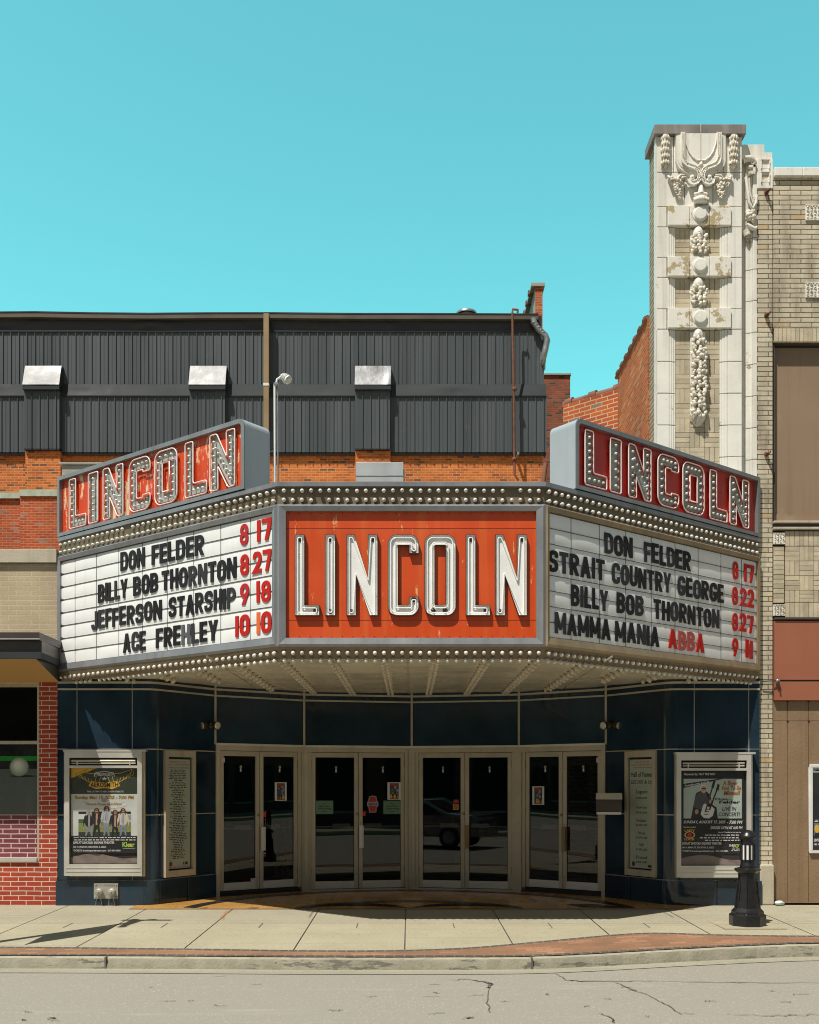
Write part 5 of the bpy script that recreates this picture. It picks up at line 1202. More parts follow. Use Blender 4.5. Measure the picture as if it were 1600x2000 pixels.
# left poster
M, x0, x1, z0, z1 = poster_case(126, 277, 1468, 1711, 'aluminium poster case with a yellow and white band poster, left of the entrance', None)
zpt = PZ(1500, 13.93); zpb = PZ(1667, 13.93); S = Sheet(M, x0 + .075, x1 - .072, zpb, zpt, .050, m_psky)
S.rect(0, 1, .695, 1, m_pgreen_dk); S.pg([(0, 1), (0, .88), (.40, 1)], m_pgold); S.text('The Decatur Celebration', .05, .25, .945, .96, m_pblack, .02, 0, .38); S.text('Theatre Presents', .06, .24, .922, .938, m_pblack, .02, 0, .38)
for sg_ in (-1, 1):
    for j in range(6): a = (.5 + sg_ * (.14 + .055 * j), .80 + .022 * j); b = (.5 + sg_ * (.20 + .048 * j), .865 + .020 * j); S.line([a, (a[0] + sg_ * .03, a[1] + .012), b], .006, m_pgold)
    S.line([(.5 + sg_ * .10, .93), (.5 + sg_ * .25, .94), (.5 + sg_ * .42, .985)], .007, m_pgold); S.line([(.5 + sg_ * .42, .985), (.5 + sg_ * .40, .94), (.5 + sg_ * .30, .87), (.5 + sg_ * .2, .82)], .006, m_pgold)
S.pg([(.34, .90), (.36, .945), (.5, .965), (.64, .945), (.66, .90), (.5, .915)], m_paper); S.pg([(.35, .905), (.37, .94), (.5, .958), (.63, .94), (.65, .905), (.5, .92)], m_pblack); S.text("PANDORA'S BOX", .37, .63, .915, .945, m_paper, .02)
S.line([(.38, .90), (.36, .84)], .006, m_pgold); S.line([(.62, .90), (.64, .84)], .006, m_pgold); S.line([(.45, .905), (.42, .84)], .006, m_pgold); S.line([(.55, .905), (.58, .84)], .006, m_pgold)
S.pg([(.5 + .05 * math.cos(R(90 + 36 * k)) * (1 if k % 2 == 0 else .4), .875 + .026 * math.sin(R(90 + 36 * k)) * (1 if k % 2 == 0 else .4)) for k in range(10)], m_paper)
r = random.Random(9); S.pg([(.26, .79), (.30, .845), (.5, .83), (.70, .845), (.74, .79), (.62, .752), (.5, .765), (.38, .752)], m_pgold); S.text('AEROSMITH', .29, .71, .775, .832, m_pblack, .03); S.text('THE ULTIMATE AEROSMITH TRIBUTE', .24, .79, .714, .733, m_paper, .01)
S.text('Sunday May 18, 2025 - 7:00 PM', .055, .945, .625, .675, m_pblack, .045); S.text('Sunday May 18, 2025 - 7:00 PM', .055, .945, .628, .677, m_pgold, .012)
S.ell(.5, .575, .34, .052, m_paper); S.ell(.5, .60, .31, .035, m_pgreyj); S.ell(.5, .605, .30, .03, m_psky); S.ell(.5, .625, .045, .028, m_pgrey)
S.text('Doors Open at 6:00pm', .23, .77, .552, .595, m_pblack, .045); S.text('Doors Open at 6:00pm', .23, .77, .554, .597, m_pgold, .012)
S.rect(.11, .90, .20, .49, m_psky); S.rect(.11, .90, .46, .49, m_pblk2); S.rect(.11, .90, .30, .37, m_pgrass); S.rect(.11, .30, .355, .40, mat('print_trees', (.06, .12, .04), .6)); S.rect(.74, .90, .39, .45, m_pgrey); S.rect(.11, .90, .2, .30, m_pgreen_dk); S.rect(.11, .90, .25, .33, m_pgrass)
for u, hgt, jk, tr, hr in ((.27, .50, m_pblack, m_pdenim, m_pgrey), (.385, .52, m_pblack, m_pblack, m_phair), (.535, .545, m_pgreyj, m_pdenim, m_phair), (.665, .50, m_pblack, m_pblack, m_phair), (.785, .52, m_pcream, m_pdenim, m_phair)):
    rf = random.Random(int(u * 1000)); j = lambda k=.008: rf.uniform(-k, k); st = rf.uniform(.010, .026); lean = j(.012)
    S.pg([(u - .035 - st, .206 + j()), (u - .012 - st, .206), (u + lean, .30 + j()), (u + .008 + st, .206 + j()), (u + .034 + st, .206), (u + .038, hgt - .165), (u - .038, hgt - .165)], tr)
    S.pg([(u - .048, hgt - .175 + j()), (u - .066, hgt - .14), (u - .082, hgt - .20 + j()), (u - .09, hgt - .13), (u - .068, hgt - .06), (u - .026, hgt - .042), (u + .026, hgt - .042), (u + .068, hgt - .06), (u + .088, hgt - .13 + j()), (u + .084, hgt - .20), (u + .064, hgt - .14), (u + .05, hgt - .18 + j()), (u + .02, hgt - .195), (u - .02, hgt - .19)], jk)
    S.pg([(u - .014, hgt - .185), (u + .010, hgt - .19), (u + .018, hgt - .055), (u - .012, hgt - .05)], m_skin if jk is m_pblack and hr is m_phair else m_pgrey)
    for q in range(3): S.pg([(u - .05 + .03 * q + j(), hgt - .16), (u - .045 + .03 * q, hgt - .16), (u - .052 + .035 * q, hgt - .08 + j())], m_ink)
    S.pg([(u - .040, hgt - .065 + j()), (u - .046, hgt - .03), (u - .03, hgt + .002), (u, hgt + .012), (u + .03, hgt + .0), (u + .044, hgt - .032), (u + .036, hgt - .07 + j()), (u + .018, hgt - .045), (u - .018, hgt - .045)], hr)
    S.ell(u + j(.004), hgt - .024, .019, .023, m_skin); S.rect(u - .015, u + .013, hgt - .022, hgt - .015, m_pblack); S.rect(u - .012, u + .010, hgt - .046, hgt - .037, hr)
    for e in (-1, 1): S.ell(u + e * .084, hgt - .205, .010, .011, m_skin)
S.rect(0, 1, 0, .205, m_pblk2)
S.text('Special Thanks to our partners:', .04, .41, .178, .194, m_paper, .03); S.smear(.43, .97, .180, .012, m_paper, 2); S.smear(.05, .97, .152, .012, m_paper, 3)
S.text('LIVE AT LINCOLN SQUARE THEATER', .035, .655, .107, .140, m_paper, .03); S.text('141 N. MAIN ST, DECATUR, IL 62523', .035, .53, .062, .086, m_paper, .025); S.text('TICKETS: lincolnsquaretheater.com - 217-454-4583', .035, .745, .017, .043, m_paper, .025)
S.text('Klear', .775, .96, .075, .132, m_plime, .03); S.ell(.89, .10, .02, .012, m_pyellow); S.rect(.78, .96, .058, .062, m_paper)
S.mb.build('poster', label='tribute band poster with gold winged lettering and five men on an airfield', cat='poster')
# right poster
M, x0, x1, z0, z1 = poster_case(1322, 1468, 1473, 1714, 'aluminium poster case with a black guitarist poster, right of the entrance', None)
zpt = PZ(1503, 13.93); zpb = PZ(1668, 13.93); S = Sheet(M, x0 + .068, x1 - .075, zpb, zpt, .050, m_pblk2)
S.text('Presented by: 106.7 THE FOX', .05, .54, .925, .958, m_paper, .025, .25)
S.rect(.045, .955, .42, .89, m_pmint); S.pg([(.045, .78), (.045, .83), (.60, .89), (.66, .89), (.50, .86)], m_pblack); S.text('Formerly of the EAGLES', .06, .45, .812, .842, m_paper, .025, .2, .16)
S.pg([(.16, .42), (.20, .58), (.24, .72), (.32, .75), (.40, .74), (.46, .70), (.5, .58), (.56, .55), (.58, .42)], m_pblack); S.pg([(.20, .56), (.23, .70), (.31, .735), (.40, .72), (.44, .60), (.40, .52), (.28, .53)], mat('print_jacket', (.075, .08, .09), .4)); S.pg([(.18, .42), (.2, .50), (.42, .52), (.56, .47), (.56, .42)], m_pblack)
S.ell(.355, .775, .052, .048, m_pcream); S.ell(.36, .760, .040, .044, m_skin); S.rect(.322, .40, .768, .780, m_pblack); S.rect(.34, .385, .733, .738, m_paper); S.ell(.25, .50, .03, .03, m_skin); S.ell(.46, .62, .02, .025, m_skin)
S.pg([(.31, .47), (.35, .58), (.38, .60), (.44, .55), (.48, .57), (.53, .53), (.50, .45), (.44, .42), (.36, .425)], m_paper); S.line([(.385, .50), (.50, .80)], .020, m_phair); S.line([(.45, .52), (.57, .77)], .020, m_pblack); S.pg([(.475, .79), (.515, .78), (.545, .865), (.51, .87)], m_pblack); S.pg([(.55, .76), (.59, .75), (.61, .82), (.575, .83)], m_pblack)
for k in range(3): S.rect(.36 + .012 * k, .43 + .012 * k, .465 + .03 * k, .475 + .03 * k, m_pblack)
S.text('A Show', .655, .89, .81, .865, m_pblack, .05, .15); S.text('A Show', .655, .89, .813, .867, m_porange, .005, .15); S.text('Not To Be', .64, .945, .755, .805, m_pblack, .05, .15); S.text('Not To Be', .64, .945, .758, .808, m_porange, .005, .15); S.text('Missed!', .67, .93, .695, .75, m_pblack, .05, .15); S.text('Missed!', .67, .93, .698, .752, m_porange, .005, .15)
S.text('Don', .54, .73, .635, .665, m_pblack, .04); S.text('Felder', .60, .93, .595, .632, m_pblack, .04); S.line([(.73, .642), (.80, .642)], .004, m_pblack)
S.text('LIVE IN', .645, .87, .51, .558, m_pblack, .02, .2); S.text('CONCERT!', .59, .925, .445, .492, m_pblack, .02, .2)
S.text('SUNDAY, AUGUST 17, 2025', .045, .70, .355, .395, m_paper, .025, .25); S.text('- 7:00 PM', .72, .965, .355, .395, m_paper, .035, .25); S.text('DOORS OPEN AT 6:00 PM', .465, .965, .292, .328, m_paper, .025, .25)
S.text('SPECIAL GUEST:', .04, .24, .308, .322, m_paper, .02); S.rect(.035, .245, .155, .30, m_pblack); S.text('LADY', .06, .22, .262, .29, m_pgold, .03); S.text('LUCK', .06, .22, .16, .188, m_pgold, .03)
S.ell(.14, .225, .085, .040, m_pgold); S.ell(.14, .225, .065, .032, m_pblack); S.ell(.14, .225, .035, .024, m_pred)
for k in range(12): a = R(30 * k); S.ell(.14 + .075 * math.cos(a), .225 + .036 * math.sin(a), .006, .004, m_paper, 6)
S.text('Special Thanks to our partners:', .58, .98, .245, .264, m_paper, .03)
for k in range(3): S.smear(.38 - .08 * (k == 1), .97, .216 - k * .031, .013, m_paper, 10 + k)
S.text('LIVE AT LINCOLN SQUARE THEATER', .025, .64, .105, .138, m_paper, .03); S.text('141 N. MAIN ST, DECATUR, IL 62523', .025, .52, .062, .086, m_paper, .025); S.text('TICKETS: lincolnsquaretheater.com - 217-454-4583', .025, .74, .018, .044, m_paper, .025)
S.text('NJOY', .76, .965, .075, .115, m_paper, .045); S.ell(.875, .094, .03, .023, m_plime); S.ell(.875, .094, .012, .010, m_pblack); S.smear(.80, .95, .052, .012, m_paper, 30); S.smear(.79, .95, .033, .012, m_paper, 31)
S.mb.build('poster', label='black concert poster of a kneeling guitarist with a white double neck guitar', cat='poster')
# tall slim price list and sponsor list cases on the splayed walls
m_list = mat('pale_green_sheet', (.42, .46, .38), .5, 0, .05, 3); m_lred_ = mat('list_red', (.50, .10, .04), .5); m_lgreen = mat('list_green', (.08, .22, .14), .5)
for nm, a, b, pxs, pys, lab in (('l', fl_l[-1], V[0], (324, 383), (1470, 1712), 'tall narrow aluminium case holding the sponsor list, left splayed wall'), ('r', V[4], fl_r[0], (1220, 1279), (1472, 1715), 'tall narrow aluminium case holding the price list, right splayed wall')):
    M = frame((a[0], a[1], 0), (b[0] - a[0], b[1] - a[1])); L_ = math.hypot(b[0] - a[0], b[1] - a[1])
    xa = hit(M, pxs[0], 1600, -.05)[0]; xb = hit(M, pxs[1], 1600, -.05)[0]; xa, xb = max(.03, xa), min(L_ - .03, xb); z1 = 2.135; z0 = .365
    t = thing('notice_case', lab, 'display case', M @ Vector(((xa + xb) / 2, 0, z0)), 'slim notice cases'); w = .055
    mb = MB(M); mb.box(xa, xa + w, -.05, .01, z0, z1, m_alu); mb.box(xb - w, xb, -.05, .01, z0, z1, m_alu); mb.box(xa + w, xb - w, -.05, .01, z1 - .09, z1, m_alu); mb.box(xa + w, xb - w, -.05, .01, z0, z0 + .09, m_alu); mb.box(xa + w, xb - w, .0, .02, z0 + .09, z1 - .09, m_liner); mb.build('case_frame', t, bevel=.004)
    g = MB(M); g.box(xa + w, xb - w, -.034, -.030, z0 + .09, z1 - .09, m_pgl); g.build('glass_pane', t)
    S = Sheet(M, xa + w + .012, xb - w - .02, z0 + .11, z1 - .12, -.008, m_list)
    if nm == 'l':
        S.text('FRIENDS OF THE', .12, .80, .966, .982, m_lred_, .03); S.text('LINCOLN SQUARE THEATER', .02, .94, .943, .958, m_lred_, .03); S.text('Thank You Sponsors', .02, .96, .912, .932, m_lgreen, .03); r = random.Random(5)
        for k in range(52):
            h_ = r.uniform(.16, .40); S.smear(.46 - h_, .46 + h_, .897 - k * .0158, .0075, m_pblack, 100 + k, .06)
        S.ell(.14, .045, .07, .022, mat('list_seal', (.16, .06, .03), .5)); S.rect(.68, .88, .032, .056, m_pblack); S.rect(.72, .77, .036, .052, m_list); S.smear(.04, .94, .008, .006, m_lred_, 7, .1); lab2 = 'pale green sponsor list sheet with rows of small names, in the left slim case'
    else:
        S.text('FRIENDS OF THE', .25, .85, .966, .980, m_lred_, .03); S.text('LINCOLN SQUARE THEATER', .06, .99, .942, .957, m_lred_, .03); S.text('Memorable Sponsorships', .16, .96, .916, .930, m_lgreen, .03)
        S.text('Hall of Famer', .04, 1.0, .838, .885, m_pblack, .02); S.text('$25,000 & Up', .04, 1.0, .765, .81, m_pblack, .02); S.rect(.02, 1, .748, .751, m_pgrey)
        for k, (tt, pp_, v, b_) in enumerate((('Legend', '$10,000-25,000', .675, .045), ('Superstar', '$7,500-10,000', .54, .034), ('Rockstar', '$5,000-7,500', .425, .03), ('Emcee', '$2,500-5,000', .31, .028), ('VIP', '$1,000-2,500', .20, .028), ('Friend', '$500-1,000', .085, .028))):
            S.rect(.24, .80, v - .055, v + b_ + .016, m_pgrey); S.rect(.25, .79, v - .053, v + b_ + .014, m_list); hw = {3: .12, 5: .16, 6: .24, 8: .22, 9: .25}.get(len(tt), .2); S.text(tt, .52 - hw, .52 + hw, v, v + b_, m_pblack, .02); S.text(pp_, .28, .76, v - .042, v - .018, m_pblack, .03)
        S.ell(.16, .035, .07, .024, m_phair); S.rect(.80, .98, .012, .034, m_pblack); lab2 = 'pale green price list sheet with large headings, in the right slim case'
    S.mb.build('list_sheet', label=lab2, cat='notice')

# ================================================================== shop on the left
ls = thing('corner_shop', 'low shop with painted red brick pier and dark canopy left of the theatre', 'shop', (-6.5, 14, 0))
XS_, XE = -11.1, -4.838
z_cop0, z_cop1 = PZ(1101, YF), PZ(1074, YF)
zc_top = PZ(1262, YF)
mb = MB(); mb.box(XS_, XE, YF, YF + .25, 3.0, z_cop0, m_block); mb.box(XS_, XE, YF + .25, 27, 0, z_cop0 - .02, m_block, skip='f'); mb.build('block_wall', ls)
mb = MB(); mb.box(XS_, XE, YF - .05, YF + .4, z_cop0 + .005, z_cop1, m_stone); mb.build('coping', ls, bevel=.006)
xp0 = PX(77, YF); zw0, zw1 = PZ(1683, YF), PZ(1335, YF)
mb = MB(); mb.box(xp0, XE, YF - .012, YF + .3, 0, 3.06, m_brick_paint); mb.box(XS_, xp0, YF, YF + .3, 0, zw0, m_brick_paint); mb.build('brick_pier', ls)
# window: frame, printed film, glass
xw0 = PX(-160, YF)
mb = MB(); mb.box(xp0 - .03, xp0, YF - .004, YF + .08, zw0, 3.06, m_alu); mb.box(XS_, xp0 - .03, YF - .03, YF + .08, zw0, zw0 + .055, m_alu_l); zm = PZ(1450, YF); mb.box(XS_, xp0 - .03, YF - .004, YF + .08, zm - .025, zm + .02, m_alu); mb.box(XS_, xp0 - .03, YF - .004, YF + .08, zw1 - .01, 3.06, m_alu)
wf = mb.build('window_frame', ls)
g = MB(); g.box(XS_, xp0 - .03, YF + .05, YF + .056, zm + .02, zw1 - .01, glass('shop_glass', (.25, .25, .25), 1.0)); g.build('window_pane', ls)
dk = MB(); dk.box(XS_, xp0 - .03, YF + .35, YF + .4, zm, 3.06, m_dark); dk.build('dark_interior', ls)
m_film_t = mat('film_table', (.085, .10, .092), .3, 0, .1, 1); m_film_g = mat('film_green', (.01, .20, .012), .3); m_film_b = mat('film_black', (.010, .011, .010), .25)
fz = lambda py: PZ(py, YF + .03); fx = lambda px: PX(px, YF + .03)
gf = MB(); y = YF + .03; zt0 = fz(1502); gf.box(XS_, xp0 - .03, y, y + .01, fz(1590), zm - .025, m_film_b); 
gf.box(XS_, xp0 - .03, y - .001, y, fz(1590), zt0, m_film_t); gf.box(XS_, xp0 - .03, y - .001, y, fz(1486), fz(1477), m_film_g)
bc = (fx(37.5), fz(1498)); rad = (fx(56) - fx(37.5))
gf.flat([(bc[0] + .05 + rad * 1.4 * math.cos(R(a)), bc[1] - rad * .97 + rad * .10 * math.sin(R(a))) for a in range(0, 360, 15)], y - .0015, m_film_b)
for k in range(14):                       # the printed ball's own tones, part of the film
    t = k / 13; rr = rad * (1 - t * .72); col = (.16 + .36 * t, .20 + .35 * t, .13 + .32 * t); mm = mat('film_ball', col, .35, 0, .0)
    gf.flat([(bc[0] - rad * .16 * t + rr * math.cos(R(a)), bc[1] + rad * .20 * t + rr * math.sin(R(a))) for a in range(0, 360, 12)], y - .002 - .0001 * k, mm)
gf.build('window_film', label='printed window film of a white billiard ball on a green baize table', cat='window film')
m_film_brick = brick('film_brick', (.20, .052, .062), (.17, .045, .055), (.60, .46, .46), .224, .0653, .0065, bump=0, rough=.25)
gb = MB(); gb.box(XS_, xp0 - .03, y, y + .01, zw0 + .055, fz(1591), m_film_brick); gb.build('window_film', label='dull pink brick patterned film along the bottom of the shop window', cat='window film')
# canopy
cp = MB(); YC = 13.1; xe = PX(77, YC); c_top, c_b1, c_b0 = PZ(1235, YC), PZ(1273, YC), PZ(1286, YC)
m_can_d = mat('bronze_fascia', (.075, .064, .052), .4, .2, .08, 1); m_can_p = mat('purple_brown_fascia', (.058, .046, .046), .4, .1, .08, 1); m_can_soff = mat('tan_soffit', (.44, .255, .085), .6, 0, .05, 1)
xw = PX(119, YF) ; d1 = .20
P = [(XS_, YC), (xe, YC), (xw + .02, YF), (XS_, YF)]
zmid = PZ(1250, YC); zl = PZ(1247, YC)
cp.prism_z(P, zmid, c_top, m_can_p)
for (ins_, za, zb, m) in ((.06, c_b1, zmid - .003, m_can_d), (.02, c_b0, c_b1, m_flash)):
    Q = [(XS_, YC + ins_), (xe - ins_ * .2 + .02, YC + ins_), (xw + .0, YF), (XS_, YF)]; cp.prism_z(Q, za, zb, m)
cp.box(XS_, xe, YC - .004, YC, zl - .012, zl, m_alu_l)
cp.build('canopy', ls)
sf = MB(); z_b = 3.06
sf.poly(((XS_, YC + .02, c_b0 - .004), (XS_, YF - .002, z_b), (PX(116, YF), YF - .002, z_b), (xe - .05, YC + .02, c_b0 - .004)), m_can_soff); sf.poly(((PX(116, YF), YF - .002, z_b), (PX(116, YF), YF - .002, c_b0), (xe - .05, YC + .02, c_b0 - .004)), m_can_d); sf.build('soffit', ls)

# ================================================================== tower
tw = thing('terracotta_tower', 'tall slim white terracotta tower with carved capital and three cross bands behind the right sign', 'tower', (4.0, 14, 0))
YT = 14.0; TX = lambda px, y=YT: PX(px, y); TZ = lambda py, y=YT: PZ(py, y)
xa, xb = TX(1281), TX(1450); ztop = TZ(266)
m_sidebr = brick('tower_side_brick', (.40, .34, .24), (.33, .27, .18), (.07, .05, .035), .30, .0675, .008, bump=.008)
mb = MB(); mb.box(xa + .02, xb - .02, YT + .10, YT + .45, 3.2, ztop, m_sidebr, skip='f'); mb.build('brick_shaft', tw)
mb = MB(); mb.box(xa, xa + .02, YT + .0, YT + .10, 4.4, ztop, m_terra); mb.build('corner_edge', tw)
# frieze blocks and stiles as separate terracotta blocks with dark joints
bl = MB(); j = .004
def block(p0, p1, q0, q1, y0, y1, m=m_terra): bl.box(TX(p0) + j, TX(p1) - j, y0, y1, TZ(q1) + j, TZ(q0) - j, m)
for p0, p1 in ((1281, 1316), (1316, 1366), (1366, 1413), (1413, 1450)): block(p0, p1, 266, 336.5, YT, YT + .1)
for p0, p1 in ((1281, 1337), (1337, 1393), (1393, 1450)): block(p0, p1, 336.5, 403.5, YT, YT + .1)
BARS = ((403.5, 443), (503, 542), (603, 643))
ys = [403.5, 443, 503, 542, 603, 643, 706, 768, 830, 892, 954, 1010]
for a, b in zip(ys, ys[1:]):
    isbar = (a, b) in BARS
    for p0, p1 in ((1281, 1308 if not isbar else 1303), (1421 if not isbar else 1427, 1450)): block(p0, p1, a, b, YT, YT + .1)
    if not isbar:
        for (p0, p1, dy) in ((1308, 1312.5, .007), (1312.5, 1316.5, .014), (1316.5, 1320, .022)): bl.box(TX(p0), TX(p1), YT + dy, YT + .12, TZ(b) + j, TZ(a) - j, m_terra)
        for (p0, p1, dy) in ((1407, 1411, .022), (1411, 1416, .014), (1416, 1421, .007)): bl.box(TX(p0), TX(p1), YT + dy, YT + .12, TZ(b) + j, TZ(a) - j, m_terra)
    else:
        for p0, p1 in ((1303.5, 1346), (1346, 1385), (1385, 1427)): bl.box(TX(p0) + .002, TX(p1) - .002, YT - .038, YT + .09, TZ(b) + .004, TZ(a) - .002, m_terra2)
bl.build('terracotta_block', tw, bevel=.006)
bb = MB(); bb.box(xa + .03, xb - .03, YT + .045, YT + .2, 4.4, ztop - .01, m_joint); bb.build('backing', tw)
# woven brick panel in the recess
wv = MB(); cell = 28.6
def weave(p0, p1, q0, q1, y0, y1, cols, org=0):
    n = 0; q = q0
    while q < q1 - 2:
        qe = min(q + cell, q1)
        for ci in range(cols):
            a = p0 + (p1 - p0) * ci / cols; b = p0 + (p1 - p0) * (ci + 1) / cols
            for k in range(3):
                m = random.choice((m_bbrick, m_bbrick, m_bbrick2))
                if (ci + n + org) % 2: wv.box(TX(a + (b - a) * k / 3) + .003, TX(a + (b - a) * (k + 1) / 3) - .003, y0, y1, TZ(qe) + .003, TZ(q) - .003, m)
                elif TZ(q + (qe - q) * k / 3) - TZ(q + (qe - q) * (k + 1) / 3) > .01: wv.box(TX(a) + .003, TX(b) - .003, y0, y1, TZ(q + (qe - q) * (k + 1) / 3) + .003, TZ(q + (qe - q) * k / 3) - .003, m)
        q = qe; n += 1
for q0, q1, og in ((443, 503, 1), (542, 603, 1), (643, 1000, 1)): weave(1320, 1407, q0, q1, YT + .032, YT + .06, 3, og)
wv.build('woven_brick_panel', tw)
cpm = MB(); cpm.box(xa - .03, TX(1366.5), YT - .06, YT + .52, ztop - .003, TZ(248), m_cap); cpm.box(TX(1367), xb + .035, YT - .06, YT + .52, ztop - .003, TZ(248), m_cap); cpm.box(TX(1366.3), TX(1367.3), YT - .063, YT - .05, ztop + .01, TZ(249), m_terra); cpm.build('cap_slab', tw, bevel=.006)
# discs on the cross bands
for qy in (421, 521, 622):
    d = MB(); d.lathe([(.105, .0), (.105, -.010), (.086, -.013), (.086, -.03), (.078, -.034), (0, -.036)], m_terra, (TX(1366), YT - .038, TZ(qy)), 'y', 40, False); d.build('disc', tw)
# relief carving
def T3(px, py, d): return (TX(px), YT - d * .85, TZ(py))
Zc = lambda zx, zy: (1290 + zx / 10.0, 240 + zy / 10.0)   # coordinates read off the enlarged capital
rl = MB()
for sx in (-1, 1):
    def C(zx, zy): x, y = Zc(zx, zy); cx = 1290 + 77.0; return (x if sx < 0 else 2 * cx - x, y)
    oc = [(285, 245), (285, 770), (300, 840), (345, 915), (420, 975), (510, 1030), (600, 1075), (690, 1080), (770, 1010), (770, 245)]
    PL_ = [(TX(C(*p)[0]), TZ(C(*p)[1])) for p in oc]; PL_ = PL_ if area(PL_) > 0 else PL_[::-1]; rl.prism_y(PL_, YT - .050, YT + .01, m_terra); rl.prism_y(inset(PL_, .03), YT - .057, YT - .04, m_terra)
    path = [(418, 250), (418, 500), (418, 760), (440, 830), (520, 890), (640, 930), (715, 980), (745, 1060), (735, 1150), (690, 1215), (620, 1240), (555, 1215), (535, 1150)]
    so_ = stroke([(TX(C(*p)[0]), TZ(C(*p)[1])) for p in rpath(path, .2 if False else 60)], .056)[0]; so_ = so_ if area(so_) > 0 else so_[::-1]; rl.prism_y(so_, YT - .078, YT - .03, m_terra)
    for off in (-.024, .024):
        pp_ = [(TX(C(*p)[0]), TZ(C(*p)[1])) for p in path]; L_ = stroke(pp_, abs(off) * 2)[0]; half = L_[:len(pp_)] if off < 0 else L_[len(pp_):][::-1]; rl.tube([(a_, YT - .080, b_) for a_, b_ in half], .0075, m_terra, 6)
    rl.tube([T3(*C(x_, y_), .078) for x_, y_ in ((462, 260), (480, 450), (535, 620), (605, 720), (690, 785), (755, 790))], .010, m_terra, 8)
    rl.tube([T3(*C(x_, y_), .064) for x_, y_ in ((380, 260), (380, 780), (405, 860), (500, 920))], .008, m_terra, 8)
    for k in range(26):
        t = k / 25; q = (418, 270 + t * 520) if t < .85 else (418 + (t - .85) * 500, 712 + (t - .85) * 900); x, z = C(*q); rl.ball(T3(x, z, .094), .0125, m_terra_r, 6)
    for k in range(9): t = k / 8; q = (660 + 85 * math.sin(t * 2.4), 945 + t * 230); rl.ball(T3(*C(*q), .096), .011, m_terra_r, 6)
    rl.ball(T3(*C(600, 1110), .06), .035, m_terra, 10); rl.ball(T3(*C(640, 1160), .05), .025, m_terra, 8)
    # panel between the bands
    rl.flat([(TX(C(*p)[0]), TZ(C(*p)[1])) for p in ((460, 260), (770, 260), (770, 790), (690, 780), (590, 700), (520, 600), (475, 450))], YT - .066, m_terra)
rl.tube([T3(*Zc(668, 770), .03), T3(*Zc(770, 830), .05), T3(*Zc(872, 770), .03)], .03, m_terra_r, 8)
rl.ball(T3(*Zc(770, 870), .07), .028, m_terra_r, 8, (1, 1, 1.4)); rl.ball(T3(*Zc(715, 895), .05), .02, m_terra_r, 8); rl.ball(T3(*Zc(825, 895), .05), .02, m_terra_r, 8)
rl.tube([T3(*Zc(770, 1180), .02), T3(*Zc(770, 1290), .05), T3(*Zc(770, 1420), .055)], [.015, .035, .045], m_terra, 8)
rl.tube([T3(*Zc(640, 1445), .05), T3(*Zc(770, 1425), .06), T3(*Zc(885, 1445), .05)], .032, m_terra_r, 8)
for k in range(9): rl.ball(T3(*Zc(665 + k * 26, 1475), .075), .011, m_terra_r, 6)
rl.tube([T3(*Zc(630, 1560), .06), T3(*Zc(770, 1550), .085), T3(*Zc(905, 1560), .06)], [.04, .055, .04], m_terra, 12)
rl.box(TX(1366.2), TX(1367.0), YT - .068, YT - .02, TZ(318), TZ(268), m_joint)
rl.build('lyre_relief', tw)
gr = random.Random(21)
for cx in (1321.5, 1410):
    fr = MB(); k = 1 if cx < 1366 else -1
    for i in range(46):
        t = gr.random(); w = 13 * (1 - t * .82); px = cx + gr.uniform(-w, w) + k * 4 * t; py = 352 + t * 40; r = gr.uniform(.018, .036) * (1 - .45 * t)
        fr.ball(T3(px, py, .03 + .055 * (1 - abs(px - cx) / 16) * (1 - .4 * t)), r, m_terra_r, 8, (1, .7, 1))
    for a, b, c in (((-18, 346), (-13, 357), (-4, 355)), ((-4, 356), (6, 348), (15, 346)), ((2, 356), (10, 353), (17, 350))):
        fr.tube([T3(cx + k * a[0], a[1], .03), T3(cx + k * b[0], b[1], .07), T3(cx + k * c[0], c[1], .06)], [.014, .026, .012], m_terra_r, 8)
    fr.tube([T3(cx - k * 17, 347, .03), T3(cx - k * 14, 353, .06), T3(cx - k * 10, 352, .06), T3(cx - k * 11, 347, .05)], [.02, .024, .018, .01], m_terra_r, 8)
    fr.build('fruit_cluster', tw)
for cx in (1299, 1432):
    pn = MB(); zt_, zb_ = TZ(267), TZ(332); h_ = zt_ - zb_
    pn.lathe([(.0, 0), (.035, .03), (.052, .09), (.060, .16), (.062, h_ - .03), (.056, h_)], m_terra_r, (TX(cx), YT - .012, zb_), 'z', 16)
    for rrow in range(5):
        for c_ in range(5):
            a = R(200 + 35 * c_ + (17 if rrow % 2 else 0)); zz = zb_ + .07 + rrow * .085; pn.ball((TX(cx) + .055 * math.cos(a), YT - .012 + .055 * math.sin(a), zz), .024, m_terra_r, 8, (.8, .8, 1.7))
    pn.build('pendant', tw)
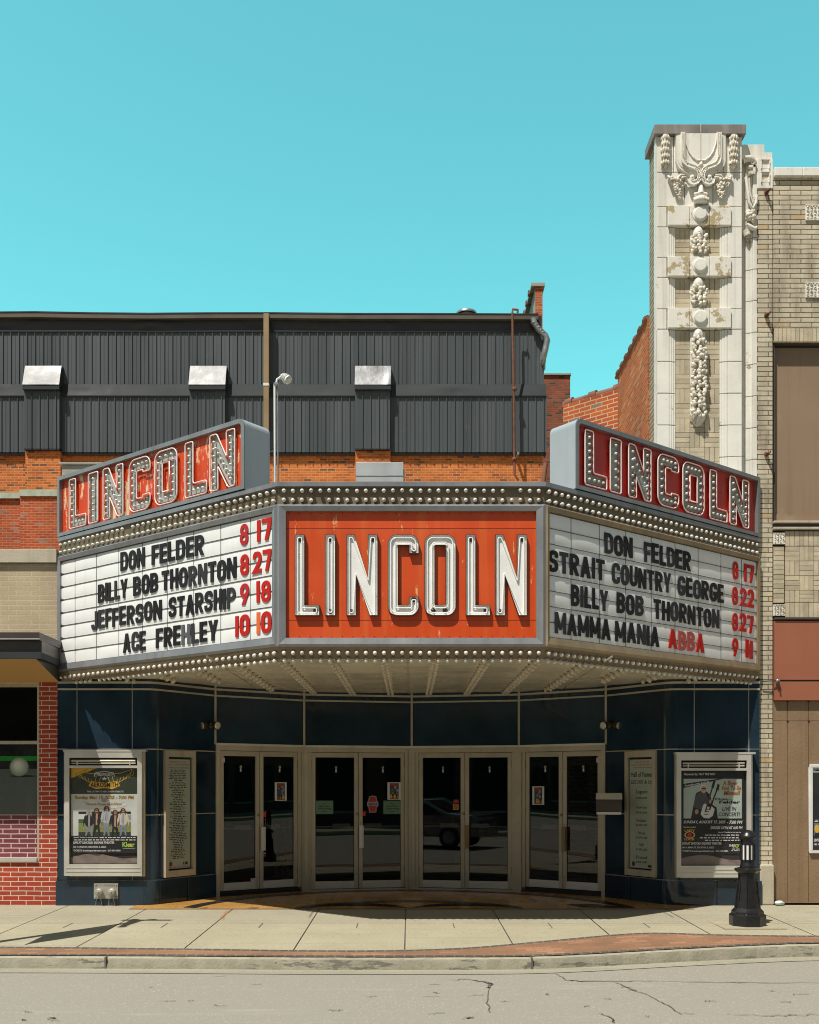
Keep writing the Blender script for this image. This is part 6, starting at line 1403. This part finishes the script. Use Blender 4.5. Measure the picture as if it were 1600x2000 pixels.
def festoon(q0, q1, head):
    f = MB(); r = random.Random(int(q0)); f.box(TX(1349), TX(1378.5), YT + .015, YT + .1, TZ(q1), TZ(q0), m_terra2)
    f.lathe([(.0, .12), (.05, .10), (.07, .05), (.075, 0), (.07, -.05), (.0, -.06)], m_terra, (TX(1364), YT + .02, TZ(q0 + 10)), 'z', 16, sx=1.0); f.tube([T3(1358, q0 + 2, -.01), T3(1370, q0 + 2, -.01)], .022, m_terra, 8)
    for k in range(3): f.ball(T3(1364, q0 + 8 + 4 * k, .065), .014, m_terra_r, 6, (1, 1, 1.3))
    q = q0 + 18
    while q < q1 - 3:
        for side in (-1, 0, 1):
            t = r.random(); px = 1364 + side * 9 + r.uniform(-3, 3); pq = q + r.uniform(-2, 3); dep = .03 + .04 * (1 - abs(px - 1364) / 16)
            if t < .42: f.ball(T3(px, pq, dep), r.uniform(.022, .040), m_terra_r, 8)
            else:
                dx = side * r.uniform(3, 7) + r.uniform(-2, 2); f.tube([T3(px, pq, dep), T3(px + dx * .6, pq - 4, dep + .02), T3(px + dx, pq - 8, dep - .005)], [.028, .024, .006], m_terra_r, 6, flat=.5)
        for k in range(3): f.ball(T3(1364 + r.uniform(-13, 13), q + r.uniform(-2, 4), .045), .013, m_terra_r, 6)
        q += 4.2
    return f
for q0, q1 in ((448, 502), (548, 602)): festoon(q0, q1, 1).build('festoon', tw)
f = festoon(647, 822, 1); f.lathe([(0, -.10), (.05, -.08), (.085, -.02), (.09, .06), (.06, .10)], m_terra_r, (TX(1364), YT + .03, TZ(818)), 'z', 14); f.build('festoon', tw)
# set back right flank: trim, frets, brick strip
YR = YT + .075; RX = lambda px: PX(px, YR); RZ = lambda py: PZ(py, YR)
mb = MB(); P = [(RX(1448), RZ(300)), (RX(1508), RZ(372)), ]
mb.box(RX(1446), RX(1493.5), YR, YR + .3, RZ(312), RZ(282), m_terra); mb.box(RX(1493.5), RX(1509), YR, YR + .3, RZ(312), RZ(297.5), m_terra); mb.box(RX(1448), RX(1478), YR + .06, YR + .3, RZ(1010), RZ(312), m_terra)
for a, b in zip((312, 388, 465, 527, 588, 650, 712, 774, 836, 898), (388, 465, 527, 588, 650, 712, 774, 836, 898, 960)):
    for p0, p1, dy in ((1458, 1466, .045), (1466, 1470, .03), (1470, 1478, .01)): mb.box(RX(p0), RX(p1), YR + dy - .03, YR + .1, RZ(b) + .004, RZ(a) - .004, m_terra)
mb.box(RX(1478), RX(1508.5), YR - .03, YR + .2, RZ(370), RZ(312) - .004, m_terra)
mb.build('flank_trim', tw, bevel=.005)
mb = MB()
for q0, q1 in ((316, 331), (340, 358)): mb.box(RX(1486), RX(1500), YR - .032, YR - .029, RZ(q1), RZ(q0), m_terra2); mb.box(RX(1484.5), RX(1486), YR - .05, YR - .028, RZ(q1 + 1), RZ(q0 - 1), m_terra); mb.box(RX(1500), RX(1501.5), YR - .05, YR - .028, RZ(q1 + 1), RZ(q0 - 1), m_terra); mb.box(RX(1484.5), RX(1501.5), YR - .055, YR - .028, RZ(q0), RZ(q0 - 2), m_terra)
F = lambda px, py, d=.05: (RX(px), YR - d, RZ(py))
mb.box(RX(1460), RX(1473), YR - .06, YR, RZ(331), RZ(327), m_terra); mb.box(RX(1469), RX(1473), YR - .06, YR, RZ(343), RZ(327), m_terra); mb.box(RX(1460), RX(1472), YR - .07, YR, RZ(345), RZ(339), m_terra_r)
mb.tube([F(1452, 316), F(1462, 314), F(1471, 318), F(1473, 323), F(1468, 326)], [.05, .045, .03, .025, .02], m_terra_r, 8); mb.tube([F(1455, 350), F(1458, 375), F(1461, 400), F(1468, 412), F(1475, 400), F(1476, 385)], .022, m_terra, 8); mb.tube([F(1461, 352), F(1463, 380), F(1468, 404), F(1472, 390)], .014, m_terra_r, 8)
r = random.Random(4)
for k in range(14): mb.ball(F(1464 + r.uniform(-6, 6), 425 + r.uniform(-9, 14), .03 + r.uniform(0, .04)), r.uniform(.025, .045), m_terra_r, 8)
mb.tube([F(1456, 443), F(1464, 448), F(1473, 452), F(1476, 447)], [.03, .035, .03, .02], m_terra, 8); mb.tube([F(1456, 452, .02), F(1459, 462, .02)], .05, m_terra_r, 8)
mb.build('flank_relief', tw)
mb = MB(); mb.box(RX(1478), RX(1508), YR - .02, YR + .3, 0.5, RZ(370), m_beige); mb.build('brick_strip', tw)
mb = MB(); mb.box(TX(1484.5), RX(1509), YR - .08, YR + .25, 0, TZ(1689), m_stone); mb.build('plinth', tw, bevel=.02)
for i, (qx, qy) in enumerate(((1497, 378), (1497, 617), (1497, 888))):
    h = MB(); y = YR - .02; h.box(RX(qx - 5), RX(qx + 2), y - .05, y, RZ(qy + 3), RZ(qy - 2), m_rust); h.tube([(RX(qx - 3), y - .03, RZ(qy)), (RX(qx), y - .11, RZ(qy + 2)), (RX(qx + 4), y - .06, RZ(qy - 3))], .014, m_rust, 6)
    h.box(RX(qx - 1), RX(qx + 1), y - .09, y, RZ(qy + 5), RZ(qy), m_rust); h.build('rusty_hook', tw)

# ================================================================== building on the right
rbg = thing('brick_building', 'buff brick building with boarded brown openings at the right edge', 'building', (6.5, 14, 0))
YB = 14.05; BX = lambda px: PX(px, YB); BZ = lambda py: PZ(py, YB); x0, x1 = BX(1511), 11.1
mb = MB(); zs0 = BZ(641); mb.box(x0, x1, YB, YB + .3, zs0, BZ(347), m_beige); mb.box(x0 + .02, x1, YB + .31, 27, 0, BZ(350), m_bbrick2); mb.box(x0 - .02, x0 + .04, YB + .05, YB + .4, 0, BZ(347), m_joint); mb.build('brick_wall', rbg)
mb = MB()
for p0, p1 in ((1511, 1566), (1566.6, 1640), (1641, 1900), (1901, 2376)): mb.box(BX(p0), BX(p1), YB - .05, YB + .35, BZ(347), BZ(330), m_terra)
mb.build('stone_coping', rbg, bevel=.008)
sd = MB(); px = 1512
while px < 2360: sd.box(BX(px) + .003, BX(px + 8.3) - .003, YB - .004, YB + .2, BZ(667), BZ(641.5), random.choice((m_bbrick, m_bbrick, m_bbrick2))); px += 8.3
sd.build('soldier_course', rbg); sd = MB()
px = 1533.5
while px < 2360: sd.box(BX(px) + .003, BX(px + 9.2) - .003, YB - .004, YB + .2, BZ(1066), BZ(1038), random.choice((m_bbrick, m_bbrick, m_bbrick2))); sd.box(BX(px) + .003, BX(px + 9.2) - .003, YB - .004, YB + .2, BZ(1206), BZ(1177), random.choice((m_bbrick, m_bbrick, m_bbrick2))); px += 9.2
q = 1067
while q < 1174: sd.box(BX(1511.5), BX(1532) - .003, YB - .004, YB + .2, BZ(q + 9.1) + .003, BZ(q) - .003, random.choice((m_bbrick, m_bbrick2, m_bbrick))); q += 9.2
wv = MB(); TX_, TZ_ = TX, TZ; TX, TZ = BX, BZ; weave(1533.5, 1533.5 + 28 * 30, 1067, 1176, YB - .002, YB + .2, 30, 0); TX, TZ = TX_, TZ_
wv.build('woven_brick_panel', rbg); sd.build('brick_header', rbg); bk2 = MB(); bk2.box(x0, x1, YB + .05, YB + .25, BZ(1208), BZ(1036), m_joint); bk2.box(x0, x1, YB + .05, YB + .25, BZ(668), BZ(641), m_joint); bk2.build('backing', rbg)
def rosette(px, py, s_):
    m = MB(); c = (BX(px), BZ(py)); h = s_ / 2; m.box(c[0] - h, c[0] + h, YB - .014, YB + .1, c[1] - h, c[1] + h, m_terra); n = 2
    for i in range(4):
        for j in range(4):
            p = (c[0] - h * .72 + i * h * .48, YB - .014, c[1] - h * .72 + j * h * .48)
            if (i + j) % 2: m.ball(p, h * .16, m_terra_r, 8, (1, .8, 1))
            else: m.lathe([(h * .17, -.002), (h * .17, -.012), (h * .09, -.012), (h * .09, -.003)], m_terra_r, p, 'y', 10)
    m.box(c[0] - h, c[0] + h, YB - .022, YB - .012, c[1] + h * .9, c[1] + h, m_terra); m.box(c[0] - h, c[0] + h, YB - .022, YB - .012, c[1] - h, c[1] - h * .9, m_terra); m.build('rosette_tile', rbg)
rosette(1588, 416, .21); rosette(1588, 567, .21); rosette(1521.5, 1052, .155); rosette(1521.5, 1192, .155)
mb = MB(); mb.box(BX(1516), x1, YB + .12, YB + .16, BZ(1018), BZ(672), m_brown2); mb.box(BX(1516), x1, YB + .10, YB + .13, BZ(1018), BZ(1000), m_brown2); mb.build('upper_infill', rbg)
mb = MB(); mb.box(x0, BX(1516), YB + .1, YB + .2, 0, BZ(668), m_joint); mb.box(x0, x1, YB + .14, YB + .2, BZ(1018), BZ(668), m_joint); mb.build('reveal', rbg)
mb = MB(); mb.box(BX(1509.5), x1, YB - .05, YB + .12, BZ(1023), BZ(1018.5), m_stone); mb.box(BX(1511), x1, YB - .02, YB + .12, BZ(1030), BZ(1023.2), m_joint); mb.box(BX(1509.5), x1, YB - .045, YB + .12, BZ(1035), BZ(1030.5), m_stone); mb.build('stone_sill', rbg, bevel=.006)
mb = MB(); mb.box(BX(1512), x1, YB - .02, YB + .1, BZ(1328), BZ(1213), m_redbrown); mb.box(BX(1512), x1, YB + .0, YB + .1, BZ(1331), BZ(1328.2), m_joint); mb.box(BX(1512), x1, YB - .01, YB + .1, BZ(1365), BZ(1331), m_redbrown); mb.box(BX(1512), x1, YB - .04, YB + .1, BZ(1210.5) , BZ(1206.5), m_joint); mb.box(BX(1512), x1, YB - .03, YB + .1, BZ(1368), BZ(1365), m_redbrown); mb.build('sign_panel', rbg)
bo = MB()
for p0, p1 in ((1510.5, 1539.6), (1540.4, 1581), (1581.8, 1622), (1623, 1664), *[(1665 + 42 * k_, 1706 + 42 * k_) for k_ in range(17)]): bo.box(BX(p0), BX(p1), YB + .03, YB + .08, BZ(1762), BZ(1407.2), m_boardbr); bo.box(BX(p0), BX(p1), YB + .03, YB + .08, BZ(1406.8), BZ(1369), m_boardbr)
bo.box(BX(1511), x1, YB + .015, YB + .08, .02, BZ(1762), m_boardbr)
for p in (1540, 1581.4):
    for q in (1370.5, 1407): bo.box(BX(p - 2.2), BX(p + 2.2), YB + .02, YB + .04, BZ(q + 1.2), BZ(q - .6), m_joint)
bo.build('board_panel', rbg, bevel=.003); mb = MB(); mb.box(BX(1511), x1, YB + .06, YB + .12, 0, BZ(1369), m_joint); mb.build('board_backing', rbg)
# electrical stub and small litter
eb = MB(); p = lambda px, py, d: (BX(px), YB - d, BZ(py)); eb.lathe([(.03, 0), (.03, -.03), (.014, -.04), (0, -.04)], m_galv, p(1517, 1331, .03), 'y', 10); eb.tube([p(1517, 1331, .07), p(1518, 1338, .07), p(1521, 1348, .04)], .012, m_wbox, 6); eb.tube([p(1484, 1332, .05), p(1500, 1331, .06), p(1516, 1330, .05)], .007, m_wbox, 6); eb.build('hanging_conduit', **dict(label='small silver conduit fitting with a dangling black wire on the red brown panel', cat='conduit'))
lt = MB(); r = random.Random(2); c = Vector((BX(1518), YB - .10, .035))
rows = []
for i in range(9):
    t = math.pi * i / 8; rows.append([(c.x + .07 * (1 + r.uniform(-.25, .25)) * math.sin(t) * math.cos(R(45 * k)), c.y + .05 * (1 + r.uniform(-.25, .25)) * math.sin(t) * math.sin(R(45 * k)), c.z - .034 * math.cos(t)) for k in range(9)])
    rows[-1][-1] = rows[-1][0]
lt.grid(rows, mat('crumpled_paper', (.52, .62, .58), .6, 0, .1, 20)); lt.build('litter', label='crumpled pale paper wad on the pavement at the foot of the brown boards', cat='litter')
# framed poster at the frame's edge
D = YB - .01; x0, x1 = PX(1582.5, D), PX(1692, D); z0, z1 = PZ(1667, D), PZ(1493, D)
t = thing('wall_poster_case', 'white framed black poster on the brown boards at the right edge', 'poster frame', ((x0 + x1) / 2, D, z0)); m_wfr = mat('white_frame', (.70, .70, .68), .35, .1, .04, 4)
mb = MB(); f = .042
for a, b, c, d in ((x0, x1, z1 - f, z1), (x0, x1, z0, z0 + f), (x0, x0 + f, z0 + f, z1 - f), (x1 - f, x1, z0 + f, z1 - f)): mb.box(a, b, D, D + .04, c, d, m_wfr)
mb.build('frame', t, bevel=.008); S = Sheet(frame((0, D, 0), (1, 0)), x0 + f, x1 - f, z0 + f, z1 - f, .022, m_pblk2)
S.rect(0, 1, .94, 1, m_pmint); S.ell(.12, .965, .09, .022, m_pblack); S.ell(.12, .965, .078, .017, m_pmint); S.ell(.10, .967, .04, .010, m_pblack)
S.smear(.06, .5, .36, .008, m_paper, 4); S.smear(.04, .5, .345, .008, m_paper, 5); S.rect(.03, .97, .18, .33, m_pblue); S.ell(.09, .26, .05, .05, m_pgold); S.ell(.16, .28, .035, .05, m_pred); S.ell(.25, .25, .05, .05, m_pgold); S.rect(.05, .9, .18, .21, m_pblack)
S.text('LIVE AT LINCOLN SQUARE THEATER', .03, .95, .10, .14, m_paper, .03); S.text('141 N. MAIN ST, DECATUR, IL 62523', .03, .78, .055, .085, m_paper, .025)
S.mb.build('poster', label='black poster with small gold and red figures inside the white frame', cat='poster')

# ================================================================== bollard light
m_bol = mat('black_enamel', (.014, .014, .016), .30, .1, .15, 5, bump=.0015, bs=30, stain=((.055, .05, .045), 9, .66)); m_lens = mat('milky_lens', (.78, .78, .74), .3)
base = ground(1463, 1810); bx, by, bz = base; D = by + .02
bol = thing('bollard_light', 'black cast iron bollard lamp with white slotted lantern standing on the pavement', 'bollard', base)
sc = lambda w: w * .93 * D / FPX; hz = lambda py: EYE + (HY - py) * D / FPX - bz
def oct_(mb, prof, m, rot=22.5, n=8, smooth=False): mb.lathe(prof, m, (bx, by + .05, bz), 'z', n, smooth, 1.0, R(rot))
mb = MB(); k = 1.05; mb.box(bx - .36, bx + .36, by - .25, by + .42, bz - .02, bz + .012, m_walk); pad = mb.build('concrete_pad', bol)
mb = MB(); zz = [hz(1817), hz(1798), hz(1793), hz(1788), hz(1775)]
oct_(mb, [(0, .0), (sc(36) * k, .0), (sc(36) * k, .135), (sc(34) * k, .148), (sc(31.5) * k, .152), (sc(31.5) * k, .178), (sc(28.5) * k, .20), (sc(25) * k, zz[4] + .01)], m_bol); mb.build('base', bol, bevel=.006)
mb = MB(); oct_(mb, [(sc(25) * k, zz[4] + .01), (sc(22) * k, hz(1760)), (sc(19.5) * k, hz(1740)), (sc(18) * k, hz(1715)), (sc(18) * k, hz(1706)), (sc(21) * k, hz(1704)), (sc(25) * k, hz(1700)), (sc(25.5) * k, hz(1697)), (sc(19) * k, hz(1695))], m_bol)
for q in range(8): a = R(45 * q + 22.5); mb.tube([(bx + sc(24) * k * math.cos(a), by + .05 + sc(24) * k * math.sin(a), bz + hz(1776)), (bx + sc(18.5) * k * math.cos(a), by + .05 + sc(18.5) * k * math.sin(a), bz + hz(1722))], .010, m_bol, 6)
mb.build('shaft', bol)
mb = MB(); rr = sc(14)
mb.lathe([(sc(15.5), hz(1695)), (sc(15.5), hz(1690)), (rr, hz(1688)), (rr, hz(1679))], m_bol, (bx, by + .05, bz), 'z', 24); mb.lathe([(rr, hz(1650)), (rr, hz(1640)), (sc(15), hz(1638))], m_bol, (bx, by + .05, bz), 'z', 24)
for q in range(10):
    a = R(36 * q + 18); c_, s_ = math.cos(a), math.sin(a); p = Vector((bx + rr * c_, by + .05 + rr * s_, bz)); mb.tube([p + Vector((0, 0, hz(1681))), p + Vector((0, 0, hz(1648)))], .0125, m_bol, 8)
mb.build('lantern_cage', bol); mb = MB(); mb.lathe([(rr * .95, hz(1680)), (rr * .95, hz(1649))], m_lens, (bx, by + .05, bz), 'z', 24); mb.build('lens', bol)
mb = MB(); mb.lathe([(sc(15), hz(1638)), (sc(18), hz(1637)), (sc(18), hz(1633)), (sc(16), hz(1631)), (sc(14.5), hz(1628)), (sc(11), hz(1624)), (sc(5), hz(1621.5)), (0, hz(1621))], m_bol, (bx, by + .05, bz), 'z', 24); mb.build('dome_cap', bol)
# street lamp just outside the left edge; its shadow falls on the pavement
tip = ground(290, 1797); hl = 4.6; k = SUN.x / -SUN.z, SUN.y / -SUN.z; lx, ly = tip.x - hl * k[0], tip.y - hl * k[1]
sl = thing('street_lamp', 'black street lamp with banner beyond the left edge, its shadow on the pavement', 'street lamp', (lx, ly, zs(ly)))
mb = MB(); zb = zs(ly); mb.lathe([(0, 0), (.18, 0), (.18, .3), (.10, .4), (.06, .9), (.045, 2.6), (.04, hl - .35)], m_bol, (lx, ly, zb), 'z', 12); mb.build('pole', sl)
mb = MB(); mb.box(lx - .006, lx + .006, ly - .62, ly - .08, zb + 2.0, zb + 3.75, mat('banner_cloth', (.10, .16, .28), .8)); mb.tube([(lx, ly, zb + 3.77), (lx, ly - .66, zb + 3.77)], .012, m_bol, 6); mb.tube([(lx, ly, zb + 1.98), (lx, ly - .66, zb + 1.98)], .012, m_bol, 6); mb.build('banner', sl)
mb = MB(); mb.tube([(lx, ly - .35, zb + hl - .5), (lx, ly + .3, zb + hl - .5)], .05, m_bol, 8); mb.tube([(lx - .3, ly, zb + hl), (lx + .3, ly, zb + hl)], .045, m_bol, 8)
for s_ in (-.2, .12): mb.tube([(lx, ly + s_, zb + hl - .5), (lx + s_ * .5, ly + s_ * .4, zb + hl + .02)], .045, m_bol, 8)
mb.build('lantern', sl)

# ================================================================== the other side of the street (seen in the door glass)
m_opp = brick('opposite_brick', (.16, .06, .035), (.11, .04, .025), (.16, .13, .10), .215, .075, .01)
mb = MB(); mb.box(-130, 130, -9.5, OPP, ROADZ - .2, ROADZ + .12, m_walk); mb.build('far_pavement', kind='structure')
for i, (x0, x1, h, lab) in enumerate(((-120, -6, 8.5, 'long brick storefront across the street, left part'), (-5.9, 5.5, 6.5, 'brick corner storefront across the street with large arched window'), (6.5, 120, 9, 'tall brick block across the street, right part'))):
    b = thing('storefront_building', lab, 'building', ((x0 + x1) / 2, -10, 0), 'buildings across the street'); mb = MB(); mb.box(x0, x1, -20, -9.5, ROADZ, h, m_opp); mb.build('wall', b); w = MB(); x = x0 + .6
    while x < x1 - 2: w.box(x, x + 2.2, -9.6, -9.49, .6, 3.0, m_dark); w.box(x, x + 2.2, -9.52, -9.45, .5, .6, m_stone); x += 3.0
    w.build('window', b)
car = thing('silver_car', 'silver sedan on the road left of the frame, mirrored in the third pair of doors', 'car', (-5.65, 3.0, ROADZ)); m_car = mat('silver_car', (.26, .275, .30), .25, .6, .02, coat=.6); m_cg = mat('car_glass', (.02, .022, .024), .08)
cx, cy, cz = -5.75, 2.6, ROADZ + .0
prof = [(-2.25, .32), (-2.25, .62), (-2.1, .80), (-1.2, .93), (-.45, 1.38), (.55, 1.42), (1.35, 1.02), (2.1, .98), (2.28, .80), (2.28, .34)]
mb = MB(); mb.flat([(cx + a, cz + b) for a, b in prof], cy + .88, m_car, 'y'); mb.flat([(cx + a, cz + b) for a, b in prof], cy - .88, m_car, 'y')
for a, b in zip(prof, prof[1:] + prof[:1]): mb.poly(((cx + a[0], cy - .88, cz + a[1]), (cx + a[0], cy + .88, cz + a[1]), (cx + b[0], cy + .88, cz + b[1]), (cx + b[0], cy - .88, cz + b[1])), m_car)
mb.build('body', car, bevel=.06)
mb = MB()
for s_ in (-1, 1):
    for P in ([(-1.05, .97), (-.42, 1.32), (-.02, 1.35), (-.02, .97)], [(.04, .97), (.04, 1.35), (.5, 1.36), (1.15, 1.02), (1.1, .97)]): mb.flat([(cx + a, cz + b) for a, b in P], cy + s_ * .888, m_cg, 'y')
mb.poly(((cx + 1.31, cy - .7, cz + 1.06), (cx + 1.31, cy + .7, cz + 1.06), (cx + .63, cy + .62, cz + 1.40), (cx + .63, cy - .62, cz + 1.40)), m_cg); mb.build('window', car)
for wx in (-1.42, 1.40):
    for s_ in (-1, 1):
        w = MB(); w.lathe([(0, 0), (.22, .0), (.30, .01), (.325, .05), (.325, .17), (.30, .2), (0, .2)], mat('tyre', (.015, .015, .016), .8) if wx < -2 else m_black, (cx + wx, cy + s_ * .82 - .1, cz + .33), 'y', 20); w.lathe([(0, -.005 if s_ < 0 else .205), (.2, -.005 if s_ < 0 else .205)], m_galv, (cx + wx, cy + s_ * .82 - .1, cz + .33), 'y', 16); w.build('wheel', car)
for x0, x1, h, lab in ((11.2, 60, 8, 'long brick row continuing along the street beyond the right edge'), (-60, -11.2, 6, 'long brick row continuing along the street beyond the left edge')):
    b = thing('storefront_building', lab, 'building', ((x0 + x1) / 2, 20, 0), 'buildings along the street'); mb = MB(); mb.box(x0, x1, 14.05, 26, 0, h, m_opp); mb.build('wall', b); w = MB(); x = x0 + .6
    while x < x1 - 2: w.box(x, x + 2.2, 13.99, 14.06, .6, 3.0, m_dark); w.box(x, x + 2.2, 13.97, 14.06, 3.02, 3.2, m_stone); x += 3.0
    w.build('window', b)
